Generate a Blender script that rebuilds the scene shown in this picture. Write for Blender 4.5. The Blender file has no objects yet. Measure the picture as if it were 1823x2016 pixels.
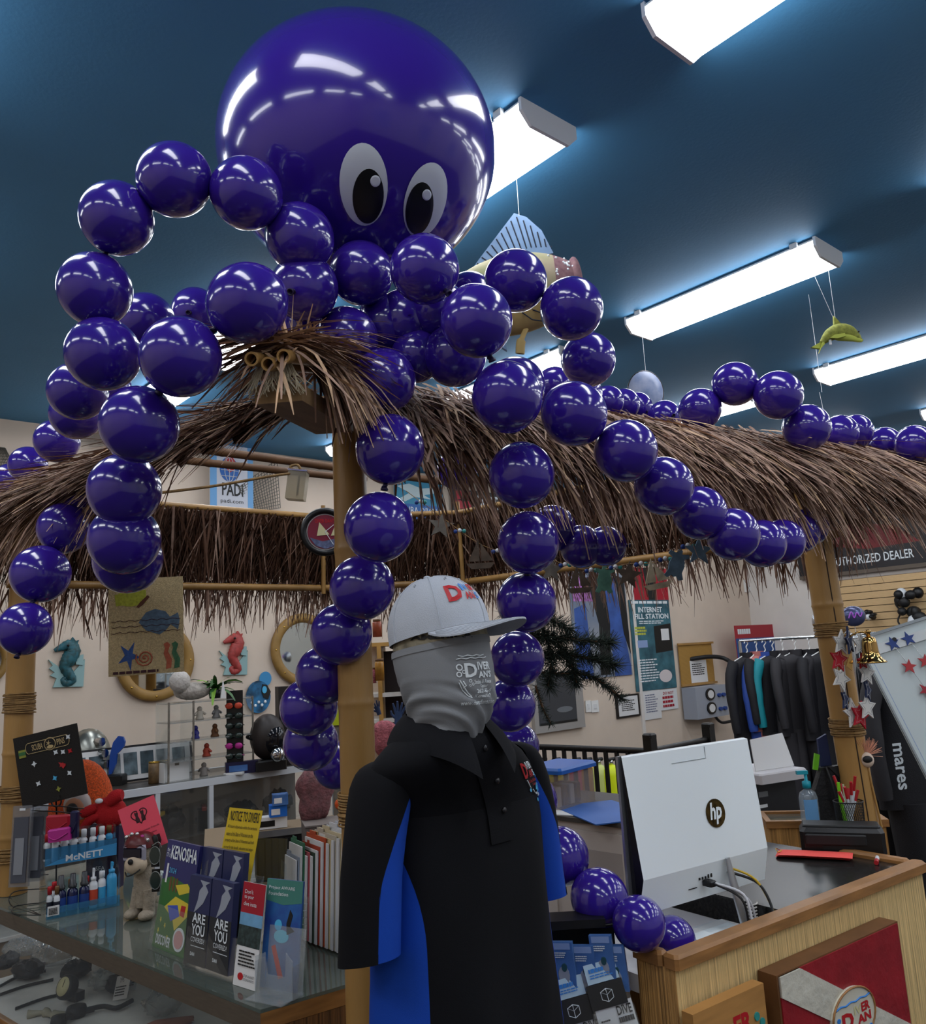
import bpy, math, random
from mathutils import Matrix, Vector
random.seed(7)
PI = math.pi
sc = bpy.context.scene
COL = sc.collection

# ---------------------------------------------------------------- camera
CAMZ = 1.72
F_PX, CX, CY = 1617.0, 911.5, 1008.0
R3 = Matrix(((0.75747602, -0.07143729, -0.64894282),
             (-0.65056539, -0.16591119, -0.74110603),
             (-0.05472427, 0.98354979, -0.17214838)))
R3 = R3.to_quaternion().normalized().to_matrix()
R3 = R3.transposed() if (R3 @ Vector((0, 1, 0))).z < 0 else R3
CAM = Vector((0, 0, CAMZ))
cam = bpy.data.cameras.new('camera'); cam.sensor_fit = 'HORIZONTAL'; cam.sensor_width = 36.0
cam.lens = F_PX * 36.0 / 1823.0; cam.clip_start = 0.02
camo = bpy.data.objects.new('camera', cam); COL.objects.link(camo)
camo.matrix_world = Matrix.Translation(CAM) @ R3.to_4x4()
sc.camera = camo
# ---------------------------------------------------------------- world, exposure
w = bpy.data.worlds.new('world'); sc.world = w; w.use_nodes = True
bgn = w.node_tree.nodes.get('Background') or w.node_tree.nodes.new('ShaderNodeBackground')
bgn.inputs[0].default_value = (0.75, 0.85, 1.0, 1); bgn.inputs[1].default_value = 0.25
sc.view_settings.view_transform = 'Standard'; sc.view_settings.look = 'None'
sc.view_settings.gamma = 1.0; sc.view_settings.use_curve_mapping = False
sc.view_settings.exposure = 0.5
LAMP_STRENGTH = 8.5
cy = sc.cycles; cy.max_bounces = 7; cy.diffuse_bounces = 3; cy.glossy_bounces = 4; cy.transmission_bounces = 8; cy.caustics_reflective = False; cy.caustics_refractive = False
CEIL = 3.73

# ---------------------------------------------------------------- pixel helpers (1823 x 2016 frame)
def ray(px, py): return R3 @ Vector(((px - CX) / F_PX, -(py - CY) / F_PX, -1.0))
def PD(px, py, d): return CAM + ray(px, py) * d
def PZ(px, py, z):
    r = ray(px, py); return CAM + r * ((z - CAM.z) / r.z)
def PY(px, py, y):
    r = ray(px, py); return CAM + r * (y / r.y)
def PX(px, py, x):
    r = ray(px, py); return CAM + r * (x / r.x)
FACE = math.radians(-41.2)       # turn of a thing that faces the camera

# ---------------------------------------------------------------- materials
def lin(h):
    h = h.lstrip('#')
    o = []
    for i in (0, 2, 4):
        c = int(h[i:i+2], 16) / 255.0
        o.append(c / 12.92 if c <= 0.04045 else ((c + 0.055) / 1.055) ** 2.4)
    return o
MATS = {}
def mat(name, h, rough=0.55, metal=0.0, noise=None, bump=None, trans=0.0, emit=0.0, coat=0.0, spec=0.5, alpha=1.0, wave=None, h2=None, sheen=0.0, ior=1.45, gain=1.0):
    """procedural material; noise=(scale, amount[, stretch]), bump=(scale, strength), wave=(scale, amount, axis)"""
    if name in MATS: return MATS[name]
    m = bpy.data.materials.new(name); m.use_nodes = True
    nt = m.node_tree; b = nt.nodes['Principled BSDF']
    c = [min(0.95, x * gain) for x in lin(h)]
    b.inputs['Base Color'].default_value = (*c, 1)
    b.inputs['Roughness'].default_value = rough; b.inputs['Metallic'].default_value = metal
    b.inputs['Specular IOR Level'].default_value = spec
    b.inputs['Transmission Weight'].default_value = trans; b.inputs['Coat Weight'].default_value = coat
    b.inputs['Coat Roughness'].default_value = 0.06; b.inputs['IOR'].default_value = ior
    b.inputs['Sheen Weight'].default_value = sheen
    b.inputs['Alpha'].default_value = alpha
    if emit:
        b.inputs['Emission Color'].default_value = (*c, 1); b.inputs['Emission Strength'].default_value = emit
    N, L = nt.nodes.new, nt.links.new
    tc = None
    def coords(stretch=None):
        nonlocal tc
        if tc is None: tc = N('ShaderNodeTexCoord')
        if stretch:
            mp = N('ShaderNodeMapping'); mp.inputs['Scale'].default_value = stretch
            L(tc.outputs['Object'], mp.inputs[0]); return mp.outputs[0]
        return tc.outputs['Object']
    fac = None
    if noise or wave:
        if noise:
            t = N('ShaderNodeTexNoise'); t.inputs['Scale'].default_value = noise[0]; t.inputs['Detail'].default_value = 5
            L(coords(noise[2] if len(noise) > 2 else None), t.inputs['Vector']); amt = noise[1]
        else:
            t = N('ShaderNodeTexWave'); t.inputs['Scale'].default_value = wave[0]; t.bands_direction = wave[2]
            t.inputs['Distortion'].default_value = 2.5; t.inputs['Detail'].default_value = 3; amt = wave[1]
            L(coords(), t.inputs['Vector'])
        fac = t.outputs['Fac'] if 'Fac' in t.outputs else t.outputs[1]
        cr = N('ShaderNodeValToRGB')
        d = lin(h2) if h2 else [x * (1 - amt) for x in c]
        u = c if h2 else [min(1, x * (1 + amt)) for x in c]
        cr.color_ramp.elements[0].position = 0.32; cr.color_ramp.elements[1].position = 0.68
        cr.color_ramp.elements[0].color = (*d, 1); cr.color_ramp.elements[1].color = (*u, 1)
        L(fac, cr.inputs[0]); L(cr.outputs[0], b.inputs['Base Color'])
    if bump:
        t2 = N('ShaderNodeTexNoise'); t2.inputs['Scale'].default_value = bump[0]; t2.inputs['Detail'].default_value = 4
        L(coords(bump[2] if len(bump) > 2 else None), t2.inputs['Vector'])
        bp = N('ShaderNodeBump'); bp.inputs['Strength'].default_value = bump[1]; bp.inputs['Distance'].default_value = 0.01
        L(t2.outputs[0], bp.inputs['Height']); L(bp.outputs[0], b.inputs['Normal'])
    MATS[name] = m
    return m

def thin(name, h, rough=0.05, body=0.08, gloss=0.06, bump=None):
    """thin clear sheet: see-through, a little body colour, a mirror-like film stronger at grazing angles"""
    if name in MATS: return MATS[name]
    m = bpy.data.materials.new(name); m.use_nodes = True; nt = m.node_tree; N, L = nt.nodes.new, nt.links.new
    nt.nodes.remove(nt.nodes['Principled BSDF']); out = next(n for n in nt.nodes if n.type == 'OUTPUT_MATERIAL')
    c = lin(h); tr = N('ShaderNodeBsdfTransparent'); tr.inputs[0].default_value = (*[x**.3 for x in c], 1)
    di = N('ShaderNodeBsdfDiffuse'); di.inputs[0].default_value = (*c, 1); gl = N('ShaderNodeBsdfGlossy'); gl.inputs['Roughness'].default_value = rough; gl.inputs[0].default_value = (.95, .95, .95, 1)
    m1 = N('ShaderNodeMixShader'); m1.inputs[0].default_value = body; L(tr.outputs[0], m1.inputs[1]); L(di.outputs[0], m1.inputs[2])
    lw = N('ShaderNodeLayerWeight'); lw.inputs[0].default_value = .5; pw = N('ShaderNodeMath'); pw.operation = 'POWER'; pw.inputs[1].default_value = 4.0; L(lw.outputs['Facing'], pw.inputs[0]); ma = N('ShaderNodeMath'); ma.operation = 'MULTIPLY_ADD'; ma.inputs[1].default_value = .6; ma.inputs[2].default_value = gloss*.6; L(pw.outputs[0], ma.inputs[0]); m2 = N('ShaderNodeMixShader'); L(ma.outputs[0], m2.inputs[0]); L(m1.outputs[0], m2.inputs[1]); L(gl.outputs[0], m2.inputs[2]); L(m2.outputs[0], out.inputs[0])
    if bump:
        t = N('ShaderNodeTexNoise'); t.inputs['Scale'].default_value = bump[0]; tc = N('ShaderNodeTexCoord'); L(tc.outputs['Object'], t.inputs['Vector']); bp = N('ShaderNodeBump'); bp.inputs['Strength'].default_value = bump[1]; bp.inputs['Distance'].default_value = .01
        L(t.outputs[0], bp.inputs['Height']); L(bp.outputs[0], gl.inputs['Normal']); L(bp.outputs[0], di.inputs['Normal']); L(bp.outputs[0], lw.inputs['Normal'])
    MATS[name] = m; return m

# ---------------------------------------------------------------- mesh builder
TXT = {}
def text_mesh(s, bold=0.0):
    """verts (x,y) normalised to a unit box + aspect, faces"""
    k = (s, bold)
    if k in TXT: return TXT[k]
    cu = bpy.data.curves.new('t', 'FONT'); cu.body = s; cu.resolution_u = 2; cu.offset = bold
    cu.align_x = 'LEFT'
    ob = bpy.data.objects.new('t', cu); COL.objects.link(ob)
    bpy.context.view_layer.update()
    me = bpy.data.meshes.new_from_object(ob.evaluated_get(bpy.context.evaluated_depsgraph_get()))
    vs = [(v.co.x, v.co.y) for v in me.vertices]; fs = [tuple(p.vertices) for p in me.polygons]
    bpy.data.objects.remove(ob); bpy.data.curves.remove(cu); bpy.data.meshes.remove(me)
    if not vs: TXT[k] = ([], [], 1); return TXT[k]
    x0 = min(v[0] for v in vs); x1 = max(v[0] for v in vs); y0 = min(v[1] for v in vs); y1 = max(v[1] for v in vs)
    dx, dy = max(x1 - x0, 1e-5), max(y1 - y0, 1e-5)
    TXT[k] = ([((x - x0) / dx, (y - y0) / dy) for x, y in vs], fs, dx / dy)
    return TXT[k]

def frames(pts):
    """parallel-transport frames along a polyline"""
    n = len(pts); T = []
    for i in range(n):
        t = pts[min(i + 1, n - 1)] - pts[max(i - 1, 0)]
        T.append(t.normalized() if t.length > 1e-9 else Vector((0, 0, 1)))
    a = Vector((0, 0, 1)) if abs(T[0].z) < 0.9 else Vector((1, 0, 0))
    u = (a - T[0] * a.dot(T[0])).normalized(); out = []
    for t in T:
        u = u - t * u.dot(t)
        u = u.normalized() if u.length > 1e-9 else t.orthogonal().normalized()
        out.append((u, t.cross(u)))
    return out

class MB:
    def __init__(s): s.v = []; s.f = []; s.s = []
    def add(s, vs, fs, smooth=False, M=None):
        o = len(s.v)
        s.v += [tuple(M @ Vector(v)) for v in vs] if M else [tuple(v) for v in vs]
        s.f += [tuple(i + o for i in f) for f in fs]; s.s += [smooth] * len(fs)
        return s
    def box(s, x0, x1, y0, y1, z0, z1, M=None):
        return s.add([(x0,y0,z0),(x1,y0,z0),(x1,y1,z0),(x0,y1,z0),(x0,y0,z1),(x1,y0,z1),(x1,y1,z1),(x0,y1,z1)],
              [(0,3,2,1),(4,5,6,7),(0,1,5,4),(1,2,6,5),(2,3,7,6),(3,0,4,7)], False, M)
    def cbox(s, x0, x1, y0, y1, z0, z1, c=0.004, M=None):
        """box with chamfered vertical and top edges"""
        ring = lambda i: [(x0+c+i,y0+i),(x1-c-i,y0+i),(x1-i,y0+c+i),(x1-i,y1-c-i),(x1-c-i,y1-i),(x0+c+i,y1-i),(x0+i,y1-c-i),(x0+i,y0+c+i)]
        vs = [(x,y,z0) for x,y in ring(0)] + [(x,y,z1-c) for x,y in ring(0)] + [(x,y,z1) for x,y in ring(c*0.8)]
        fs = [tuple(range(7,-1,-1)), tuple(range(16,24))]
        for k in (0, 8):
            for i in range(8): j = (i+1) % 8; fs.append((k+i,k+j,k+8+j,k+8+i))
        return s.add(vs, fs, False, M)
    def tube(s, pts, r, n=8, cap=True, smooth=True, flat=1.0, M=None):
        pts = [Vector(p) for p in pts]; fr = frames(pts); vs = []; fs = []
        for i, p in enumerate(pts):
            rr = r[i] if isinstance(r, (list, tuple)) else r
            for k in range(n):
                a = 2 * PI * k / n
                vs.append(p + fr[i][0] * (math.cos(a) * rr) + fr[i][1] * (math.sin(a) * rr * flat))
        for i in range(len(pts) - 1):
            for k in range(n):
                j = (k + 1) % n; fs.append((i*n+k, i*n+j, (i+1)*n+j, (i+1)*n+k))
        s.add(vs, fs, smooth, M)
        if cap:
            m = len(pts) - 1
            s.add(vs[:n], [tuple(range(n-1,-1,-1))], False, M); s.add(vs[m*n:], [tuple(range(n))], False, M)
        return s
    def lathe(s, prof, n=20, M=None, smooth=True, sx=1.0, sy=1.0):
        vs = []; fs = []; m = len(prof)
        for r, z in prof:
            for k in range(n):
                a = 2 * PI * k / n; vs.append((r * math.cos(a) * sx, r * math.sin(a) * sy, z))
        for i in range(m - 1):
            for k in range(n):
                j = (k + 1) % n; fs.append((i*n+k, i*n+j, (i+1)*n+j, (i+1)*n+k))
        if prof[0][0] > 1e-6: fs.append(tuple(range(n-1,-1,-1)))
        if prof[-1][0] > 1e-6: fs.append(tuple((m-1)*n+k for k in range(n)))
        return s.add(vs, fs, smooth, M)
    def ball(s, c, rx, ry=None, rz=None, n=14, m=9, M=None):
        ry = ry or rx; rz = rz or rx
        vs = [(c[0], c[1], c[2]-rz)]; fs = []
        for i in range(1, m):
            p = PI * i / m
            for k in range(n):
                a = 2 * PI * k / n
                vs.append((c[0]+rx*math.sin(p)*math.cos(a), c[1]+ry*math.sin(p)*math.sin(a), c[2]-rz*math.cos(p)))
        vs.append((c[0], c[1], c[2]+rz)); t = len(vs)-1
        for k in range(n):
            j = (k+1) % n
            fs.append((0, 1+j, 1+k)); fs.append((t, 1+(m-2)*n+k, 1+(m-2)*n+j))
            for i in range(m-2): fs.append((1+i*n+k, 1+i*n+j, 1+(i+1)*n+j, 1+(i+1)*n+k))
        return s.add(vs, fs, True, M)
    def prism(s, poly, y0, y1, M=None):
        """polygon in XZ, extruded along Y"""
        n = len(poly)
        ar = sum(poly[i][0]*poly[(i+1)%n][1]-poly[(i+1)%n][0]*poly[i][1] for i in range(n))
        if ar < 0: poly = poly[::-1]
        vs = [(x,y0,z) for x,z in poly] + [(x,y1,z) for x,z in poly]
        fs = [tuple(range(n)), tuple(range(2*n-1, n-1, -1))] + [(i, n+i, n+(i+1)%n, (i+1)%n) for i in range(n)]
        return s.add(vs, fs, False, M)
    def grid(s, fn, nu, nv, smooth=True, closed=False, M=None):
        vs = [fn(i/nu, j/nv) for j in range(nv+1) for i in range(nu+1)]
        fs = [(j*(nu+1)+i, j*(nu+1)+i+1, (j+1)*(nu+1)+i+1, (j+1)*(nu+1)+i) for j in range(nv) for i in range(nu)]
        return s.add(vs, fs, smooth, M)
    def ring(s, R, r, M=None, n=28, m=8, y=0.0):
        """torus around the Y axis"""
        vs = []; fs = []
        for i in range(n):
            a = 2*PI*i/n
            for k in range(m):
                b = 2*PI*k/m; q = R + r*math.cos(b); vs.append((q*math.cos(a), y + r*math.sin(b), q*math.sin(a)))
        for i in range(n):
            for k in range(m): fs.append((i*m+k, ((i+1)%n)*m+k, ((i+1)%n)*m+(k+1)%m, i*m+(k+1)%m))
        return s.add(vs, fs, True, M)
    def text(s, t, x0, x1, z0, z1, y=0.0, bold=0.0, fit=True, map=None, align='c'):
        """lettering in the XZ plane, facing -Y, fitted into the rectangle"""
        vs, fs, asp = text_mesh(t, bold)
        W, H = x1 - x0, z1 - z0
        if not fit:
            if W / H > asp:
                nw = H * asp
                if align == 'c': x0 += (W - nw) / 2
                elif align == 'r': x0 += W - nw
                W = nw
            else: nh = W / asp; z0 += (H - nh) / 2; H = nh
        pts = [(x0 + a * W, y, z0 + b * H) for a, b in vs]
        if map: pts = [map(p) for p in pts]
        return s.add(pts, fs)
    def mesh(s, name):
        me = bpy.data.meshes.new(name); me.from_pydata(s.v, [], s.f)
        me.polygons.foreach_set('use_smooth', s.s); me.update(); return me
    def build(s, name, m, parent=None, loc=(0,0,0), rz=0.0, kind=None, label=None, bevel=0.0):
        return obj(name, s.mesh(name), m, parent, loc, rz, kind, label, bevel)

def obj(name, me, m, parent=None, loc=(0,0,0), rz=0.0, kind=None, label=None, bevel=0.0):
    o = bpy.data.objects.new(name, me); COL.objects.link(o)
    if m and not me.materials: me.materials.append(m)
    o.location = loc; o.rotation_euler = (0, 0, rz) if not isinstance(rz, (tuple, list)) else rz
    if parent: o.parent = parent
    if kind: o['kind'] = kind
    if label: o['label'] = label
    if bevel:
        b = o.modifiers.new('soft', 'BEVEL'); b.width = bevel; b.segments = 2; b.limit_method = 'ANGLE'
    return o
def tag(o, label, cat, group=None):
    o['label'] = label; o['category'] = cat
    if group: o['group'] = group
    return o
def thing(name, label, cat, loc=(0,0,0), rz=0.0, group=None):
    o = bpy.data.objects.new(name, None); COL.objects.link(o); o.empty_display_size = 0.05
    o.location = loc; o.rotation_euler = (0, 0, rz) if not isinstance(rz, (tuple, list)) else rz
    return tag(o, label, cat, group)
def copy_tree(o, parent=None):
    c = o.copy(); COL.objects.link(c); c.parent = parent
    for ch in list(o.children): copy_tree(ch, c)
    return c
def star(cx, cz, R, r=None, n=5, rot=0.0):
    r = r or R * 0.45
    return [(cx + (R if k % 2 == 0 else r) * math.sin(rot + PI*k/n), cz + (R if k % 2 == 0 else r) * math.cos(rot + PI*k/n)) for k in range(2*n)]
def ell(cx, cz, a, b, n=20, rot=0.0):
    o = []
    for k in range(n):
        t = 2*PI*k/n; x, z = a*math.cos(t), b*math.sin(t)
        o.append((cx + x*math.cos(rot) - z*math.sin(rot), cz + x*math.sin(rot) + z*math.cos(rot)))
    return o
def smooth_path(P, k=6):
    """Catmull-Rom through the points"""
    P = [Vector(p) for p in P]; out = []
    for i in range(len(P)-1):
        a, b, c, d = P[max(i-1,0)], P[i], P[i+1], P[min(i+2,len(P)-1)]
        for j in range(k):
            t = j/k
            out.append(0.5*((2*b) + (c-a)*t + (2*a-5*b+4*c-d)*t*t + (3*b-a-3*c+d)*t**3))
    out.append(P[-1]); return out

class Panel:
    """flat thing: box in local XZ, front at y=-t/2; u,v from its top left corner"""
    def __init__(s, name, label, cat, loc, rz, w, h, m, t=0.006, group=None, parent=None, empty=False):
        s.w, s.h, s.t = w, h, t; s.lay = {}; s.k = 0
        s.o = MB().box(-w/2, w/2, -t/2, t/2, -h/2, h/2).build(name, m, parent, loc, rz)
        if not parent: tag(s.o, label, cat, group)
    def X(s, u): return (u - 0.5) * s.w
    def Z(s, v): return (0.5 - v) * s.h
    def part(s, name, m, poly=None, rect=None, th=0.0015, lift=None, label=None):
        s.k += 1; y = -s.t/2 - (lift if lift is not None else 0.0)
        mb = MB()
        if rect: mb.box(s.X(rect[0]), s.X(rect[2]), y - th, y + 0.0002, s.Z(rect[3]), s.Z(rect[1]))
        if poly: mb.prism([(s.X(a), s.Z(b)) for a, b in poly], y - th, y + 0.0002)
        return mb.build(name, m, s.o, label=label)
    def text(s, t, u0, v0, u1, v1, m, bold=0.0, lift=0.002, fit=True, align='c', flip=False):
        mb = s.lay.setdefault(m.name, (MB(), m))[0]
        mb.text(t, s.X(u0), s.X(u1), s.Z(v1), s.Z(v0), -s.t/2 - lift, bold, fit, align=align)
        return s
    def lines(s, u0, v0, u1, v1, n, m, duty=0.45, lift=0.002, rag=0.25):
        """illegible small print: one bar a row"""
        mb = s.lay.setdefault(m.name, (MB(), m))[0]; y = -s.t/2 - lift
        for i in range(n):
            a = v0 + (v1-v0)*i/n; b = a + (v1-v0)/n*duty; u = u1 - (u1-u0)*rag*random.random()
            c = u0
            while c < u:
                e = min(u, c + (u1-u0)*random.uniform(0.08, 0.2))
                mb.box(s.X(c), s.X(e), y-0.0003, y+0.0003, s.Z(b), s.Z(a)); c = e + (u1-u0)*0.025
        return s
    def done(s):
        for mb, m in s.lay.values(): mb.build('lettering', m, s.o)
        return s.o
def wall_panel(name, label, cat, x0, y0, x1, y1, m, y=6.95, off=0.012, t=0.01, xplane=None, group=None):
    """panel on the back wall (or on the plane x=xplane) from its pixel box"""
    xm, ym = (x0+x1)/2, (y0+y1)/2
    if xplane is None: f = lambda a, b: PY(a, b, y - off); rz = 0.0
    else: f = lambda a, b: PX(a, b, xplane - off); rz = -PI/2
    l, r, tp, bt = f(x0, ym), f(x1, ym), f(xm, y0), f(xm, y1)
    return Panel(name, label, cat, f(xm, ym), rz, (r-l).length, abs(tp.z-bt.z), m, t, group)
# ================================================================= the room
WY, WX = 6.95, 12.0
m_wall = mat('wall_paint', '#d6c5b4', 0.8, noise=(3, 0.04), bump=(220, 0.08))
m_wall2 = mat('wall_paint_cool', '#dcd6d0', 0.8, noise=(3, 0.04), bump=(220, 0.08))
m_ceil = mat('ceiling_paint', '#4a8cba', 0.7, noise=(1.2, 0.06), bump=(60, 0.1))
m_floor = mat('floor_carpet', '#3c3c40', 0.95, noise=(90, 0.25), bump=(300, 0.3))
m_white = mat('white_paint', '#e6e6e4', 0.45)
m_dark = mat('black_plastic', '#0d0d0f', 0.4)
m_glass = thin('clear_acrylic', '#f0f5f5', .04, .02, .06)
m_glass_t = thin('counter_glass', '#cfdcd6', .02, .08, .08)
def struct(name, mb, m, parent=None): return mb.build(name, m, parent, kind=None if parent else 'structure')
struct('floor', MB().box(-3.6, WX+.1, -4.6, WY+.1, -0.1, 0), m_floor)
struct('ceiling', MB().box(-3.6, WX+.1, -4.6, WY+.1, CEIL, CEIL+0.1), m_ceil)
struct('wall_back', MB().box(-3.6, WX, WY, WY+0.1, 0, CEIL), m_wall)
struct('wall_right', MB().box(WX, WX+0.1, -4.6, WY+0.1, 0, CEIL), m_wall2)
struct('wall_left', MB().box(-3.6, -3.5, -4.6, WY, 0, CEIL), m_wall)
wf = MB().box(-3.5, WX, -4.6, -4.5, 0, 0.9).box(-3.5, WX, -4.6, -4.5, 2.6, CEIL)
for a, b in ((-3.5, -1.5), (0.0, 2.6), (3.7, 6.5), (8.0, WX)): wf.box(a, b, -4.6, -4.5, 0.9, 2.6)
struct('wall_front', wf, m_wall2)
for n, (a, b) in enumerate(((-1.5, 0.0), (2.6, 3.7), (6.5, 8.0)), 1):
    fr = MB().box(a, a+.05, -4.58, -4.48, .9, 2.6).box(b-.05, b, -4.58, -4.48, .9, 2.6).box(a+.05, b-.05, -4.58, -4.48, .9, .95).box(a+.05, b-.05, -4.58, -4.48, 2.55, 2.6)
    f = struct('window_%d' % n, fr, m_white)
    MB().box(a+.05, b-.05, -4.545, -4.535, .95, 2.55).build('pane', m_glass, f)
# blue-painted strip of the back wall under the ceiling is plain wall; skirting
struct('baseboard_back', MB().box(-3.5, WX, WY-0.015, WY, 0, 0.1), m_white)
# wall bump-out behind the station poster
struct('trim_1', MB().box(9.0, 9.06, WY-0.02, WY, 0.1, 2.9), m_wall2)

# ------------------------------------------------ slat wall on the end wall
m_slat = mat('slat_board', '#cfae7f', 0.55, noise=(14, 0.07, (1, 1, 12)))
m_groove = mat('slat_groove', '#4a3826', 0.8)
sw = MB().box(WX-0.012, WX-0.002, 1.5, 5.62, 0.3, 2.5).build('slat_wall', m_groove, kind='structure')
sw['label'] = 'tan slatted display wall at the far end of the shop'
z = 0.3
sl = MB().box(-0.016, 0, -2.06, 2.06, 0.004, 0.094).mesh('slat'); sl.materials.append(m_slat)
while z < 2.42:
    obj('slat', sl, m_slat, sw, (WX-0.012, 3.56, z)); z += 0.1
# ------------------------------------------------ ceiling lights
m_lens = mat('lamp_lens', '#f3f5ff', 0.4, emit=LAMP_STRENGTH)
m_lampbody = mat('lamp_body', '#e8e8e6', 0.4)
m_lampend = mat('lamp_end_frosted', '#eef1f4', 0.5)
LW, LL = 0.30, 1.22
lens = MB(); prof = [(-0.15, -0.02), (-0.145, -0.05), (-0.10, -0.095), (0.10, -0.095), (0.145, -0.05), (0.15, -0.02)]
lens.grid(lambda u, v: (prof[round(u*5)][0], (v-0.5)*(LL-0.03), prof[round(u*5)][1]), 5, 1, smooth=False)
lens_me = lens.mesh('lens'); lens_me.materials.append(m_lens)
body_me = MB().box(-0.13, 0.13, -LL/2, LL/2, -0.02, 0).box(-0.15, -0.13, -LL/2, LL/2, -0.02, -0.012).box(0.13, 0.15, -LL/2, LL/2, -0.02, -0.012).mesh('housing'); body_me.materials.append(m_lampbody)
cap_me = MB().prism([(-0.152, 0), (-0.152, -0.052), (-0.103, -0.1), (0.103, -0.1), (0.152, -0.052), (0.152, 0)], -0.014, 0.0).mesh('end_cap'); cap_me.materials.append(m_lampend)
clip_me = MB().box(-0.17, -0.15, -0.02, 0.02, -0.03, 0).mesh('clip'); clip_me.materials.append(m_lampbody)
LAMP_LABEL = {
 (2.16, 0.69): 'white ceiling light at the top edge, cut off by the corner of the picture',
 (2.16, 2.46): 'ceiling light half hidden behind the big purple balloon head',
 (2.16, 4.22): 'ceiling light showing through the gap above the tied bamboo ends',
 (4.13, 2.32): 'long lit ceiling light above the small green dolphin',
 (4.13, 4.08): 'ceiling light peeking out under the hanging plush fish',
 (6.15, 2.12): 'lit ceiling light beyond the green dolphin at the picture edge',
 (6.15, 3.90): 'far ceiling light behind the two highest balloons on the thatch'}
for x in (-2.0, 0.1, 2.16, 4.13, 6.15, 8.2, 10.2):
    base = 0.69 if x < 3.5 else (2.32-1.77 if x < 5 else 2.12-1.77)
    for k in range(-3, 4):
        y = base + 1.765 * k
        if y < -4 or y > 6.3: continue
        if x in (-2.0, 0.1) and y > 4.5: continue
        key = next((q for q in LAMP_LABEL if abs(q[0]-x) < .05 and abs(q[1]-y) < .12), None)
        t = thing('ceiling_light', LAMP_LABEL.get(key, 'lit ceiling light in the rows outside or at the far end of the picture'), 'ceiling light', (x, y, CEIL), 0, 'ceiling lights')
        obj('housing', body_me, None, t); obj('lens', lens_me, None, t)
        obj('end_cap', cap_me, None, t, (0, -LL/2+0.013, 0)); obj('end_cap', cap_me, None, t, (0, LL/2+0.001, 0))
        if key:
            for cx in (0, 0.32):
                for cy in (-0.5, 0.5): obj('clip', clip_me, None, t, (cx, cy, 0))
# ================================================================= balloon octopus
m_bal = mat('purple_latex', '#321b8a', 0.17, coat=0.6, spec=0.5)
m_knot = mat('purple_latex_knot', '#160a3a', 0.45)
octo = thing('balloon_octopus', 'giant purple balloon octopus draped over the thatched roof corner', 'balloon octopus', PD(705, 560, 2.1), 0)
OB = octo.location.copy()
# unit balloon, tips along z
N1 = 26; prof = []
for i in range(N1 + 1):
    p = PI * i / N1; r = math.sin(p); zz = -math.cos(p)
    prof.append((r * (1 - 0.02 * zz * zz), zz * 1.02))
bal_me = MB().lathe([(0.0, -1.02)] + prof[1:-1] + [(0.0, 1.02)], 32).mesh('balloon'); bal_me.materials.append(m_bal)
kb = MB().lathe([(0.10, 0.93), (0.07, 1.0), (0.055, 1.06), (0.075, 1.10), (0.11, 1.15), (0.105, 1.2), (0.08, 1.2), (0.06, 1.12), (0.0, 1.1)], 10)
kb.ring(0.075, 0.03, Matrix.Translation((0.03, 0, 1.08)) @ Matrix.Rotation(0.6, 4, 'X') @ Matrix.Rotation(PI/2, 4, 'X'), 12, 6)
knot_me = kb.mesh('knot'); knot_me.materials.append(m_knot)
RB = 0.0755      # balloon radius
def balloon(p, r, axis=None, knot=True):
    o = obj('balloon', bal_me, None, octo, Vector(p) - OB)
    ax = Vector(axis) if axis is not None else Vector((0, 0, 1))
    q = ax.to_track_quat('Z', 'Y') if ax.length > 1e-6 else Matrix.Identity(3).to_quaternion()
    o.rotation_euler = q.to_euler(); o.scale = (r, r, r * random.uniform(0.99, 1.03))
    if knot: obj('knot', knot_me, None, o)
    return o
CH = [
 # arm curling up on the near left, then down behind the thatch
 [(590,468,67),(485,381,70),(343,354,71),(230,430,71),(187,570,71),(203,697,72),(153,770,57),(150,815,50),(112,868,43),(55,915,36),(22,946,34)],
 # arm over the left slope
 [(711,538,63),(600,567,66),(487,597,78),(356,703,79),(275,836,76),(245,965,70),(245,1063,69),(252,1102,66)],
 # left arm seen behind
 [(385,612,46),(288,633,56),(212,760,44),(225,800,40)],
 # low left arm hanging from the far edge
 [(170,1008,43),(126,1040,50),(80,1130,56),(49,1238,51)],
 # arm running down the corner post
 [(682,668,63),(755,750,64),(768,885,68),(746,1038,69),(713,1157,64),(672,1248,61),(640,1328,58),(608,1392,57),(612,1462,54),(662,1506,46)],
 # arm down behind the dressed form to the desk
 [(836,530,68),(938,632,71),(998,782,70),(1027,935,65),(1040,1068,61),(1036,1185,59),(1018,1297,54),(1003,1388,52),(1018,1468,44),(1046,1575,51),(1104,1685,55),(1180,1768,56),(1258,1818,52),(1325,1850,44)],
 # arm to the right over the eave
 [(925,585,50),(1015,553,61),(1125,608,62),(1158,708,54),(1092,760,38)],
 [(895,700,62),(1015,760,58),(1130,815,64),(1232,888,62),(1307,957,58),(1378,1010,53),(1443,1052,52),(1500,1070,47),(1540,1066,44),(1572,1050,40),(1592,1038,38)],
 # arm along the top of the far thatch
 [(1150,775,36),(1196,792,33),(1228,797,32),(1254,803,31),(1308,822,34),(1378,806,41),(1447,756,43),(1532,778,47),(1588,842,46),(1653,853,36),(1684,850,34),(1697,876,31),(1741,874,33),(1800,874,37)],
 # inside the hut
 [(1088,1040,46),(1145,1076,43),(1192,1075,40)],
 [(797,632,62),(760,640,60)], [(860,610,58),(820,700,52)], [(600,650,62),(540,640,55)], [(900,925,40)],
]
DEP = {3: 0.96}
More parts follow.
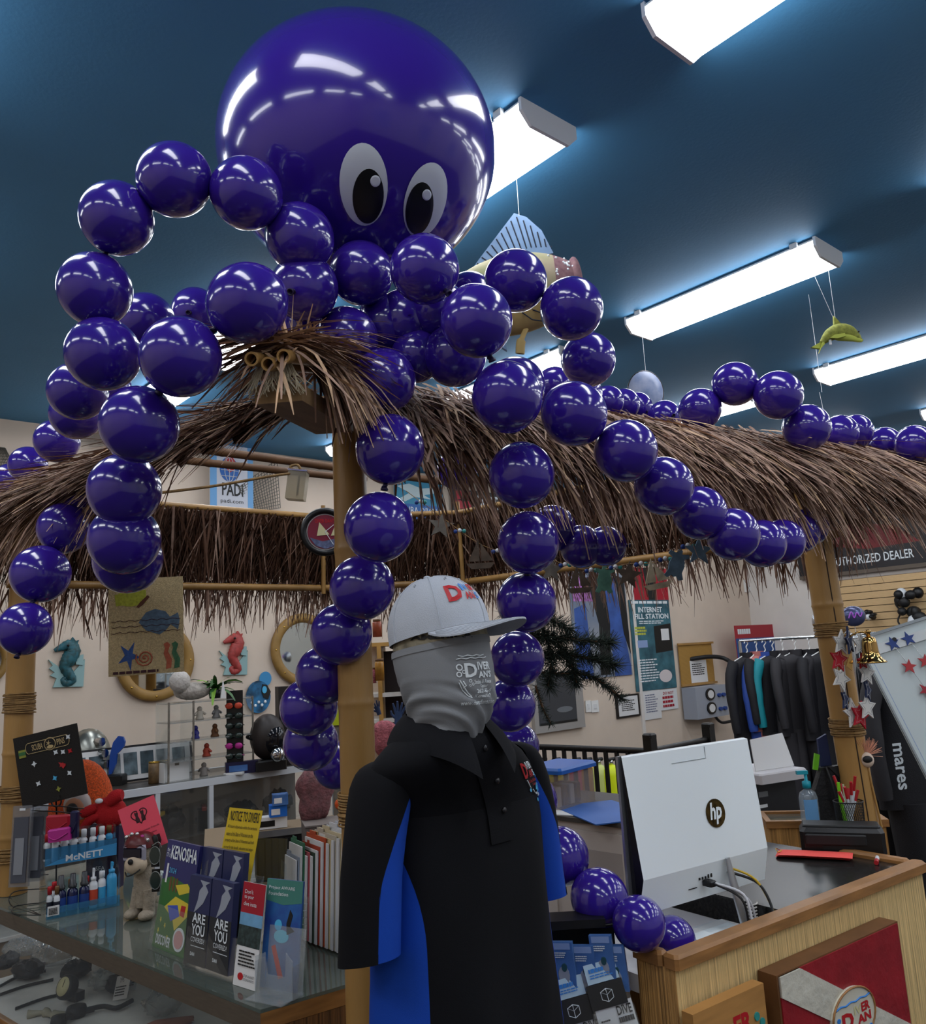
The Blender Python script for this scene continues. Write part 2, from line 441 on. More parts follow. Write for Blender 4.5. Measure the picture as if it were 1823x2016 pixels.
for ci, ch in enumerate(CH):
    pts = []
    for (x, y, r) in ch:
        d = RB * F_PX / r
        if ci == 8: d = 0.5*d + 0.5*(2.35 + (x-1150)/650*0.75)
        if ci == 11 or ci == 12: d = 2.0
        if ci == 7: d *= 1 - .012*max(0, len(pts)-2)
        if ci == 9: d = 2.9
        if ci == 10: d = 2.02
        if ci == 3: d = 2.75 - 0.1*len(pts)
        if ci == 5: d = {1046: 2.2, 1104: 2.08, 1180: 1.97, 1258: 1.86, 1325: 1.98}.get(x, d)
        pts.append((PD(x, y, d), r * d / F_PX))
    for i, (p, r) in enumerate(pts):
        nx = pts[i+1][0] if i+1 < len(pts) else None
        ax = (nx - p) if nx is not None else (p - pts[i-1][0] if i else Vector((0.2, -0.2, -1)))
        balloon(p, r, ax)
# head
HD = 2.1; hc = PD(705, 303, HD); hr = 270 * HD / F_PX; HK = 0.905
hp = []
for i in range(49):
    p = PI * i / 48; zz = -math.cos(p); r = math.sin(p)
    if zz < 0: r *= 1 - 0.05 * zz * zz
    hp.append((r, zz * (1.03 if zz < 0 else 0.985)))
hm = MB().lathe([(0.0, hp[0][1])] + hp[1:-1] + [(0.0, hp[-1][1])], 64).mesh('head'); hm.materials.append(m_bal)
up = (R3 @ Vector((0.02, 1, 0.05))).normalized()
head = obj('head', hm, None, octo, hc - OB); head.scale = (hr, hr, hr*HK)
hq = up.to_track_quat('Z', 'Y'); head.rotation_euler = hq.to_euler()
HM = Matrix.Translation(hc) @ hq.to_matrix().to_4x4() @ Matrix.Diagonal((hr, hr, hr*HK, 1)); HI = HM.inverted()
# eyes: discs wrapped on the head
m_eyew = mat('eye_white_vinyl', '#c9d0dc', 0.35); m_eyeb = mat('eye_black_vinyl', '#07080a', 0.35)
def on_head(px, py, lift):
    o = HI @ CAM; r = (HI.to_3x3() @ ray(px, py)).normalized(); b = o.dot(r); c = o.length_squared - 1
    q = o + r * (-b - math.sqrt(max(b*b - c, 0)))
    rr, zz = q.xy.length, q.z
    k = 1 - 0.05*zz*zz if zz < 0 else 1.0
    q = Vector((q.x*k, q.y*k, zz*(1.03 if zz < 0 else 0.985)))
    return HM @ (q * (1 + lift/hr)) - OB
def head_patch(name, px, py, a, b, rot, m, lift, parent):
    vs = []; fs = []; K = 36; ringsn = 6
    vs.append(on_head(px, py, lift))
    for j in range(1, ringsn+1):
        for x, y in ell(0, 0, a*j/ringsn, b*j/ringsn, K, 0):
            X = x*math.cos(rot) - y*math.sin(rot); Y = x*math.sin(rot) + y*math.cos(rot)
            vs.append(on_head(px + X, py + Y, lift if j < ringsn else lift - 0.0012))
    for k in range(K):
        fs.append((0, 1+(k+1)%K, 1+k))
        for j in range(ringsn-1): fs.append((1+j*K+k, 1+j*K+(k+1)%K, 1+(j+1)*K+(k+1)%K, 1+(j+1)*K+k))
    mb = MB(); mb.add(vs, fs, True)
    o = mb.build(name, m, parent)
    return o
for (e, pu, gl) in (((716, 357, 48, 79, -0.05), (725, 379, 31, 52, 0.04), (739, 350, 10, 11)), ((839, 388, 41, 73, 0.22), (827, 403, 27, 50, 0.12), (840, 377, 9, 10.5))):
    ey = head_patch('eye', e[0], e[1], e[2], e[3], e[4], m_eyew, 0.003, octo)
    head_patch('pupil', pu[0], pu[1], pu[2], pu[3], pu[4], m_eyeb, 0.005, ey)
    head_patch('eye_glint', gl[0], gl[1], gl[2], gl[3], 0, m_eyew, 0.007, ey)
# ================================================================= thatched hut
m_bam = mat('bamboo', '#a67f48', 0.38, noise=(7, 0.18, (1, 1, 0.25)), bump=(40, 0.1, (6, 6, 0.5)))
m_bam_d = mat('bamboo_aged', '#6b4a2c', 0.6, noise=(9, 0.25))
m_rope = mat('jute_rope', '#8f7045', 0.85, noise=(60, 0.3))
m_seam = mat('bamboo_split', '#2a1c10', 0.8)
hut = thing('thatched_hut', 'bamboo hut frame with a shaggy palm thatch roof over the counters', 'hut', (1.9, 2.2, 0))
HB = hut.location.copy()
Cc, Ll, B1, B2, Rr = Vector((1.139, 1.749, 0)), Vector((0.805, 3.55, 0)), Vector((2.15, 3.55, 0)), Vector((2.75, 3.16, 0)), Vector((3.02, 1.40, 0))
ZT, ZE = 2.44, 2.09
def H(p, z=None):
    p = Vector(p); q = p - HB
    if z is not None: q.z = z
    return q
def post(p, r, z0, z1, nodes, lean=Vector((0, 0, 0)), wraps=()):
    pts = []; rr = []
    zs = sorted(set([z0, z1] + [n + e for n in nodes for e in (-0.02, -0.006, 0.0, 0.006, 0.02)]))
    for zz in zs:
        q = Vector((p.x, p.y, zz)) + lean * (zz - z0); pts.append(q - HB)
        dn = min([abs(zz - n) for n in nodes] or [1]); rr.append(r * (1.07 if dn < 0.003 else 1.03 if dn < 0.01 else 1.0))
    o = MB().tube(pts, rr, 24).build('post', m_bam, hut)
    for (zw, hw, rw) in wraps:
        mb = MB(); n = int(hw / 0.006)
        for k in range(n):
            zz = zw + hw * k / n; c = Vector((p.x, p.y, zz)) + lean * (zz - z0) - HB
            tl = random.uniform(-0.06, 0.06); rj = r + 0.004 + random.uniform(0, 0.003)
            mb.tube([c + Vector((rj*math.cos(a), rj*math.sin(a), rj*tl*math.cos(a + k))) for a in [2*PI*i/20 for i in range(21)]], rw, 5, cap=False)
        mb.build('rope_wrap', m_rope, o)
    return o
post(Cc, 0.043, 0, 2.52, [0.35, 0.75, 1.62, 2.0], Vector((0.005, 0, 0)), [(1.34, 0.075, 0.0028)])
post(Ll, 0.05, 0.952, 2.5, [1.15, 1.45, 2.0], wraps=[(1.6, 0.075, 0.003), (1.28, 0.06, 0.003), (1.07, 0.05, 0.003)])
pr = post(Rr + Vector((.02, -.017, 0)), 0.052, 0, 2.5, [0.5, 1.0, 1.40, 1.83, 2.12], Vector((-0.027, 0.02, 0)), [(1.37, 0.06, 0.003), (1.72, 0.05, 0.003)])
MB().tube([H(Rr, 0.2) + Vector((-0.020, -0.050, 0)), H(Rr, 2.4) + Vector((-0.079, -0.006, 0))], 0.003, 5).build('split', m_seam, pr)
def rail(a, b, r, m=None, name='rail', n=6, sag=0.0):
    a, b = Vector(a), Vector(b); pts = []; rr = []
    for i in range(n + 1):
        for e in (-0.012, 0, 0.012):
            t = i / n + e / max((b-a).length, .01)
            if t < 0 or t > 1: continue
            pts.append(a.lerp(b, t) + Vector((0, 0, -sag * 4 * t * (1-t))) - HB); rr.append(r * (1.1 if e == 0 and 0 < i < n else 1.0))
    return MB().tube(pts, rr, 12).build(name, m or m_bam, hut)
Z = lambda p, z: Vector((p.x, p.y, z))
ctr = (Cc + Ll + B1 + B2 + Rr) / 5
inn = lambda p, f=0.06: p.lerp(ctr, f)
poly = [Cc, Ll, B1, B2, Rr]
for i in range(5):
    a, b = poly[i], poly[(i+1) % 5]
    e = (b - a).normalized() * 0.06
    if i in (1, 2, 3): rail(Z(a - e, ZE), Z(b + e, ZE), 0.016)
    rail(Z(inn(a) - e, ZT), Z(inn(b) + e, ZT), 0.014)
for p in (B1, B2): rail(Z(inn(p, .02), ZE - 0.03), Z(inn(p, .05), ZT + 0.06), 0.011, n=3)
# tie beams across
ta = PD(330, 876, 3.0); tb = PD(870, 948, 3.75)
rail(ta, tb, 0.0165, m_bam_d, 'tie_beam'); rail(PD(340, 904, 2.95), PD(720, 944, 3.4), 0.0145, m_bam_d, 'tie_beam')
# corner beam bundle poking out towards the viewer
tip = PD(545, 735, 1.62); inner = Z(Cc, 2.47) + Vector((0.05, 0.06, 0.02))
for k, (dx, dz) in enumerate(((-0.032, 0.03), (0.0, 0.018), (0.03, 0.032))):
    q = Vector((dx*0.75, -dx*0.65, dz)); mb = MB()
    a, b = tip + q + (tip - inner).normalized()*.055, inner + q
    mb.tube([a - HB, b - HB], 0.014, 14, cap=False); mb.tube([b - HB, a - HB], 0.010, 14, cap=False)
    fr = frames([a, b])
    vs = []
    for rr in (0.014, 0.010): vs += [a - HB + fr[0][0]*math.cos(2*PI*k2/14)*rr + fr[0][1]*math.sin(2*PI*k2/14)*rr for k2 in range(14)]
    mb.add(vs, [(i, (i+1) % 14, 14+(i+1) % 14, 14+i) for i in range(14)])
    mb.build('hip_pole', m_bam, hut)
m_plank = mat('beam_wood', '#94754e', 0.7, noise=(8, 0.2, (1, 6, 1)))
fwd = (inner - tip); yaw = math.atan2(fwd.y, fwd.x)
MB().box(-0.05, 0.40, -0.048, 0.048, -0.04, -0.005).build('hip_beam', m_plank, hut, tip - HB + Vector((0.04, 0.04, -0.01)), (0, -math.atan2(fwd.z, fwd.xy.length)*0.4, yaw))
mb = MB()
for k in range(90):
    a = random.uniform(-0.045, 0.045); z1 = random.uniform(-0.05, -0.02)
    mb.tube([Vector((-0.075, a*0.6, 0.03)), Vector((-0.085, a, z1*0.3)), Vector((-0.08 + random.uniform(-.01, .01), a*1.3 + random.uniform(-.02, .02), z1))], 0.0011, 3, cap=False)
mb.build('twine_binding', mat('pale_twine', '#b7ab92', 0.8), hut, tip - HB + Vector((0.05, 0.05, 0)), yaw, kind='stuff')

# ------------------------------------------------ thatch
m_th = mat('thatch_leaf', '#a08270', 0.7, noise=(14, 0.35), gain=1.0)
m_th2 = mat('thatch_leaf_pale', '#c9a684', 0.7, noise=(14, 0.3))
m_thd = mat('thatch_leaf_dark', '#5a3d2c', 0.8, noise=(14, 0.35))
def blade(mb, p, d, ln, w, droop, seg=3, side=None):
    """a drooping leaf strip from p towards d"""
    p = Vector(p); d = Vector(d).normalized(); step = ln / seg
    s = side or d.cross(Vector((random.uniform(-.4, .4), random.uniform(-.4, .4), 1))).normalized()
    vs = []
    for i in range(seg + 1):
        ww = w * (1.0 if i < seg - 1 else 0.75 if i == seg - 1 else random.uniform(0.1, 0.45)) * 0.5
        vs += [p - s*ww, p + s*ww]
        d = (d + Vector((0, 0, -droop))).normalized(); s = (s - d*s.dot(d)).normalized()
        p = p + d * step
    mb.add(vs, [(2*i, 2*i+1, 2*i+3, 2*i+2) for i in range(seg)], True)
def skirt(a, b, z0, out, n, lens, slope, mats, spread=0.35, along=0.0, width=(0.004, 0.010), rows=((0, 0),), droop=(0.05, 0.22), jz=0.03, ext=0.1, name='thatch'):
    """rows of blades from the line a-b at height z0, leaning outward and down"""
    a, b = Vector(a), Vector(b); t = (b - a).normalized(); L = (b-a).length
    mbs = [MB() for _ in mats]
    for k in range(n):
        s = random.uniform(-ext, L + ext); ro, rd = random.choice(rows)
        p = a + t*s + out*(ro + random.uniform(-.03, .03)); p.z = z0 - rd + random.uniform(-jz, jz)
        sl = slope + random.gauss(0, 0.12)
        d = out*math.cos(sl) + Vector((0, 0, -math.sin(sl))) + t*(along + random.gauss(0, spread))
        i = 0 if random.random() < 0.55 else random.randrange(len(mats))
        blade(mbs[i], p - HB, d, random.uniform(*lens), random.uniform(*width), random.uniform(*droop))
    for mb, m in zip(mbs, mats):
        if mb.v: mb.build(name, m, hut, kind='stuff')
def outward(a, b):
    t = (b - a).normalized(); o = Vector((t.y, -t.x, 0))
    return o if o.dot((a + b)/2 - ctr) > 0 else -o
def sheet(a, b, z0, out, w, drop, m, name='thatch_mat', lift=-0.012):
    a, b = Vector(a), Vector(b)
    def fn(u, v):
        p = a.lerp(b, u) + out*(w*v); jag = 0.03*math.sin(u*91) + 0.02*math.sin(u*213)
        p.z = z0 + lift - drop*v - (jag if v > .9 else 0); return p - HB
    MB().grid(fn, 60, 6).build(name, m, hut, kind='stuff')
# slope from the corner to the right post
o1 = outward(Cc, Rr); tt = (Rr - Cc).normalized()
a, b = inn(Cc), inn(Rr) + tt*0.75
sheet(a + tt*0.02, b, ZT + 0.02, o1, 0.22, 0.15, m_thd)
skirt(a, b, ZT + 0.03, o1, 4300, (0.2, 0.38), 0.5, [m_th, m_th2, m_thd], spread=0.30, width=(.005, .012), rows=((-0.02, 0), (0.05, 0.03), (0.1, 0.06), (0.13, 0.09)), ext=0.03)
skirt(a + tt*0.1, b, ZT - 0.03, o1, 1300, (0.24, 0.4), 0.9, [m_th, m_th2, m_thd], spread=0.22, rows=((0.08, 0.05), (0.14, 0.08)), droop=(0.1, 0.3), ext=0.0)
# slope from the corner to the left post
o2 = outward(Cc, Ll); t2 = (Ll - Cc).normalized()
a, b = inn(Cc) + t2*0.16, inn(Ll) + t2*0.6
sheet(a, b, ZT + 0.02, o2, 0.2, 0.12, m_thd)
skirt(a, b, ZT + 0.03, o2, 3600, (0.2, 0.34), 0.30, [m_th, m_th2, m_thd], spread=0.30, width=(.005, .012), droop=(.03, .16), rows=((-0.02, 0), (0.05, 0.02), (0.1, 0.04)), ext=0.03)
skirt(a + t2*0.5, b, ZT - 0.02, o2, 600, (0.2, 0.34), 0.8, [m_th, m_th2, m_thd], spread=0.3, rows=((0.08, 0.05), (0.14, 0.08)), droop=(0.15, 0.4), ext=0.0)
# far slopes, seen from inside
for (p, q, n) in ((Ll, B1, 2700), (B1, B2, 1500), (B2, Rr, 3200)):
    o3 = outward(p, q); t3 = (q-p).normalized()
    skirt(inn(p, .05), inn(q, .05), ZT - 0.01, o3, n, (0.33, 0.40), 1.12, [m_thd, m_thd, m_th], jz=0.008, spread=0.42, along=-0.1 if n != 3200 else 0.3, rows=((0, 0), (0.01, 0.01), (0.02, 0.03)), droop=(0.02, 0.12), width=(0.005, 0.011), name='thatch')
    skirt(p, q, ZE + 0.01, o3, int(n*0.15), (0.1, 0.24), 1.3, [m_th, m_thd, m_th], spread=0.3, rows=((0.02, 0), (0.06, 0.02)), droop=(0.05, 0.2), width=(0.004, 0.009))
# shaggy crown over the corner beam
cr = [MB(), MB(), MB()]
fd = (tip - inner); fd.z = 0; fd.normalize(); sd = Vector((-fd.y, fd.x, 0))
for k in range(520):
    s = random.uniform(-0.05, 1.0); p = inner.lerp(tip, s) + Vector((random.uniform(-.03, .03), random.uniform(-.03, .03), 0.06 + random.uniform(-.01, .03)))
    sgn = random.choice((-1, 1))
    d = sd*sgn*random.uniform(0.5, 1.0) + fd*random.gauss(0.1, 0.25) + Vector((0, 0, random.gauss(-0.1, 0.18)))
    blade(cr[random.choice((0, 0, 1, 2))], p - HB, d, random.uniform(0.12, 0.27), random.uniform(0.005, 0.011), random.uniform(0.08, 0.25))
for k in range(9):   # long loose leaves hanging in front
    p = tip + sd*random.uniform(-.05, .06) + Vector((0, 0, 0.05)); d = fd*random.uniform(.2, .6) + sd*random.gauss(0, .5) + Vector((0, 0, -.1))
    blade(cr[random.choice((0, 1))], p - HB, d, random.uniform(0.1, 0.2), random.uniform(0.006, 0.011), random.uniform(0.35, 0.8), 4)
for k in range(420):  # leaves falling over the post side
    s = random.uniform(-.1, 0.68); p = inner.lerp(tip, s) + o1*random.uniform(0.0, 0.08) + Vector((0, 0, 0.03))
    d = o1*random.uniform(.4, 1) + tt*random.gauss(0.3, .2) + Vector((0, 0, -.35))
    blade(cr[random.choice((0, 0, 1, 2))], p - HB, d, random.uniform(0.16, 0.3), random.uniform(0.005, 0.010), random.uniform(0.25, 0.5))
for k in range(30):   # upright tufts
    p = inner.lerp(tip, random.uniform(.3, .9)) + Vector((0, 0, .06)); blade(cr[1], p - HB, Vector((random.gauss(0, .5), random.gauss(0, .5), 1)), random.uniform(.06, .12), .006, .15)
for mb, m in zip(cr, (m_th, m_th2, m_thd)): mb.build('thatch', m, hut, kind='stuff')
# ================================================================= dressed display form
m_blk = mat('black_polo', '#0b0c11', 0.85, spec=0.25, bump=(900, 0.15), noise=(6, 0.15))
m_blu = mat('blue_polo', '#1244ac', 0.8, spec=0.3, bump=(900, 0.15), noise=(6, 0.08))
m_gai = mat('grey_gaiter', '#7f8286', 0.75, bump=(700, 0.1), noise=(10, 0.06))
m_cap = mat('white_cap_cotton', '#b2b8c2', 0.85, bump=(500, 0.25), noise=(12, 0.05))
m_capin = mat('cap_lining', '#9aa0a8', 0.9)
m_red = mat('red_print', '#b5141f', 0.5); m_pw = mat('white_print', '#dfe6ea', 0.6); m_pb = mat('blue_print', '#2f7fd0', 0.5)
m_print_k = mat('black_print', '#141414', 0.6); m_cyan = mat('cyan_print', '#4fb3e0', 0.5)
FB = PD(908, 1750, 1.60); FB.z = 0
RT, RH = math.radians(2), math.radians(19)
form = thing('display_form', 'headed torso form on a stand wearing the polo and cap', 'mannequin', FB, RT)
m_form = mat('form_tan', '#6f6650', 0.7); m_steel = mat('steel', '#9a9ca0', 0.3, metal=1.0)
HC = PD(869, 1300, 1.535); HC2 = Vector((HC.x, HC.y, 0))
hl = Matrix.Rotation(-RT, 4, 'Z') @ (HC2 - FB); NK = hl * 0.85
def interp(tab, z):
    if z >= tab[0][0]: return tab[0][1:]
    for p, q in zip(tab, tab[1:]):
        if q[0] <= z <= p[0]:
            t = (p[0]-z)/(p[0]-q[0]); t = t*t*(3-2*t) if len(p) > 9 else t
            return tuple(a + (b-a)*t for a, b in zip(p[1:], q[1:]))
    return tab[-1][1:]
TORSO = [(1.60, .066, .068, 0), (1.58, .094, .080, 0), (1.56, .128, .088, 0), (1.535, .162, .096, 0), (1.505, .182, .104, 0), (1.46, .192, .112, 0), (1.40, .196, .12, 0), (1.30, .194, .124, 0), (1.15, .196, .126, 0), (1.0, .203, .130, 0), (0.86, .210, .134, 0)]
def tor(th, z, k=1.0):
    a, b, _ = interp(TORSO, z)
    f = 1 + (0.030*math.sin(5*th + 5*z) + 0.020*math.sin(9*th - 6*z)) * min(1, max(0, (1.45 - z)*3))
    c, s = math.cos(th), math.sin(th)
    e = 0.88
    t = min(1, max(0, (z - 1.42)/.16)); t = t*t*(3-2*t)
    return Vector((a*k*f*math.copysign(abs(c)**e, c) + NK.x*t, b*k*f*math.copysign(abs(s)**e, s) + NK.y*t, z))
MB().lathe([(0.0, .8), (.15, .8), (.17, 1.1), (.16, 1.4), (.11, 1.5), (.055, 1.55), (.055, 1.6), (0, 1.6)], 20, sy=.62).build('torso', m_form, form)
MB().tube([(0, 0, .03), (0, 0, .82)], .014, 12).build('pole', m_steel, form)
MB().lathe([(0, 0), (.17, 0), (.17, .012), (.02, .03), (0, .03)], 28).build('base', m_steel, form)
polo = thing('polo_shirt', 'black polo shirt with royal blue side panels on the torso form', 'shirt', FB, RT)
def fb(z):   # half angle of the blue side panel, front and back
    t = min(1, max(0, (1.44 - z)/0.22)); return math.radians(38)*math.sin(t*PI/2)**0.8, math.radians(34)*math.sin(t*PI/2)**0.8
ZB = 0.86; ZS = 1.44
def sector(t0, t1, zt, zb, nu, nv, m, name, k=1.0):
    return MB().grid(lambda u, v: tor(t0(zt+(zb-zt)*v) + (t1(zt+(zb-zt)*v) - t0(zt+(zb-zt)*v))*u, zt+(zb-zt)*v, k), nu, nv).build(name, m, polo)
d2 = math.radians
sector(lambda z: d2(0), lambda z: d2(360), 1.60, ZS, 48, 12, m_blk, 'yoke')
sector(lambda z: d2(180) + fb(z)[0], lambda z: d2(360) - fb(z)[0], ZS, ZB, 36, 24, m_blk, 'front_panel')
sector(lambda z: fb(z)[1], lambda z: d2(180) - fb(z)[1], ZS, ZB, 24, 16, m_blk, 'back_panel')
sector(lambda z: d2(180) - fb(z)[1], lambda z: d2(180) + fb(z)[0], ZS, ZB, 12, 24, m_blu, 'side_panel')
sector(lambda z: -fb(z)[0], lambda z: fb(z)[1], ZS, ZB, 12, 24, m_blu, 'side_panel')
for sx in (-1, 1):   # sleeves: black cap, blue gusset
    ex = -.004 if sx < 0 else -.032; nk = NK*.5
    path = [(-.150, .0, 1.541, .003, .004), (-.152, .0, 1.538, .03, .045), (-.160, .0, 1.525, .045, .064), (-.174 - ex*.2, .0, 1.50, .050, .072), (-.190 - ex*.3, -.002, 1.46, .050, .070), (-.206 - ex*.5, -.006, 1.41, .050, .066), (-.220 - ex*.7, -.010, 1.35, .050, .062), (-.230 - ex*.9, -.014, 1.27, .051, .060), (-.238 - ex, -.018, 1.212, .052, .058)]
    path = [(q[0] - sx*nk.x*(1 - i/8.), q[1] + nk.y*(1 - i/8.), *q[2:]) for i, q in enumerate(path)]
    def slv(th, v, sx=sx, path=path):
        x = v*(len(path)-1); i = min(int(x), len(path)-2); t = x-i
        q = [a + (b-a)*t for a, b in zip(path[i], path[i+1])]
        w = 1 + .03*math.sin(3*th + 7*v)
        return Vector((sx*(-q[0]) + q[3]*w*math.cos(th), q[1] + q[4]*w*math.sin(th), q[2] - 0.012*v*math.sin(th)))
    # blue sector sits towards the chest, on the lower front
    c0 = d2(-62) if sx < 0 else d2(242)
    hw = lambda v: d2(4) + d2(50)*min(1, max(0, (v-.45)/.35))
    o = MB().grid(lambda u, v: slv(c0 + hw(v) + (2*PI - 2*hw(v))*u, v), 30, 18).build('sleeve', m_blk, polo)
    MB().grid(lambda u, v: slv(c0 - hw(.45 + .55*v) + 2*hw(.45 + .55*v)*u, .45 + .55*v), 12, 14).build('sleeve_gusset', m_blu, o)
    hem = MB()
    for (a, b) in ((0.965, 1.0),):
        hem.grid(lambda u, v: slv(c0 + hw(1) + (2*PI - 2*hw(1))*u, a + (b-a)*v) + Vector((0, 0, -.001)) + (slv(c0 + hw(1) + (2*PI - 2*hw(1))*u, 1) - Vector((sx*(.238 + ex), -.018, 1.212))).normalized()*.0012, 24, 2)
    hem.build('hem', m_blk, o)
# collar
def col(u, v):
    th = d2(-90) + d2(17) + d2(326)*u; fr = abs(u-.5)*2
    pt = max(0, (fr-.72)/.28)
    r = .074 + (.036 + .02*pt)*v + .006*math.sin(PI*v)
    z = 1.628 - .03*fr - (.052 + .036*pt*pt)*v
    return Vector((r*math.cos(th)*1.02 + NK.x*.96, r*math.sin(th)*1.04 - .004*fr + NK.y*.96, z))
MB().grid(col, 40, 6).build('collar', m_blk, polo)
MB().grid(lambda u, v: Vector(((.073)*math.cos(d2(-80)+d2(340)*u) + NK.x*.96, .076*math.sin(d2(-80)+d2(340)*u) + NK.y*.96, 1.625-.03*abs(u-.5)*2-.05*v)), 32, 3).build('collar_stand', m_blk, polo)
MB().grid(lambda u, v: tor(d2(270) + (u-.5)*.30*(1-.2*v), 1.575-.20*v) * 1.0 + Vector((0, -.004, 0)), 4, 12).build('placket', m_blk, polo)
m_btn = mat('black_button', '#1c1c20', 0.3)
for z in (1.555, 1.49, 1.43):
    p = tor(d2(272), z); MB().lathe([(0, 0), (.0055, 0), (.0055, .0025), (0, .003)], 12, Matrix.Translation(p + Vector((0, -.0045, 0))) @ Matrix.Rotation(PI/2, 4, 'X')).build('button', m_btn, polo)
# chest emblem
def chest(p): # (x from emblem centre, y lift, z)
    q = tor(d2(270+40) + p[0]/.15, p[2]); n = Vector((q.x/.196**2, q.y/.12**2, 0)).normalized(); return q + n*(.0025 - p[1])
def wraptext(lines, m, parent, mp, name='emblem_lettering'):
    mb = MB()
    for (t, x0, x1, z0, z1, b) in lines: mb.text(t, x0, x1, z0, z1, 0, b, map=mp)
    return mb.build(name, m, parent)
wraptext([('D', -.031, -.013, 1.478, 1.512, .03), ('AN', -.010, .010, 1.478, 1.494, .03), ('Scuba & Rescue', -.02, .022, 1.467, 1.474, 0), ('Center', -.008, .014, 1.459, 1.465, 0)], m_red, polo, chest)
wraptext([('IVER', -.012, .016, 1.496, 1.512, .02), ("'S", .011, .02, 1.478, 1.493, .02), ('YEARS', .006, .032, 1.434, 1.440, .01)], m_pw, polo, chest)
wraptext([('40', .004, .026, 1.442, 1.462, .03)], m_cyan, polo, chest)
mb = MB()
for (x, z, r) in ((-.022, 1.452, .004), (.022, 1.482, .004), (.028, 1.476, .003), (.004, 1.428, .004)):
    mb.add([chest((x + r*math.cos(a), .0, z + r*math.sin(a))) for a in [2*PI*k/12 for k in range(12)]], [tuple(range(12))])
mb.build('emblem_bubbles', m_cyan, polo)
mb = MB()
for pts in ([(-.026, 1.474), (-.023, 1.462), (-.021, 1.457)], [(-.012, 1.452), (-.006, 1.444), (.0, 1.440), (.006, 1.443)]):
    mb.tube([chest((x, .0, z)) for x, z in pts], .0012, 4)
mb.build('emblem_swimmer', m_pw, polo)

# ---- head of the form
RL = RH - RT   # head turn relative to the form
MB().ball((0, 0, 0), .073, .094, .118, 20, 14, Matrix.Translation((hl.x, hl.y, 1.735)) @ Matrix.Rotation(RL, 4, 'Z')).tube([(0, 0, 1.5), (hl.x*.8, hl.y*.8, 1.67)], .05, 16).build('head', m_form, form)
gai = thing('neck_gaiter', 'grey neck gaiter with a white printed emblem pulled over the form\'s face', 'neck gaiter', HC2, RH)
GA = [(1.772, .072, .0915, .0), (1.756, .0745, .0945, .0), (1.723, .0765, .0975, .0), (1.70, .076, .0975, .004), (1.676, .075, .0945, .008), (1.638, .069, .088, .014), (1.61, .061, .077, .012), (1.59, .056, .068, .008), (1.57, .052, .06, .004), (1.545, .05, .056, .0)]
def gpt(th, z, lift=0.0, fold=1.0):
    a, b, c = interp(GA, z)
    c_, s_ = math.cos(th), math.sin(th)
    f = 1.0
    if fold:
        lo = min(1, max(0, (1.685 - z)/.04)); side = 0.5 + 0.5*math.cos(th - d2(200))
        ph = z*190 + 2.6*math.sin(th*1.2 + .4) + 9*c_
        f += lo*(.05*math.sin(ph) + .028*math.sin(ph*1.7 + 3*th))*(.3 + .7*side)
    x = (a*f + lift)*c_; y = (b*f + lift)*math.copysign(abs(s_)**.95, s_) - c
    return Vector((x, y, z))
def gtop(th): return 1.742 + .014*math.sin(th + PI)
MB().grid(lambda u, v: gpt(2*PI*u, gtop(2*PI*u) + (1.545 - gtop(2*PI*u))*v), 64, 44).build('gaiter_body', m_gai, gai)
MB().grid(lambda u, v: gpt(2*PI*u, gtop(2*PI*u) + .001 - .012*v, .0016, 0), 64, 2).build('hem', m_gai, gai)
def gmap(p):
    th = d2(270 - 27) + p[0]/.086
    return gpt(th, p[2], .0022 - p[1], 1.0)
wraptext([('D', -.022, .002, 1.682, 1.707, .03), ('IVER', .004, .036, 1.694, 1.708, .03), ('AN\'S', .004, .038, 1.680, 1.692, .03), ('Scuba & Rescue', -.006, .036, 1.670, 1.677, .012), ('Center', .006, .026, 1.663, 1.669, .012),
          ('262-652-6', -.004, .036, 1.654, 1.661, .012), ('Kenosha, WI', -.006, .038, 1.645, 1.652, .012), ('www.diverdans.com', -.038, .04, 1.634, 1.642, .010)], m_pw, gai, gmap, 'printed_lettering')
mb = MB()
for (x, z, r) in ((-.031, 1.700, .006), (-.033, 1.688, .005), (-.024, 1.692, .0035), (-.014, 1.676, .003), (-.010, 1.670, .0025), (-.016, 1.668, .002)):
    n = 16; o_ = [gmap((x + r*math.cos(2*PI*k/n), 0, z + r*math.sin(2*PI*k/n))) for k in range(n)]; i_ = [gmap((x + r*.62*math.cos(2*PI*k/n), 0, z + r*.62*math.sin(2*PI*k/n))) for k in range(n)]
    mb.add(o_ + i_, [(k, (k+1) % n, n+(k+1) % n, n+k) for k in range(n)])
mb.build('printed_bubbles', m_pw, gai)
mb = MB()
for pts in ([(-.034 + .009*k, 1.714 + (.002 if k % 2 else 0)) for k in range(8)], [(-.030 + .009*k, 1.7185 + (0 if k % 2 else .002)) for k in range(7)], [(-.034, 1.678), (-.030, 1.670), (-.026, 1.663), (-.020, 1.655), (-.013, 1.648)], [(-.036, 1.674), (-.030, 1.660), (-.022, 1.650), (-.012, 1.646)], [(-.028, 1.676), (-.024, 1.668), (-.029, 1.664)]):
    mb.tube([gmap((x, -.0005, z)) for x, z in pts], .0011, 4, flat=.4)
mb.build('printed_swimmer', m_pw, gai, kind='stuff')
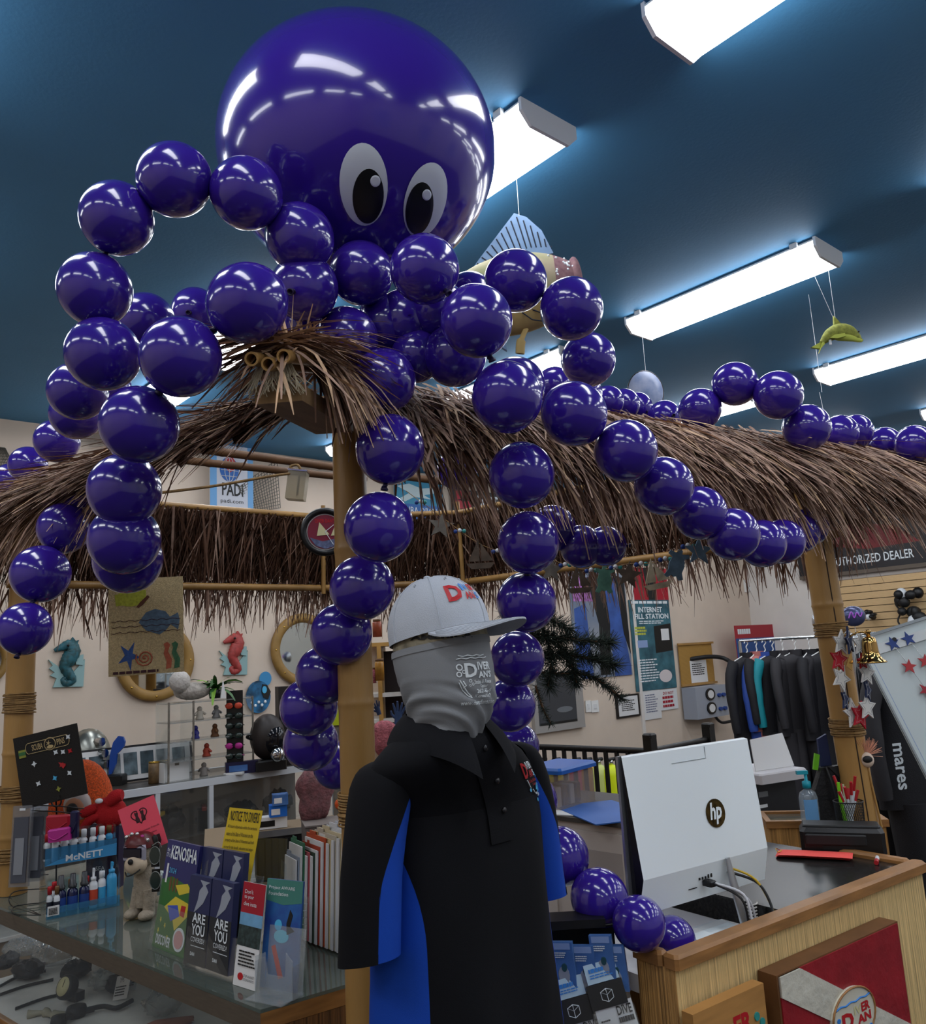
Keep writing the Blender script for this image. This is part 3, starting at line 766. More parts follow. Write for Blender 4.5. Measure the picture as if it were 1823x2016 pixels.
# printed band between cap and gaiter
band = thing('printed_headband', 'tan band with dark block print showing between cap and gaiter', 'headband', HC2, RH)
MB().grid(lambda u, v: gpt(2*PI*u, 1.78 - .045*v, -.0008, 0), 48, 3).build('band_body', mat('tan_band', '#8b8470', 0.8, noise=(50, .35)), band)
wraptext([('AMERICA', -.09, .02, 1.752, 1.761, .05)], m_print_k, band, lambda p: gpt(d2(232) + p[0]/.083, p[2], .0016, 0), 'band_lettering')
# ---- cap
capo = thing('baseball_cap', 'white baseball cap with red and blue stitched letters on the form\'s head', 'cap', (HC2.x, HC2.y, 1.772), RH)
TL = Matrix.Rotation(math.radians(-11), 4, 'X')
def dome(th, p, lift=0.0):
    r = math.sin(p); h = math.cos(p)
    sq = 1 + .035*max(0, -math.sin(th))*math.sin(2*p)   # crown stands up at the front
    v = Vector(((.083 + lift)*r*math.cos(th)*sq, (.1015 + lift)*r*math.sin(th)*sq + .004, (.112 + lift)*h**.86 if h > 0 else 0))
    return TL @ (v + Vector((0, 0, -.012)))
for k in range(6):
    a0 = d2(60*k - 90)
    MB().grid(lambda u, v: dome(a0 + d2(60)*u, PI/2*v), 8, 12).build('crown_panel', m_cap, capo)
    MB().tube([dome(a0, PI/2*j/12, .0006) for j in range(1, 13)], .0011, 5).build('seam', m_cap, capo)
    MB().ring(.003, .0011, Matrix.Translation(dome(a0 + d2(30), .62, .0008)), 10, 5).build('eyelet', m_cap, capo)
MB().ball(tuple(dome(0, 0, .001)), .007, .007, .004).build('button', m_cap, capo)
def brim(u, v, dz=0.0):
    th = d2(-90) + d2(150)*(u-.5); cc = max(0, math.cos((u-.5)*PI)); e = .07*cc**.75
    x = (.083 + e*v*.55)*math.cos(th); y = (.1015 + e*v*1.08)*math.sin(th) + .004
    z = -.0125 - .010*v*cc - .055*(2*(u-.5))**2*v*cc
    return TL @ Vector((x, y, z + dz))
mb = MB().grid(brim, 30, 8).grid(lambda u, v: brim(1-u, v, -.0035), 30, 8)
mb.grid(lambda u, v: brim(u, 1, -.0035*v), 30, 1)
mb.build('brim', m_cap, capo)
st = MB()
for q in (.25, .42, .58, .74, .9): st.tube([brim(u/20, q, .0004) for u in range(1, 20)], .0004, 4, cap=False)
st.build('brim_stitching', m_capin, capo)
MB().grid(lambda u, v: dome(d2(100) + d2(-20)*u + d2(0), PI/2 - .22*v, .0025), 6, 3).build('back_strap', m_capin, capo)
def cmap(p): return dome(d2(-90 - 14) + p[0]/.092, PI/2 - p[2]/.105, .0022)
wraptext([('D', -.05, -.017, .036, .073, .04), ('AN', -.013, .012, .036, .052, .035)], m_red, capo, cmap, 'stitched_letters')
wraptext([('I', -.013, -.007, .056, .074, .04), ('V', -.006, .006, .056, .073, .03), ('S', .015, .024, .036, .05, .03)], m_pb, capo, cmap, 'stitched_letters')
wraptext([('ER', .008, .026, .055, .071, .035)], m_red, capo, cmap, 'stitched_letters')
# ================================================================= glass counter at the left
ZC = 0.95
m_alu = mat('counter_channel', '#6b6154', 0.45, metal=0.4, noise=(20, .1, (1, 1, 8)))
m_oak = mat('oak_trim', '#96693a', 0.45, noise=(9, 0.25, (1, 1, 7)))
m_raf_d = mat('reed_panel_dark', '#6e4a26', 0.8, noise=(60, .5, (3, 3, .04)), bump=(60, .6, (3, 3, .04)))
m_deck = mat('shelf_board', '#d5d2cc', 0.7, noise=(20, .06))
A, Bf, Bb, Ee = Vector((.948, 1.88, 0)), Vector((.672, 3.80, 0)), Vector((1.22, 3.86, 0)), Vector((1.62, 1.80, 0))
counter = thing('glass_counter', 'glass-topped display counter with a dull metal edge and brown reed end', 'counter', A.copy())
def polyp(name, pts, z0, z1, m, parent, org):
    n = len(pts); ar = sum(pts[i].x*pts[(i+1)%n].y - pts[(i+1)%n].x*pts[i].y for i in range(n))
    if ar < 0: pts = pts[::-1]
    vs = [(p.x-org.x, p.y-org.y, z0) for p in pts] + [(p.x-org.x, p.y-org.y, z1) for p in pts]
    return MB().add(vs, [tuple(range(n-1,-1,-1)), tuple(range(n, 2*n))] + [(i, (i+1)%n, n+(i+1)%n, n+i) for i in range(n)]).build(name, m, parent)
cq = [A, Bf, Bb, Ee]; cen = (A+Bf+Bb+Ee)/4
m_top = thin('counter_top_glass', '#7d8880', .03, .36, .085)
polyp('glass_top', cq, ZC-.008, ZC, m_top, counter, A)
def bar(name, p, q, z0, z1, wd, m, parent, org, inward):
    t = (q-p).normalized(); n = Vector((-t.y, t.x, 0)); n = n if n.dot(inward-p) > 0 else -n
    return polyp(name, [p, q, q+n*wd, p+n*wd], z0, z1, m, parent, org)
bar('edge_channel', A, Bf, ZC-.055, ZC-.0085, .03, m_alu, counter, A, cen)
bar('edge_channel', Bf, Bb, ZC-.055, ZC-.0085, .03, m_alu, counter, A, cen)
bar('end_trim', A, Ee, ZC-.045, ZC-.0085, .02, m_oak, counter, A, cen)
bar('end_trim', A + Vector((0, .001, 0)), A + (Ee-A).normalized()*.02, 0, ZC-.046, .02, m_oak, counter, A, cen)
bar('end_panel', A.lerp(Ee, .04), Ee, 0, ZC-.046, .015, m_raf_d, counter, A, cen)
bar('back_panel', Bb, Ee, 0, ZC-.05, .015, m_raf_d, counter, A, cen)
ins = [p.lerp(cen, .03) for p in cq]
polyp('shelf', ins, .585, .60, m_deck, counter, A)
bar('shelf_trim', A, Bf, .56, .602, .02, m_oak, counter, A, cen)
bar('front_pane', A.lerp(Bf, .01), A.lerp(Bf, .99), .603, ZC-.056, .005, m_glass, counter, A, cen)
bar('base_panel', A, Bf, 0.02, .56, .015, m_raf_d, counter, A, cen)
# ---- goods on the shelf of the counter
m_rub = mat('black_rubber', '#17181a', 0.5); m_bag = thin('plastic_bag', '#c9cfcf', .12, .25, .08, bump=(45, 1.0))
m_paper = mat('white_paper', '#dcdcdc', 0.8); m_brass = mat('brass', '#c8a24a', 0.25, metal=1.0); m_chrome = mat('chrome', '#c8cacc', 0.12, metal=1.0)
m_cream = mat('cream_dial', '#cfc89a', 0.5)
def sh(px, py, z=.602): p = PZ(px, py, z); p.z = z; return p
def crumple(name, label, px, py, rx, ry, rz_, m, cat='bag', z=.602, seed=1):
    r = random.Random(seed); mb = MB(); mb.ball((0, 0, rz_), rx, ry, rz_, 18, 12)
    mb.v = [(x*(1+r.uniform(-.18, .18)), y*(1+r.uniform(-.18, .18)), max(.0005, zz*(1+r.uniform(-.22, .22)))) for x, y, zz in mb.v]
    return tag(mb.build(name, m, None, sh(px, py, z), r.uniform(0, 3)), label, cat)
crumple('plastic_bag', 'crumpled clear bag in the counter by its far end', 45, 1880, .09, .06, .03, m_bag, seed=1)
crumple('plastic_bag', 'clear bag on the counter shelf over the black strap', 100, 1900, .10, .06, .035, m_bag, seed=2)
crumple('plastic_bag', 'clear bag behind the dial gauge in the counter', 205, 1945, .07, .05, .03, m_bag, seed=3)
crumple('plastic_bag', 'crumpled clear bag near the counter corner', 320, 1995, .08, .06, .035, m_bag, seed=4)
crumple('gear_pouch', 'black pouch lying in the counter at the frame edge', 15, 1905, .06, .04, .025, m_rub, 'pouch', seed=5)
crumple('gear_pouch', 'black pouch in the counter below the spray bottles', 55, 1925, .07, .05, .03, m_rub, 'pouch', seed=6)
crumple('gear_pouch', 'black pouch in the counter under the figurine', 150, 1925, .06, .05, .03, m_rub, 'pouch', seed=7)
crumple('gear_pouch', 'black pouch beside the barcode tag in the counter', 232, 1955, .04, .04, .03, m_rub, 'pouch', seed=8)
crumple('coral_cloth', 'rust-coloured cloth at the bottom of the counter', 300, 2035, .12, .05, .012, mat('rust_cloth', '#9a5a42', .9), 'cloth', seed=9)
g = thing('dial_gauge', 'black dive gauge console with a cream dial in the counter', 'gauge', sh(140, 1972), math.radians(-70))
MB().lathe([(0, 0), (.035, 0), (.04, .01), (.04, .03), (.034, .036), (0, .036)], 24, Matrix.Translation((0, 0, .045)) @ Matrix.Rotation(1.15, 4, 'X')).box(-.025, .025, .0, .035, 0, .03).build('housing', m_rub, g)
dm = Matrix.Translation((0, -.033, .0605)) @ Matrix.Rotation(1.15, 4, 'X')
MB().lathe([(0, 0), (.030, 0), (.030, .001), (0, .001)], 24, dm).build('dial', m_cream, g)
MB().box(-.001, .001, -.002, .022, .001, .002, dm).build('needle', m_print_k, g)
g = thing('regulator', 'black regulator second stage and hose on the counter shelf', 'regulator', sh(150, 2000), math.radians(-30))
MB().lathe([(0, 0), (.03, 0), (.035, .012), (.03, .03), (.012, .035), (0, .035)], 18).build('stage_body', m_rub, g)
MB().tube(smooth_path([(.03, 0, .015), (.08, .02, .012), (.13, -.01, .012), (.17, .04, .012)]), .008, 8).build('hose', m_rub, g)
g = thing('regulator', 'black mouthpiece with a hose at the bottom left of the counter', 'regulator', sh(115, 2020), math.radians(10))
MB().lathe([(0, 0), (.022, 0), (.026, .01), (.022, .03), (0, .034)], 16).build('stage_body', m_rub, g)
MB().tube(smooth_path([(.02, 0, .015), (.07, .015, .012), (.12, .0, .012)]), .01, 8).build('hose', m_rub, g)
g = tag(MB().tube(smooth_path([(0, 0, .008), (.05, .02, .01), (.1, .0, .012), (.15, .03, .008)]), [.016, .014, .012, .010, .008, .007]*3 + [.007], 8).build('snorkel_part', mat('clear_rubber', '#b9b39a', .25, trans=.3), None, sh(55, 2003), math.radians(-55)), 'clear rubber snorkel part lying in the counter', 'snorkel part')
for i, (a, b, c) in enumerate((((0, 1962), (50, 1945), (105, 1932)), ((0, 1945), (40, 1925), (90, 1915)), ((30, 1990), (85, 1970), (120, 1962)))):
    tag(MB().tube(smooth_path([sh(*a) + Vector((0, 0, .006)), sh(*b) + Vector((0, 0, .006)), sh(*c) + Vector((0, 0, .006))]), .006, 6, flat=.5).build('strap', m_rub), ['black strap stretched across the white counter shelf', 'black strap behind another one in the counter', 'short black strap beside the snorkel part'][i], 'strap')
pt = Panel('price_tag', 'white barcode tag lying upright in the counter', 'price tag', sh(240, 1968) + Vector((0, 0, .04)), (math.radians(-25), -.25, math.radians(-70)), .075, .075, m_paper, .001)
pt.text('YPS', .3, .1, .6, .3, m_print_k); pt.lines(.1, .45, .9, .9, 4, m_print_k); pt.done()
pt = Panel('price_tag', 'small white stub beside the barcode tag in the counter', 'price tag', sh(262, 1955) + Vector((0, 0, .04)), (math.radians(-25), -.25, math.radians(-70)), .045, .06, m_paper, .001); pt.lines(.2, .2, .8, .8, 5, m_print_k); pt.done()

# ================================================================= goods standing on the counter
CRZ = math.radians(-81.6)
def onc(px, py): p = PZ(px, py, ZC); p.z = ZC + .0005; return p
# ---- stepped bottle rack
BR = onc(91, 1812); RZR = math.radians(-7)
rack = thing('bottle_rack', 'clear two-step acrylic rack with a blue printed front', 'display rack', BR, RZR)
RWd = .225
MB().box(0, RWd, 0, .003, 0, .034).build('front_lip', thin('blue_tint_acrylic', '#6ab4da', .08, .22, .06), rack)
MB().box(0, RWd, .0031, .085, 0, .003).build('floor', m_glass, rack)
MB().prism([(0, 0), (.16, 0), (.16, .25), (.085, .25), (.085, .16), (.0, .10)], 0, .003, Matrix.Translation((RWd, 0, 0)) @ Matrix.Rotation(PI/2, 4, 'Z')).build('side', m_glass, rack)
MB().prism([(0, 0), (.16, 0), (.16, .25), (.085, .25), (.085, .16), (.0, .10)], 0, .003, Matrix.Rotation(PI/2, 4, 'Z')).build('side', m_glass, rack)
MB().box(0.0035, RWd-.0035, .155, .158, 0, .25).build('back', m_glass, rack)
MB().box(.0035, RWd-.0035, .075, .154, .155, .158).build('shelf', m_glass, rack)
lp = Panel('upper_lip', '', '', (RWd/2, .07, .18), 0, RWd, .055, thin('rack_print_blue', '#5aa6d6', .1, .3, .06), .003, parent=rack)
lp.part('blue_wedge', mat('rack_wedge_blue', '#3f8fc4', .3), poly=[(0.0, 1), (.18, .75), (.8, .35), (1, .3), (1, 1)], th=.0004)
lp.text('McNETT', .28, .52, .80, .90, m_pw, .02); lp.done()
pt = Panel('price_label', '', '', (.02, -.002, .025), 0, .035, .03, m_paper, .001, parent=rack); pt.lines(.1, .2, .9, .9, 5, m_print_k, duty=.6); pt.done()
m_navy = mat('navy_bottle', '#101a45', .2, coat=.3); m_lblue = mat('light_blue_bottle', '#3d9fd2', .3); m_wb = mat('white_bottle', '#d8dde2', .35); m_grcap = mat('smoke_cap', '#4a4c50', .25, trans=.3)
m_redcap = mat('red_cap', '#b3232a', .4); m_brcap = mat('brown_cap', '#6b4c2c', .4); m_orl = mat('orange_label', '#c8482f', .5); m_navl = mat('navy_label', '#1e3e86', .5)
def bottle(x, y, z, r, h, mb_, mc, lab, label, cap='flip', ch=.025, group='bottles in the acrylic rack'):
    t = thing('bottle', label, 'bottle', rack.matrix_basis @ Vector((x, y, z)), RZR, group)
    MB().lathe([(0, 0), (r*.95, 0), (r, .003), (r, h*.82), (r*.9, h*.92), (r*.5, h), (r*.5, h+.004), (0, h+.004)], 16).build('bottle_body', mb_, t)
    if cap == 'flip': MB().lathe([(0, h+.002), (r*.72, h+.002), (r*.72, h+ch), (r*.6, h+ch+.002), (0, h+ch+.002)], 14).build('cap', mc, t)
    elif cap == 'spray': MB().lathe([(0, h+.002), (r*.75, h+.002), (r*.8, h+.01), (r*.62, h+.014), (r*.5, h+ch), (0, h+ch)], 14).build('cap', mc, t)
    else:
        MB().lathe([(0, h+.002), (r*.6, h+.002), (r*.6, h+.012), (r*.25, h+.014), (r*.25, h+ch), (0, h+ch)], 12).box(-r*.2, r*.2, -r*.9, r*.3, h+ch-.004, h+ch+.006).build('pump', mc, t)
    if lab:
        lb = MB().lathe([(r*1.012, h*.12), (r*1.012, h*.7)], 16)
        lb.f = lb.f[:-2]; lb.s = lb.s[:-2]; lb.build('label', lab, t)
    return t
rack.matrix_basis   # settle
rack_M = Matrix.Translation(BR) @ Matrix.Rotation(RZR, 4, 'Z')
class _M: matrix_basis = rack_M
rack_, rack = rack, _M
m_blacklab = mat('black_label', '#1b2030', .5)
ords = ['first', 'second', 'third', 'fourth', 'fifth', 'sixth']
for i in range(6): bottle(.035 + .029*i, .090, .159, .0125, .065, m_wb, m_wb, None if i % 2 == 9 else None, 'white flip-cap bottle, %s from the near end of the upper rack step' % ords[i]); 
for i in range(6): MB().box(.0, .005, -.0135, -.0128, .0, .05).build('stripe', m_blacklab, [o for o in COL.objects if o.name.startswith('bottle') and o.parent is None][-6+i], (.006, 0, .004))
for i, mc in enumerate((m_redcap, m_brcap, m_redcap, m_redcap, m_brcap)): bottle(.012 + .026*i, .125, .159, .0115, .06, m_wb, mc, m_blacklab, '%s bottle in the back row of the upper rack step, %s from the board side' % (['red-capped', 'brown-capped', 'red-capped', 'red-capped', 'brown-capped'][i], ords[i]))
for i in range(2): bottle(.182 + .028*i, .125, .159, .0125, .06, m_lblue, m_brcap, m_blacklab, ['light blue bottle beside the white row on the upper step', 'light blue bottle at the outer end of the upper step'][i])
for i in range(3): bottle(.045 + .036*i, .03, .003, .017, .075, m_navy, m_grcap, m_navl, 'navy spray bottle with a smoke cap, %s from the price label' % ords[i], 'spray', .045)
bottle(.145, .03, .003, .015, .085, m_wb, m_wb, m_orl, 'white pump bottle with an orange label on the lower step', 'pump', .035)
bottle(.172, .03, .003, .013, .09, m_wb, m_wb, m_lblue, 'white bottle with a light blue sleeve on the lower step', 'flip', .02)
bottle(.203, .03, .003, .017, .10, m_lblue, m_lblue, None, 'tall light blue spray bottle at the end of the lower step', 'pump', .03)
for i, mc in enumerate((m_redcap, m_brcap)): bottle(.012 + .02*i, .03 - .012*i, .003, .010, .065, m_wb, mc, m_blacklab, ['small red-capped bottle in the corner of the lower step', 'small brown-capped bottle in front of the red-capped one'][i])
for i in range(3): bottle(.03 + .05*i, .065, .003, .011, .07, m_wb, (m_redcap, m_brcap, m_redcap)[i], m_blacklab, 'bottle hidden behind the navy sprays, %s along' % ords[i])

# ---- pin board on a wire stand
def facing(px, py, d, w, h, name, label, cat, m, roll=0.0, tilt=0.0, t=.004, yaw=0.0, parent=None):
    return Panel(name, label, cat, PD(px, py, d), (tilt, roll, FACE + yaw), w*d/F_PX, h*d/F_PX, m, t)
m_card = mat('black_card', '#15120f', .75, bump=(300, .2)); m_gold = mat('gold_print', '#bfa878', .4)
pb = facing(99, 1508, 2.92, 128, 138, 'pin_board', 'black card of enamel pins with gold lettering on a wire stand', 'pin board', m_card, roll=math.radians(-10.5))
pb.text('SCUBA', .27, .15, .44, .235, m_gold, .01); pb.text('PINS', .66, .15, .78, .235, m_gold, .01)
def outline(panel, pts, r, m, name):
    mb = MB(); mb.tube([(panel.X(u), -panel.t/2-.001, panel.Z(v)) for u, v in pts + pts[:1]], r, 5, cap=False); return mb.build(name, m, panel.o)
outline(pb, [(.22 + .05*math.cos(a) if math.cos(a) < 0 else .80 + .05*math.cos(a), .195 + .075*math.sin(a)) for a in [2*PI*k/24 for k in range(24)]], .0012, m_gold, 'pill_outline')
pb.part('emblem_disc', m_card, poly=[(a, b) for a, b in ell(.55, .195, .085, .085)], th=.002); outline(pb, ell(.55, .195, .085, .085, 24), .0016, m_gold, 'emblem_ring')
pb.part('emblem', m_gold, poly=ell(.55, .235, .05, .025), th=.003); pb.part('emblem', m_gold, poly=star(.53, .18, .045, .012, 5, .3), th=.003)
m_gry = mat('yellow_enamel', '#8a8f3a', .3); m_grn = mat('green_enamel', '#2f6b3c', .3)
pb.part('pin', m_gry, rect=(.06, .19, .165, .30), th=.002); pb.part('pin_stripe', m_grn, rect=(.06, .22, .165, .265), th=.003)
pins = [(.27, .42, m_pw), (.68, .52, m_red), (.62, .33, m_pw), (.73, .35, m_pw), (.84, .36, m_red), (.84, .16, m_pw), (.29, .70, m_pw), (.55, .68, m_cyan), (.78, .66, m_pw), (.58, .84, m_gry), (.56, .96, m_print_k)]
for (u, v, m) in pins: pb.part('pin', m, poly=star(u, v, .042, .02, 4, random.random()), th=.003)
pb.part('pin', m_redcap, poly=[(.64, .48), (.74, .52), (.74, .545), (.70, .58)], th=.004)
pb.done()
wire = thing('wire_stand', 'black wire spinner stand under the pin board', 'stand', onc(40, 1782))
W0 = wire.location.copy()
mw = mat('black_wire', '#0a0a0a', .4)
def wpath(pts, r=.0022, name='wire', k=5): return MB().tube([p - W0 for p in smooth_path(pts, k)], r, 6).build(name, mw, wire)
wpath([onc(110, 1760), PD(112, 1640, 2.95), PD(110, 1570, 2.93)], .003, 'upright')
for (a, b) in (((60, 1585), (165, 1592)), ((62, 1596), (160, 1602))): wpath([PD(*a, 2.9), PD(112, a[1]+2, 2.85), PD(*b, 2.92)], .002, 'arm')
MB().ring(.017, .003, Matrix.Translation(PD(111, 1578, 2.9) - W0) @ Matrix.Rotation(FACE, 4, 'Z')).build('hook', mw, wire)
for k, (yy) in enumerate((1755, 1772, 1788)): wpath([onc(95, yy-5) + Vector((0, 0, .05-.02*k)), onc(22 + 5*k, yy+2) + Vector((0, 0, .05-.02*k)), onc(18+5*k, yy+12), onc(80, 1802)], .002, 'foot_wire')
# pouches on the stand
m_pch = thin('clear_pouch', '#b0b5bc', .15, .2, .07); m_pgr = mat('grey_pouch_card', '#4b4e58', .5)
for i, (px, py, w_, h_) in enumerate(((42, 1665, 38, 150), (73, 1660, 32, 140))):
    pp = facing(px, py, 2.86 + .05*i, w_, h_, 'phone_pouch', ['grey phone pouch in clear wrap hanging nearest the post', 'grey phone pouch behind the first on the stand'][i], 'pouch', m_pch, tilt=-.05, t=.012)
    pp.part('pouch_insert', m_pgr, rect=(.12, .14, .88, .95), th=.004); pp.part('window', mat('pouch_window', '#878b92', .3), rect=(.25, .4, .72, .85), th=.006); pp.part('hang_hole', m_pw, rect=(.35, .03, .65, .06), th=.001); pp.done()
def blob(name, label, cat, px, py, d, parts, rz=FACE, group=None):
    """thing from ellipsoids: (part, mat, x, y, z, rx, ry, rz) with x,z in pixels from (px,py)"""
    t = thing(name, label, cat, PD(px, py, d), rz, group); k = d/F_PX
    for (n, m, x, y, z, a, b, c) in parts: MB().ball((x*k, y*k, -z*k), a*k, b*k, c*k, 16, 10).build(n, m, t)
    return t
m_magenta = mat('magenta_vinyl', '#b02a86', .4); m_redv = mat('red_vinyl', '#a3182c', .4)
def case(px, py, d, w_, h_, m, name, label, cat, roll=0):
    k = d/F_PX; t = thing(name, label, cat, PD(px, py, d), (0, roll, FACE))
    MB().cbox(-w_*k/2, w_*k/2, -.012, .012, -h_*k/2, h_*k/2, .005).build('case_body', m, t)
    MB().tube(smooth_path([(-w_*k*.45, -.013, 0), (-w_*k*.1, -.016, -h_*k*.3), (w_*k*.45, -.013, h_*k*.1)]), .002, 5).build('cord', m, t); return t
case(115, 1622, 2.84, 46, 34, m_redv, 'goggle_case', 'red goggle case hanging on the wire stand', 'case')
case(118, 1643, 2.78, 44, 24, m_magenta, 'goggle_case', 'magenta goggle case below the red one', 'case', -.1)
case(147, 1622, 2.8, 15, 50, mat('navy_vinyl', '#15183f', .3), 'whistle_lanyard', 'dark blue lanyard pouch beside the red goggle case', 'lanyard')
# ---- plush toys
m_orp = mat('orange_glitter_plush', '#d0531a', .75, noise=(160, .45), bump=(300, .6)); m_eyo = mat('plush_eye_ring', '#a9775a', .6)
t = thing('plush_fish', 'orange glittery plush fish with a huge eye behind the pin board', 'plush toy', PD(160, 1590, 3.1), FACE)
k = 3.1/F_PX
MB().ball((0, 0, 0), 62*k, 45*k, 92*k, 24, 16).build('body', m_orp, t)
MB().ball((10*k, -38*k, 10*k), 27*k, 14*k, 29*k, 18, 12).build('eye_white', mat('plush_eye_white', '#b9b2ae', .4), t)
MB().ball((9*k, -44*k, 8*k), 20*k, 12*k, 20*k, 18, 12).build('iris', m_eyo, t); MB().ball((8*k, -50*k, 6*k), 13*k, 9*k, 13*k).build('pupil', m_print_k, t)
MB().prism([(x*k, z*k) for x, z in ((-10, -50), (30, -60), (45, -95), (0, -85))], -20*k, 0).build('fin', m_orp, t)
m_redp = mat('red_plush', '#b1121a', .85, bump=(300, .5))
t = thing('plush_crab', 'red plush crab sitting over the bottle rack', 'plush toy', PD(205, 1600, 2.98), FACE); k = 2.98/F_PX
MB().ball((10*k, 0, 0), 34*k, 25*k, 30*k, 18, 12).build('body', m_redp, t)
for pts, r in (([(-5, 15), (-22, 8), (-36, 2)], 9), ([(0, -2), (-20, -10), (-34, -26)], 8), ([(15, 20), (30, 32), (43, 34)], 12), ([(20, -20), (15, -40), (22, -52)], 8), ([(0, -22), (-8, -40), (-5, -55)], 8)):
    MB().tube([(x*k, -18*k, z*k) for x, z in smooth_path([Vector((a, b, 0)) for a, b in pts], 4) for x, z in ((x, z),)] if False else [(p.x*k, -18*k, p.y*k) for p in smooth_path([Vector((a, b, 0)) for a, b in pts], 4)], [r*k*(.8 + .3*math.sin(PI*i/8)) for i in range(9)], 10).build('claw', m_redp, t)
MB().ball((0, -24*k, 26*k), 8*k, 5*k, 5*k).build('eye', m_pw, t)
# ---- dark display box with a card behind the rack
t = thing('card_box', 'dark purple display box with a skull-and-cap card behind the rack', 'box', PD(203, 1690, 2.93), FACE); k = 2.93/F_PX
MB().box(-33*k, 30*k, 0, .05, -58*k, 58*k).build('box_body', mat('dark_purple_card', '#241a3a', .5), t)
MB().prism([(-28*k, 58*k), (22*k, 58*k), (18*k, 84*k), (-2*k, 98*k), (-24*k, 78*k)], -.002, .0).build('header_card', mat('header_card', '#2a2347', .5), t)
mb = MB(); mb.text("SEA", -14*k, 4*k, -22*k, -14*k, -.002); mb.box(-22*k, 14*k, -.0035, -.003, 66*k, 71*k); mb.build('lettering', m_pw, t)
MB().prism([(-4*k, 76*k), (8*k, 90*k), (12*k, 76*k)], -.004, -.002).build('cap_picture', m_pw, t)
# ---- pink leaflet
m_pink = mat('pink_paper', '#f0566a', .8)
pk = facing(281, 1627, 2.72, 76, 96, 'pink_leaflet', 'bright pink leaflet with cat and dog silhouettes above the dog figurine', 'leaflet', m_pink, roll=math.radians(-20), tilt=-.1, t=.0012)
m_ink = mat('leaflet_ink', '#3a1820', .7)
mb = MB()
mb.tube([(pk.X(.5 + .21*math.sin(a)**3*1.0), -.0014, pk.Z(.27 - .013*(13*math.cos(a) - 5*math.cos(2*a) - 2*math.cos(3*a) - math.cos(4*a))*.75)) for a in [2*PI*j/40*.82 + .55 for j in range(41)]], .0017, 5); mb.build('heart_outline', m_ink, pk.o)
for (cu, s_) in ((.43, 1), (.58, -1)):
    pk.part('animal_silhouette', m_ink, poly=[(cu + s_*a, b) for a, b in ((-.05, .40), (-.06, .33), (-.035, .27), (-.05, .22), (-.04, .175), (-.02, .195), (.015, .195), (.035, .17), (.045, .22), (.03, .27), (.05, .33), (.055, .40))], th=.0006)
pk.text('Kenosha Forgotten Friends', .08, .565, .92, .61, m_ink); pk.text('Monetary Donations', .2, .66, .82, .705, m_ink)
pk.part('sock_picture', m_ink, poly=[(.72, .76), (.86, .76), (.86, .90), (.80, .97), (.62, .99), (.60, .93), (.72, .88)], th=.0006); pk.done()
# ---- dog figurine with goggles
m_stone = mat('stone_resin', '#9a8f7e', .8, noise=(35, .18), bump=(150, .4)); m_helm = mat('maroon_helmet', '#5a1a1c', .35, noise=(40, .2))
m_muzz = mat('muzzle_resin', '#c6b49c', .7, noise=(30, .1))
DB = onc(290, 1806); k = 2.62/F_PX*1.1
dog = thing('dog_figurine', 'stone dog figurine with a maroon helmet and grey goggles', 'figurine', DB, FACE - .25)
mb = MB()
MB().tube([(-6*k, 4*k, 20*k), (-6*k, 2*k, 60*k), (-10*k, 0, 92*k)], [19*k, 21*k, 15*k], 14).build('body', m_stone, dog)
for (x, y) in ((-22, -4), (10, -8)):
    MB().tube([(x*.7*k, y*k, 50*k), (x*.9*k, y*k, 30*k), (x*k, (y-2)*k, 8*k)], [11*k, 10*k, 11*k], 12).build('leg', m_stone, dog)
    MB().ball((x*k, (y-9)*k, 9*k), 13*k, 17*k, 9*k).build('paw', m_stone, dog)
for (x, y) in ((-20, 20), (12, 20)): MB().ball((x*k, y*k, 16*k), 14*k, 18*k, 16*k).build('haunch', m_stone, dog)
MB().ball((-12*k, -4*k, 110*k), 27*k, 27*k, 28*k, 20, 14).build('head', m_stone, dog)
MB().ball((-6*k, -26*k, 96*k), 21*k, 16*k, 17*k, 18, 12).build('muzzle', m_muzz, dog)
MB().ball((-5*k, -43*k, 104*k), 5*k, 4*k, 5*k).build('nose', m_print_k, dog)
MB().tube(smooth_path([(-22*k, -34*k, 84*k), (-12*k, -42*k, 80*k), (2*k, -42*k, 84*k), (10*k, -36*k, 90*k)]), 1.3*k, 5).build('mouth', m_print_k, dog)
MB().grid(lambda u, v: (-12*k + 30*k*math.sin(PI/2*v)*math.cos(2*PI*u), -3*k + 30*k*math.sin(PI/2*v)*math.sin(2*PI*u), 122*k + 26*k*math.cos(PI/2*v)), 24, 8).build('helmet', m_helm, dog)
gog = MB().cbox(-24*k, 24*k, -8*k, 4*k, -13*k, 12*k, 6*k, Matrix.Translation((-9*k, -24*k, 117*k))).build('goggles', mat('goggle_frame', '#a09dac', .4), dog)
MB().cbox(-19*k, 19*k, -3*k, 0, -8*k, 8*k, 1.5*k, Matrix.Translation((-9*k, -31.2*k, 117*k))).build('goggle_lens', mat('goggle_lens', '#171322', .1), gog)
for s_ in (-1, 1): MB().ball(((-12 + 27*s_)*k, -2*k, 130*k), 7*k, 5*k, 12*k).build('ear', m_print_k if s_ > 0 else m_stone, dog)
for q in range(5): MB().ball(((-34 + 11*q)*k, -16*k, (140 + 6*math.sin(q))*k), 4*k, 3*k, 4*k).build('rhinestone', m_chrome if q != 3 else m_magenta, dog)
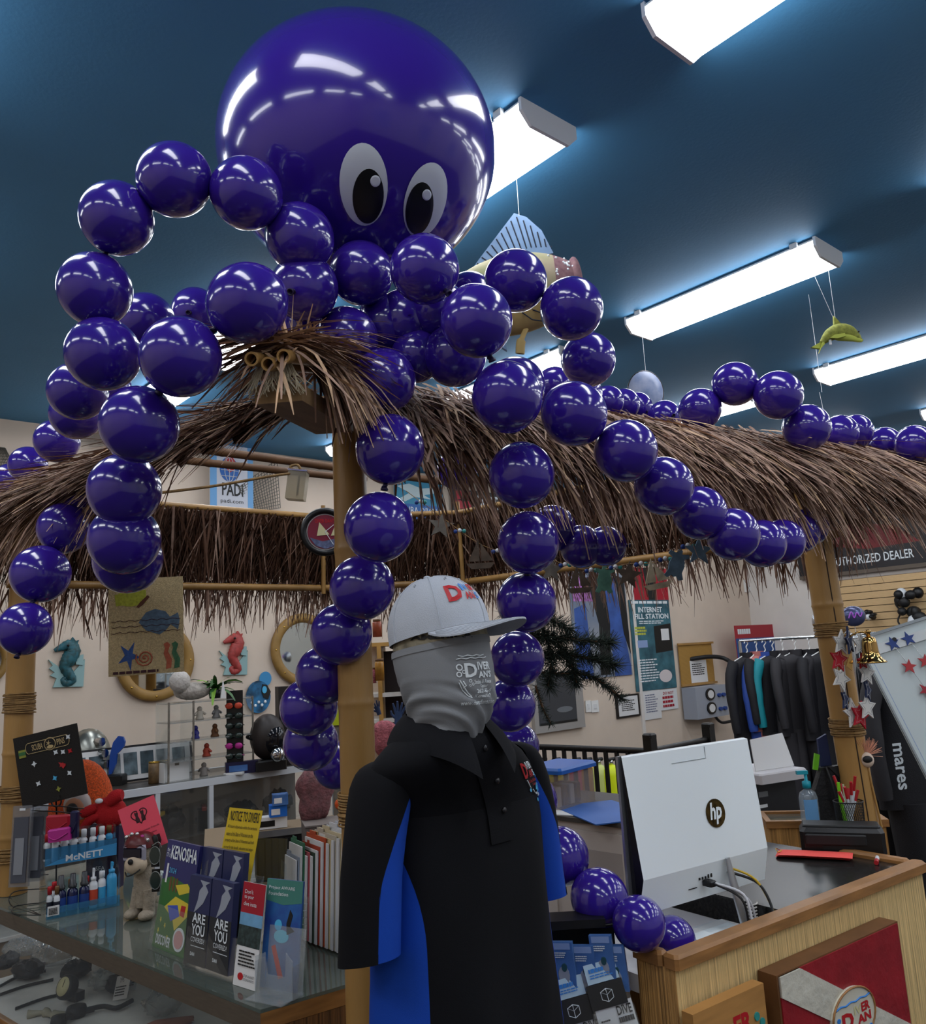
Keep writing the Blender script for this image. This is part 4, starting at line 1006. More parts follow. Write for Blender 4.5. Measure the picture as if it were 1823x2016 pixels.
# ---- clip-on glasses hung beside it
m_lensg = mat('smoke_lens', '#20302c', .08, coat=.5); m_fr = mat('glasses_frame', '#8e9490', .3, metal=.7)
for i, (px, py) in enumerate(((305, 1684), (306, 1733))):
    t = thing('clip_lens', ['smoked clip-on lens hanging above another beside the figurine', 'smoked clip-on lens hanging by the figurine\'s leg'][i], 'glasses', PD(px, py, 2.5), FACE)
    k2 = 2.5/F_PX
    MB().prism([(a*k2, b*k2) for a, b in ell(0, 0, 10, 15, 18)], -.002, .002).build('lens', m_lensg, t)
    MB().tube([(a*k2, -.002, b*k2) for a, b in ell(0, 0, 11, 16.5, 18) + [ell(0, 0, 11, 16.5, 18)[0]]], .0012, 5).build('rim', m_fr, t)
    MB().box(-8*k2, 8*k2, .003, .006, -22*k2, 20*k2).build('backing_card', m_card, t)
MB().tube(smooth_path([PD(300, 1665, 2.49), PD(312, 1658, 2.49), PD(318, 1668, 2.49)]), .0015, 5).build('bridge_wire', m_fr)
bw = [o for o in COL.objects if o.name.startswith('bridge_wire')][-1]; tag(bw, 'thin bent metal bridge wire above the smoked lenses', 'wire')

# ---- leaflets facing the front of the counter
def stand(name, label, cat, bl, br, h, m, tilt=-.2, t=.002, group=None, lift=0.0, raz=None):
    """panel whose bottom edge runs between two counter pixels"""
    p, q = onc(*bl), onc(*br); w_ = (q-p).length; rz = math.atan2(q.y-p.y, q.x-p.x) if raz is None else raz
    c = (p+q)/2; up = Matrix.Rotation(rz, 3, 'Z') @ Matrix.Rotation(tilt, 3, 'X') @ Vector((0, 0, 1))
    return Panel(name, label, cat, c + up*(h/2) + Vector((0, 0, lift)), (tilt, 0, rz), w_, h, m, t, group)
m_magn = mat('magazine_navy', '#2a2c66', .35); m_mgrn = mat('magazine_green', '#2f6a30', .4); m_myel = mat('magazine_yellow', '#d8c23a', .4)
mg = stand('magazine', 'city magazine with a purple and green cartoon cover in an acrylic holder', 'magazine', (303, 1862), (366, 1888), .285, m_magn, tilt=-.17, t=.012)
mg.part('grass_picture', m_mgrn, poly=[(0, .38), (.3, .33), (.7, .37), (1, .36), (1, 1), (0, 1)], th=.0005)
mg.text('the', .05, .07, .13, .11, m_pw); mg.text('CITY of', .04, .12, .16, .16, m_pw); mg.text('KENOSHA', .18, .04, .98, .17, m_pw, .02); mg.text('2024', .2, .25, .42, .30, m_cyan); mg.text('DISCOVER', .1, .87, .55, .96, m_pw, .02)
mg.part('boat_picture', m_myel, poly=[(.2, .62), (.5, .5), (.9, .53), (.95, .63), (.6, .8), (.5, .7)], th=.0008); mg.part('boat_picture', mat('mag_blue', '#3d55b8', .4), poly=[(.3, .6), (.6, .57), (.7, .66), (.45, .73)], th=.0012)
mg.part('boat_picture', m_redcap, poly=[(.72, .56), (.85, .56), (.83, .66), (.7, .65)], th=.0014); mg.part('cart_picture', m_myel, poly=[(.45, .4), (.8, .36), (.95, .42), (.6, .48)], th=.0010)
for u in (.28, .38, .48): mg.part('figure_picture', mat('mag_brown', '#6a4a2a', .5), poly=ell(u, .4, .035, .07, 10), th=.0009)
mg.part('tower_picture', m_paper, rect=(.1, .22, .15, .4), th=.001); mg.part('seal', m_pw, poly=ell(.78, .86, .17, .105), th=.002); mg.part('seal_face', mat('seal_pink', '#d09a9a', .5), poly=ell(.78, .86, .13, .08), th=.003)
for (u, v) in ((.15, .74), (.3, .78), (.12, .84), (.42, .88)): mg.part('flower_picture', m_myel, poly=star(u, v, .03, .014), th=.0008)
mg.done()
hd = thing('acrylic_holder', 'clear acrylic magazine holder around the city magazine', 'holder', onc(330, 1882), 0)
def holder(t, o_, bl, br, hb, hf, dp, raz=None):
    p, q = onc(*bl), onc(*br); rz = math.atan2(q.y-p.y, q.x-p.x) if raz is None else raz; w_ = (q-p).length; M = Matrix.Translation(p - o_) @ Matrix.Rotation(rz, 4, 'Z')
    MB().box(0, w_, -.002, 0, 0, hf, M @ Matrix.Rotation(-.17, 4, 'X')).build('front', m_glass, t)
    MB().box(0, w_, dp, dp+.002, 0, hb, M @ Matrix.Rotation(-.17, 4, 'X')).build('back', m_glass, t)
    MB().box(0, w_, 0, dp, 0, .002, M).build('foot', m_glass, t)
    for x in (0, w_-.002): MB().prism([(-.002, 0), (dp, 0), (dp+.17*hb, hb*.95), (.17*hf-.002, hf)], x, x+.002, M @ Matrix(((0, 1, 0, 0), (1, 0, 0, 0), (0, 0, 1, 0), (0, 0, 0, 1)))).build('side', m_glass, t)
holder(hd, hd.location.copy(), (292, 1868), (362, 1898), .26, .12, .03)
m_bro = mat('brochure_navy', '#2b3157', .35); m_brk = mat('brochure_charcoal', '#2a2c30', .4); m_fish = mat('brochure_grey', '#9aa0ac', .4)
def brochure(label, bl, br, h, lift, tilt=-.1):
    b = stand('brochure', label, 'brochure', bl, br, h, m_bro, tilt=tilt, t=.018, group='navy brochures in the acrylic holder', lift=lift)
    b.part('lower_band', m_brk, rect=(0, .42, 1, 1), th=.0006)
    b.part('diver_picture', m_fish, poly=[(.5, .04), (.95, .05), (.75, .09), (.9, .16), (.7, .30), (.45, .38), (.3, .42), (.45, .27), (.5, .16), (.65, .10)], th=.001)
    b.text('ARE', .28, .42, .88, .53, m_pw, .02); b.text('YOU', .28, .545, .88, .67, m_pw, .02); b.text('COVERED?', .28, .69, .9, .745, m_pw); b.text('DAN', .3, .86, .5, .90, m_pw, .03)
    b.part('rule', m_pw, rect=(.28, .79, .92, .796), th=.001); b.done()
brochure('navy brochure front left in the holder, its title fully in view', (367, 1900), (409, 1914), .215, .01)
brochure('navy brochure beside the front one, half hidden title', (411, 1914), (454, 1930), .215, .01)
brochure('navy brochure in the rear tier behind the first', (392, 1880), (432, 1893), .225, .055)
brochure('navy brochure in the rear tier at the camera end', (434, 1893), (474, 1906), .225, .055)
hd = thing('acrylic_holder', 'clear two-tier acrylic holder around the navy brochures', 'holder', onc(410, 1910), 0)
holder(hd, hd.location.copy(), (360, 1905), (458, 1936), .24, .10, .06)
m_yel = mat('yellow_notice', '#d9b81e', .6)
yl = facing(470, 1672, 2.38, 78, 150, 'notice_sheet', 'yellow notice sheet with a bold black heading', 'notice', m_yel, roll=math.radians(4), tilt=-.25, t=.002, yaw=-.35)
yl.text('NOTICE TO DIVERS', .08, .035, .95, .16, m_print_k, .01)
for i, s_ in enumerate(('All historic shipwrecks within the territorial', 'waters of the State of Wisconsin are the', 'property of the State of Wisconsin and held', 'in trust for the benefit, education and enjoy-', 'ment of all its citizens.')):
    yl.text(s_, .06, .21 + .085*i, (.94, .86, .92, .93, .52)[i], .262 + .085*i, m_print_k, .004)
yl.lines(.06, .66, .9, .95, 5, m_print_k); yl.done()
t = thing('sheet_stand', 'clear sloping acrylic stand behind the yellow notice', 'holder', onc(520, 1850), FACE - .35); k = 2.3/F_PX
MB().box(-45*k, 38*k, .012, .015, 0, 190*k, Matrix.Rotation(-.12, 4, 'X')).build('back', m_glass, t); MB().box(-45*k, 38*k, -.02, .08, 0, .003).build('foot', m_glass, t)
MB().prism([(24*k, 20*k), (50*k, 20*k), (45*k, 140*k), (34*k, 150*k)], .02, .023).build('side_wing', m_glass, t)
fl = stand('leaflet', 'red and white reef leaflet beside the navy brochures', 'leaflet', (459, 1938), (503, 1952), .235, m_paper, tilt=-.16, t=.003)
fl.part('red_band', m_redv, rect=(0, 0, 1, .30), th=.0005); fl.part('sea_picture', mat('pale_sea', '#6fa3c9', .5, noise=(20, .2)), rect=(0, .30, 1, .42), th=.0005); fl.part('reef_picture', mat('reef_dark', '#2c3b3a', .6, noise=(90, .6)), rect=(0, .42, 1, .62), th=.0005)
fl.text("Don't", .12, .07, .5, .11, m_pw); fl.text('to your', .12, .13, .55, .17, m_pw); fl.text('dive insta', .12, .19, .7, .23, m_pw); fl.lines(.15, .66, .9, .82, 5, m_print_k); fl.text('STOP AGAINST', .45, .875, .92, .90, m_print_k); fl.text('STOWAWAYS', .45, .91, .92, .935, m_print_k); fl.part('logo', m_red, poly=ell(.3, .905, .12, .035), th=.001); fl.done()
fb_ = stand('leaflet', 'green and blue foundation leaflet with a diver in a frosted holder', 'leaflet', (524, 1938), (573, 1962), .245, mat('sea_blue_print', '#2a6fb0', .4, noise=(14, .35), h2='#1b2f86'), tilt=-.14, t=.006, raz=math.radians(-70))
fb_.part('green_band', mat('teal_band', '#3f7d72', .5), poly=[(0, 0), (1, 0), (1, .2), (.5, .235), (0, .2)], th=.0006); fb_.text('Project AWARE', .08, .06, .8, .10, m_pw); fb_.text('Foundation', .08, .115, .62, .15, m_pw)
fb_.part('diver_picture', m_print_k, poly=[(.7, .27), (.78, .32), (.72, .42), (.85, .46), (.65, .5), (.62, .4)], th=.001); fb_.part('turtle_picture', m_cyan, poly=ell(.4, .42, .1, .05), th=.001); fb_.part('tube_picture', m_orl, poly=[(.25, .62), (.35, .6), (.62, .88), (.5, .9)], th=.001); fb_.part('sun_picture', mat('pale_cyan', '#6fc3dc', .5), poly=ell(.5, .52, .2, .06), th=.0008); fb_.done()
hd = thing('frosted_holder', 'frosted plastic leaflet holder at the counter corner', 'holder', onc(545, 1960), math.radians(-70)); m_fro = thin('frosted_plastic', '#dfe6ea', .2, .14, .06); k = 1.95/F_PX
MB().prism([(-48*k, 0), (48*k, 0), (50*k, 70*k), (34*k, 84*k), (30*k, 40*k), (-14*k, 40*k), (-20*k, 80*k), (-46*k, 70*k)], -.012, -.010).build('front', m_fro, hd)
MB().box(-46*k, 50*k, .02, .022, 0, 120*k, Matrix.Rotation(-.14, 4, 'X')).build('back', m_fro, hd)
for x in (-48, 48): MB().box(x*k, x*k+.002, -.012, .022, 0, 60*k).build('side', m_fro, hd)
MB().box(-46*k, 48*k, -.05, .03, 0, .002).build('foot', m_fro, hd)
hd = thing('ribbed_holder', 'clear ribbed leaflet rack behind the frosted holder', 'holder', onc(580, 1905), math.radians(-70)); k = 2.05/F_PX
MB().box(-30*k, 30*k, 0, .002, 0, 135*k, Matrix.Rotation(-.1, 4, 'X')).build('panel', m_glass, hd)
for q in range(9): MB().tube([(-28*k, -.002, (10 + 13*q)*k), (28*k, -.002, (18 + 13*q)*k)], .0012, 5, M=Matrix.Rotation(-.1, 4, 'X')).build('rib', m_fro, hd)
# ---- upright folders
FO = [('#8d98a8', 545, 1700, 'pale blue-grey paper at the outer end of the folders'), ('#2f6e4e', 556, 1672, 'bright green folder, first of the greens'), ('#b04a52', 566, 1690, 'pinkish red folder between the two greens'), ('#2c4030', 574, 1690, 'dark olive folder beside the pink one'), ('#a93a1e', 584, 1678, 'rust red folder, first of the pair'), ('#b8481f', 594, 1660, 'orange red folder, second of the pair'), ('#c9b486', 603, 1662, 'manila folder with its tab up'), ('#bfb7a6', 611, 1655, 'cream folder next to the manila one'), ('#d2c3a0', 620, 1650, 'pale manila folder before the navy one'), ('#24286a', 630, 1660, 'navy folder among the pale ones'), ('#d5d8de', 640, 1645, 'white plastic file next to the navy folder'), ('#c6ccd6', 655, 1642, 'translucent white file nearest the post'), ('#dfe3e8', 672, 1650, 'white file tucked against the bamboo post')]
for i, (h_, px, py, lb) in enumerate(FO):
    b = onc(572 + i*9.2, 1834 + i*3.4); f = math.radians(-109 + i*.8)
    d = (b - CAM).dot(R3 @ Vector((0, 0, -1))); ht = (1850 + i*3.2 - py)*d/F_PX*.97
    t = thing('file_folder', lb, 'folder', b, (-.06, -.10 + .006*i, f), 'folders in the upright row'); m = mat('folder_%d' % i, h_, .6)
    MB().box(-.10, .10, 0, .0035, 0.001, ht*.97).build('cover', m, t); MB().box(-.095, .095, -.006, -.002, .001, ht*.93).build('papers', m_paper, t)
    MB().box(-.09 + .012*(i % 3), -.03 + .012*(i % 3), 0.0005, .003, ht*.97, ht*1.0).build('tab', m, t)
# ================================================================= reed-fronted sales desk at the right
m_raf = mat('reed_panel', '#d9ba80', 0.75, noise=(60, .38, (3, 3, .05)), bump=(60, .8, (3, 3, .05)))
m_raf2 = mat('reed_panel_end', '#b98a4e', 0.75, noise=(60, .4, (3, 3, .05)), bump=(60, .8, (3, 3, .05)))
m_gran = mat('black_granite', '#1d1c1b', 0.22, noise=(120, 0.9), spec=.25)
F0, F1 = Vector((1.588, 1.195, 0)), Vector((2.675, 1.092, 0))
ft = (F1-F0).normalized(); fn = Vector((-ft.y, ft.x, 0)); FR = math.atan2(ft.y, ft.x); FLn = (F1-F0).length
desk = thing('sales_desk', 'reed-fronted sales desk with oak trim and a black granite top', 'desk', F0.copy(), FR)
HT = 1.05
MB().box(0, FLn, 0.0, .02, 0, HT-.03).build('front_panel', m_raf, desk)
MB().box(-.004, .0, .0, .11, 0, HT-.03).build('end_panel', m_raf2, desk)
mb = MB()
def trim_bar(x0, x1, y0, y1): return MB().cbox(x0, x1, y0, y1, HT-.03, HT, .007)
trim_bar(-.008, FLn+.012, -.014, .03).build('oak_trim', m_oak, desk)
trim_bar(-.012, .02, .0305, .12).build('oak_trim', m_oak, desk)
trim_bar(FLn-.02, FLn+.012, .0305, .3).build('oak_trim', m_oak, desk)
MB().box(FLn-.02, FLn-.001, .021, .3, 0, HT-.03).build('end_panel', m_raf, desk)
MB().box(.02, .46, .031, .55, .93, .97).build('desk_board', mat('desk_white', '#cfd0d4', .5), desk)
MB().cbox(.46, FLn-.021, .031, .55, .955, 1.035, .004).build('granite_top', m_gran, desk)
MB().box(.02, FLn-.03, .53, .55, 0, .93).build('back_panel', m_raf2, desk)
def on_front(px, py, off=.03):
    n = fn; r = ray(px, py); q = F0 - fn*off; return CAM + r*((q - CAM).dot(n)/r.dot(n))
# dive flag board
def front_board(x0, x1, yt, h, name, label, cat, m, t):
    l, r_ = on_front(*x0), on_front(*x1); w_ = (r_.xy - l.xy).length; c = (l+r_)/2
    return Panel(name, label, cat, Vector((c.x, c.y, (l.z+r_.z)/2 - h/2)) , FR, w_, h, m, t)
m_flag = mat('flag_red_paint', '#8f1520', .5, noise=(14, .15), bump=(60, .2)); m_edge = mat('board_edge', '#6a4524', .6, noise=(12, .2))
fl = front_board((1508, 1903), (1750, 1820), 0, .30, 'dive_flag_board', 'red dive-flag board with a white stripe and an oval shop emblem', 'sign', m_edge, .05)
fl.part('red_field', m_flag, rect=(.012, .012, .988, .988), th=.003)
fl.part('white_stripe', mat('flag_white_paint', '#c9c6b8', .5, noise=(10, .1), bump=(40, .4)), poly=[(.012, .012), (.16, .012), (.988, .84), (.988, .988), (.84, .988), (.012, .16)], th=.006)
fl.part('oval_plaque', mat('plaque_white', '#cfcab8', .5), poly=ell(.5, .52, .17, .21, 28), th=.012)
mb = MB(); mb.tube([(fl.X(a), -.038, fl.Z(b)) for a, b in ell(.5, .52, .17, .21, 28) + [ell(.5, .52, .17, .21, 28)[0]]], .0025, 6); mb.build('plaque_rim', m_oak, fl.o)
mb = MB(); mb.tube([(fl.X(.36 + .04*k), -.038, fl.Z(.42 - .012*(k % 2))) for k in range(8)], .002, 5); mb.build('wave_mark', m_pb, fl.o)
mb = MB(); mb.text('D', fl.X(.4), fl.X(.49), fl.Z(.60), fl.Z(.47), -.038, .04); mb.text('AN', fl.X(.52), fl.X(.63), fl.Z(.60), fl.Z(.53), -.038, .04); mb.text('ER', fl.X(.56), fl.X(.63), fl.Z(.52), fl.Z(.45), -.038, .04); mb.build('lettering', m_red, fl.o)
mb = MB(); mb.text('IV', fl.X(.5), fl.X(.56), fl.Z(.52), fl.Z(.455), -.038, .03); mb.build('lettering', m_cream, fl.o)
for (u, v) in ((.375, .50), (.36, .56), (.39, .55), (.62, .65)): fl.part('bubble', m_pb, poly=ell(u, v, .013, .018, 12), th=.014)
fl.done()
ws = front_board((1352, 1990), (1492, 1935), 0, .20, 'wooden_shop_sign', 'small pale wooden shop sign with red and green letters', 'sign', mat('pale_pine', '#b07f45', .5, noise=(6, .15, (1, 1, 9))), .03)
mb = MB(); mb.text('D', ws.X(.12), ws.X(.38), ws.Z(.78), ws.Z(.30), -.0155, .05); mb.text('ER', ws.X(.52), ws.X(.78), ws.Z(.42), ws.Z(.2), -.0155, .04); mb.text('AN', ws.X(.5), ws.X(.74), ws.Z(.72), ws.Z(.5), -.0155, .04); mb.build('lettering', m_red, ws.o)
mb = MB(); mb.text('IV', ws.X(.36), ws.X(.52), ws.Z(.46), ws.Z(.26), -.0155, .03); mb.build('lettering', m_cream, ws.o)
for (u, v) in ((.85, .3), (.92, .38), (.85, .46), (.93, .5)): ws.part('bubble', mat('teal_paint', '#2f8f8a', .4), poly=ell(u, v, .035, .045, 12), th=.003)
ws.done()
# ---- all-in-one computer
ML, MR_ = PD(1232, 1492, 2.05), PD(1482, 1453, 2.31)
mrz = math.atan2(MR_.y-ML.y, MR_.x-ML.x); mw_ = (MR_.xy-ML.xy).length; ztop = (ML.z+MR_.z)/2
pc = thing('computer', 'white all-in-one computer seen from behind on the sales desk', 'computer', Vector(((ML.x+MR_.x)/2, (ML.y+MR_.y)/2, .9705)), mrz)
m_pcw = mat('computer_white', '#eef6fa', .35); m_pcs = mat('computer_silver', '#b9bcc0', .3, metal=.8)
zt = ztop - .9705; zb = zt - .375; zm = zb + .085; hw = mw_/2
MB().box(-hw, hw, .030, .038, zb, zt).build('screen', m_pcs, pc)
# tapered rear shell
vs = [(-hw+.012, .03, zt), (hw-.002, .03, zt), (hw-.002, .03, zb+.01), (-hw+.012, .03, zb+.01), (-hw+.002, .018, zt-.002), (hw-.002, .018, zt-.002), (hw-.002, -.010, zm), (-hw+.014, -.010, zm), (hw-.004, .010, zb), (-hw+.008, .010, zb)]
MB().add(vs, [(0, 1, 5, 4), (4, 5, 6, 7), (7, 6, 8, 9), (1, 2, 8, 6, 5), (9, 8, 2, 3)]).build('rear_shell', m_pcw, pc)
MB().add([vs[i] for i in (0, 4, 7, 9, 3)], [(0, 1, 2, 3, 4)]).build('side_gap_shade', m_dark, pc)  # side face coloured black for the shade in the gap between screen and shell
def shell_y(z): return .018 + (-.010-.018)*(zt-.002-z)/(zt-.002-zm) if z > zm else -.010 + (.010+.010)*(zm-z)/(zm-zb)
c = .060; lz = zm + .115
LM = Matrix.Translation((c, shell_y(lz)-.0015, lz)) @ Matrix.Rotation(math.atan2(-.028, zt-zm)*-1*-1, 4, 'X')
MB().prism(ell(0, 0, .036, .036, 28), -.001, .001, LM).build('logo_disc', mat('logo_mirror', '#4a3a1c', .08, metal=.9, noise=(60, .8)), pc)
mb = MB(); mb.text('hp', -.022, .022, -.028, .028, -.0022, .03); mb.v = [tuple(LM @ Vector((x + z*.18, y, z))) for x, y, z in mb.v]; mb.build('logo_letters', m_pcw, pc)
mb = MB().box(-.07, .06, -.0008, .0008, -.0006, .0006, Matrix.Translation((-.0, shell_y(zt-.035)-.0006, zt-.035))).box(.0594, .0606, -.0008, .0008, 0, .03, Matrix.Translation((0, shell_y(zt-.02)-.0006, zt-.035))).build('seam', mat('seam_grey', '#8c979a', .5), pc)
MB().tube([(-.003+.07, -.018, zm+.004), (.073, -.022, zm-.05), (.093, -.035, .012)], [.008, .013, .016], 12, flat=.5).build('stand_neck', m_pcs, pc)
MB().cbox(-.09, .12, -.09, .05, .001, .008, .003).build('stand_foot', m_pcw, pc)
for i in range(5): MB().box(0, .005, -.001, .001, 0, .006 + .003*(i > 2), Matrix.Translation((-.03 + .011*i, shell_y(zb+.052)-.001, zb+.048))).build('port', m_dark, pc)
MB().box(-.065, -.035, -.001, .001, 0, .002, Matrix.Translation((0, shell_y(zb+.03)-.001, zb+.03))).build('card_slot', m_dark, pc)
cb = MB().cbox(-.018, .006, -.03, 0, -.007, .007, .003, Matrix.Translation((.0, shell_y(zb+.038)-.001, zb+.04))).build('plug', m_dark, pc)
pM = Matrix.Translation(pc.location) @ Matrix.Rotation(mrz, 4, 'Z')
def cable(pts, r, m, label): return tag(MB().tube(smooth_path([pM @ Vector(p) for p in pts]), r, 8).build('cable', m), label, 'cable')
y0 = shell_y(zb+.04)
cable([(0, y0-.03, zb+.04), (.03, -.09, zb+.02), (.035, -.105, .06), (.02, -.13, .012)], .0035, mat('cable_white', '#d0d2d6', .5), 'white cable looping down from the computer ports')
cable([(.004, y0-.03, zb+.036), (.038, -.095, zb+.01), (.045, -.11, .05), (.03, -.14, .012)], .003, mat('cable_grey', '#a7a9ae', .5), 'grey cable beside the white one behind the computer')
cable([(-.004, y0-.028, zb+.04), (.026, -.085, zb+.01), (.028, -.1, .05), (.014, -.12, .012)], .003, m_dark, 'black cable next to the white one behind the computer')
cable([(.08, .0, zb+.05), (.13, -.06, zb+.02), (.125, -.1, .05), (.05, -.14, .012)], .0035, mat('cable_black', '#111214', .45), 'black cable swinging out beside the computer stand')
cable([(.085, .0, zb+.06), (.125, -.055, zb+.03), (.14, -.09, .05), (.06, -.15, .012)], .003, mat('cable_yellow', '#c9a51e', .45), 'yellow cable beside the computer stand')
kb_ = thing('keyboard', 'black keyboard lying behind the computer on the desk', 'keyboard', pM @ Vector((-.16, -.03, .003)), mrz + .25)
MB().cbox(-.10, .10, -.05, .05, 0, .014, .004).build('keyboard_body', m_dark, kb_)
for r_ in range(3):
    for c_ in range(8): MB().box(-.092 + .023*c_, -.073 + .023*c_, -.042 + .03*r_, -.018 + .03*r_, .0141, .018).build('key', m_rub, kb_)
bx_ = thing('clear_box', 'small clear box with a barcode label under the computer', 'box', pM @ Vector((-.035, -.045, .0175)), mrz)
MB().cbox(-.05, .05, -.03, .03, 0, .035, .003).build('box_body', m_glass, bx_); MB().box(.005, .045, -.0312, -.0302, .006, .03).build('barcode_label', m_paper, bx_)
sp = tag(MB().tube([(.15 + .0*k, -.02, .03 + .006*k) for k in range(1)] + [(.14 + .014*math.cos(a), -.02 + .014*math.sin(a), .012 + .008*a/2/PI) for a in [2*PI*j/10 for j in range(70)]], .0022, 5, M=pM).build('spiral_cord', mat('cord_clear', '#c9c6c2', .4)), 'coiled pale cord standing beside the computer stand', 'cord')
pp_ = Panel('paper_pad', 'white paper lying in front of the granite edge on the desk', 'paper', F0 + ft*.34 + fn*.14 + Vector((0, 0, .9735)), (PI/2*0 + math.radians(-90), 0, FR), .25, .19, m_paper, .004); pp_.done()
# ---- things on the granite
def ong(px, py, z=1.0355): p = PZ(px, py, z); p.z = z; return p
m_coral = mat('coral_paper', '#f0574f', .8)
sl_ = thing('paper_slips', 'clipped stack of coral-red paper slips on the granite', 'paper slips', ong(1600, 1687), math.radians(-67))
for q in range(4): MB().grid(lambda u, v: ((u-.5)*.215 + q*.003, (v-.5)*.075 - q*.002, .002 + .004*abs(u-.5) + .0022*q + .003*math.sin(3*u)), 8, 2).build('slip', m_coral, sl_)
MB().tube(smooth_path([(-.10, .02, .012), (-.108, .0, .02), (-.10, -.015, .012), (-.09, .0, .016)]), .0016, 5).build('binder_clip', m_brass, sl_)
pn = thing('marker', 'white marker with a red cap lying on the granite', 'marker', ong(1727, 1698) + Vector((0, 0, .007)), math.radians(20))
MB().tube([(-.005, 0, 0), (.045, 0, 0)], .0062, 12).build('barrel', m_wb, pn); MB().tube([(-.035, 0, 0), (-.0045, 0, 0)], .0066, 12).build('cap', m_redcap, pn)
pr2 = thing('receipt_printer', 'low black receipt printer at the back of the granite', 'printer', ong(1662, 1681), math.radians(-62))
MB().cbox(-.125, .125, -.0, .11, 0, .075, .012).build('printer_body', m_dark, pr2); MB().cbox(-.11, .07, -.012, -.0005, .03, .06, .004).build('front_slot', m_rub, pr2); MB().box(-.06, .03, -.0018, -.0004, .012, .024).build('tray', m_print_k, pr2); MB().cbox(-.115, .115, .02, .10, .0752, .082, .004).build('lid', m_rub, pr2)
# small oak display box behind
ob = thing('oak_box', 'small oak display box with a glass lid and reed sides', 'display box', PZ(1622, 1660, .96), math.radians(-52)); ob.location.z = .885
MB().box(-.20, .20, -.09, .09, 0, .15).build('reed_sides', m_raf2, ob)
for (a, b, c_, d_) in ((-.21, .21, -.10, -.08), (-.21, .21, .08, .10), (-.21, -.19, -.0799, .0799), (.19, .21, -.0799, .0799)): MB().box(a, b, c_, d_, .1505, .175).build('oak_frame', m_oak, ob)
MB().box(-.189, .189, -.079, .079, .16, .166).build('glass_lid', m_glass_t, ob)
OZ = .885 + .1765
def onb(px, py): p = PZ(px, py, OZ); p.z = OZ; return p
sz = thing('sanitizer_bottle', 'clear hand sanitizer pump bottle with a teal nozzle', 'bottle', onb(1598, 1628), FACE); k = 2.95/F_PX
MB().lathe([(0, 0), (17*k, 0), (18*k, 3*k), (18*k, 55*k), (15*k, 64*k), (6*k, 70*k), (6*k, 76*k), (0, 76*k)], 18, sy=.7).build('bottle_body', thin('gel_clear', '#cfe0ec', .05, .25, .07), sz)
MB().lathe([(0, 72*k), (8*k, 72*k), (8*k, 84*k), (3*k, 86*k), (3*k, 100*k), (0, 100*k)], 14).build('pump', mat('teal_pump', '#1f9fb4', .35), sz); MB().box(-17*k, 4*k, -4*k, 4*k, 98*k, 105*k).build('nozzle', MATS['teal_pump'], sz)
MB().grid(lambda u, v: (18.4*k*math.cos(-PI*.75 + PI*.5*u), 18.4*k*.7*math.sin(-PI*.75 + PI*.5*u), 12*k + 40*k*v), 8, 1).build('label', mat('sanitizer_label', '#6fa8dc', .4), sz)
cup = thing('pen_cup', 'black mesh pen cup beside the sanitizer', 'pen cup', onb(1678, 1642), FACE); k = 2.85/F_PX
mb = MB()
for j in range(40):
    a = 2*PI*j/40
    for s_ in (-1, 1): mb.tube([(26*k*(.92 + .08*t/6)*math.cos(a + s_*t*.16), 26*k*(.92 + .08*t/6)*math.sin(a + s_*t*.16), 60*k*t/6) for t in range(7)], .0009, 3, cap=False)
mb.ring(26.5*k, .0022, Matrix.Translation((0, 0, 60*k)) @ Matrix.Rotation(PI/2, 4, 'X')); mb.ring(24*k, .0022, Matrix.Translation((0, 0, 2*k)) @ Matrix.Rotation(PI/2, 4, 'X'))
mb.build('mesh_wall', m_dark, cup, kind='stuff'); MB().lathe([(0, 0), (24*k, 0), (24*k, 2*k), (0, 2*k)], 18).build('base', m_dark, cup)
words = ['leaning to the sanitizer side', 'standing at the front', 'at the back', 'leaning to the bell side', 'in the middle', 'tilted most', 'with its clip turned out', 'sunk lowest', 'standing highest', 'against the rim']
cM = Matrix.Translation(cup.location)
for j in range(10):
    a = 2*PI*j/10 + .3; r1 = 8*k; r2 = 20*k
    p0 = Vector((r1*math.cos(a+2.5), r1*math.sin(a+2.5), 4*k)); p1 = Vector((r2*math.cos(a), r2*math.sin(a), (80 + 9*(j % 4))*k))
    t = thing('pen', 'white and red pen in the mesh cup, ' + words[j], 'pen', cup.location, 0, 'pens in the mesh cup')
    MB().tube([p0, p0.lerp(p1, .74)], .0046, 8).build('barrel', m_wb, t); MB().tube([p0.lerp(p1, .741), p1], .005, 8).build('cap', m_redcap, t)
for j, (hx, lb) in enumerate((('#7ed321', 'green highlighter standing in the pen cup'), ('#b8c9a0', 'pale green pen beside the highlighter'))):
    t = thing('highlighter', lb, 'highlighter', cup.location, 0); x = (-16 + 18*j)*k
    MB().tube([(x*.6, .006, 5*k), (x, .012, 62*k - 6*j*k)], .006 - .002*j, 8).build('barrel', mat('hi_%d' % j, hx, .4), t); MB().tube([(x, .012, 62.1*k-6*j*k), (x*1.02, .012, 96*k-6*j*k)], .0055 - .002*j, 8).build('cap', MATS['hi_%d' % j], t)
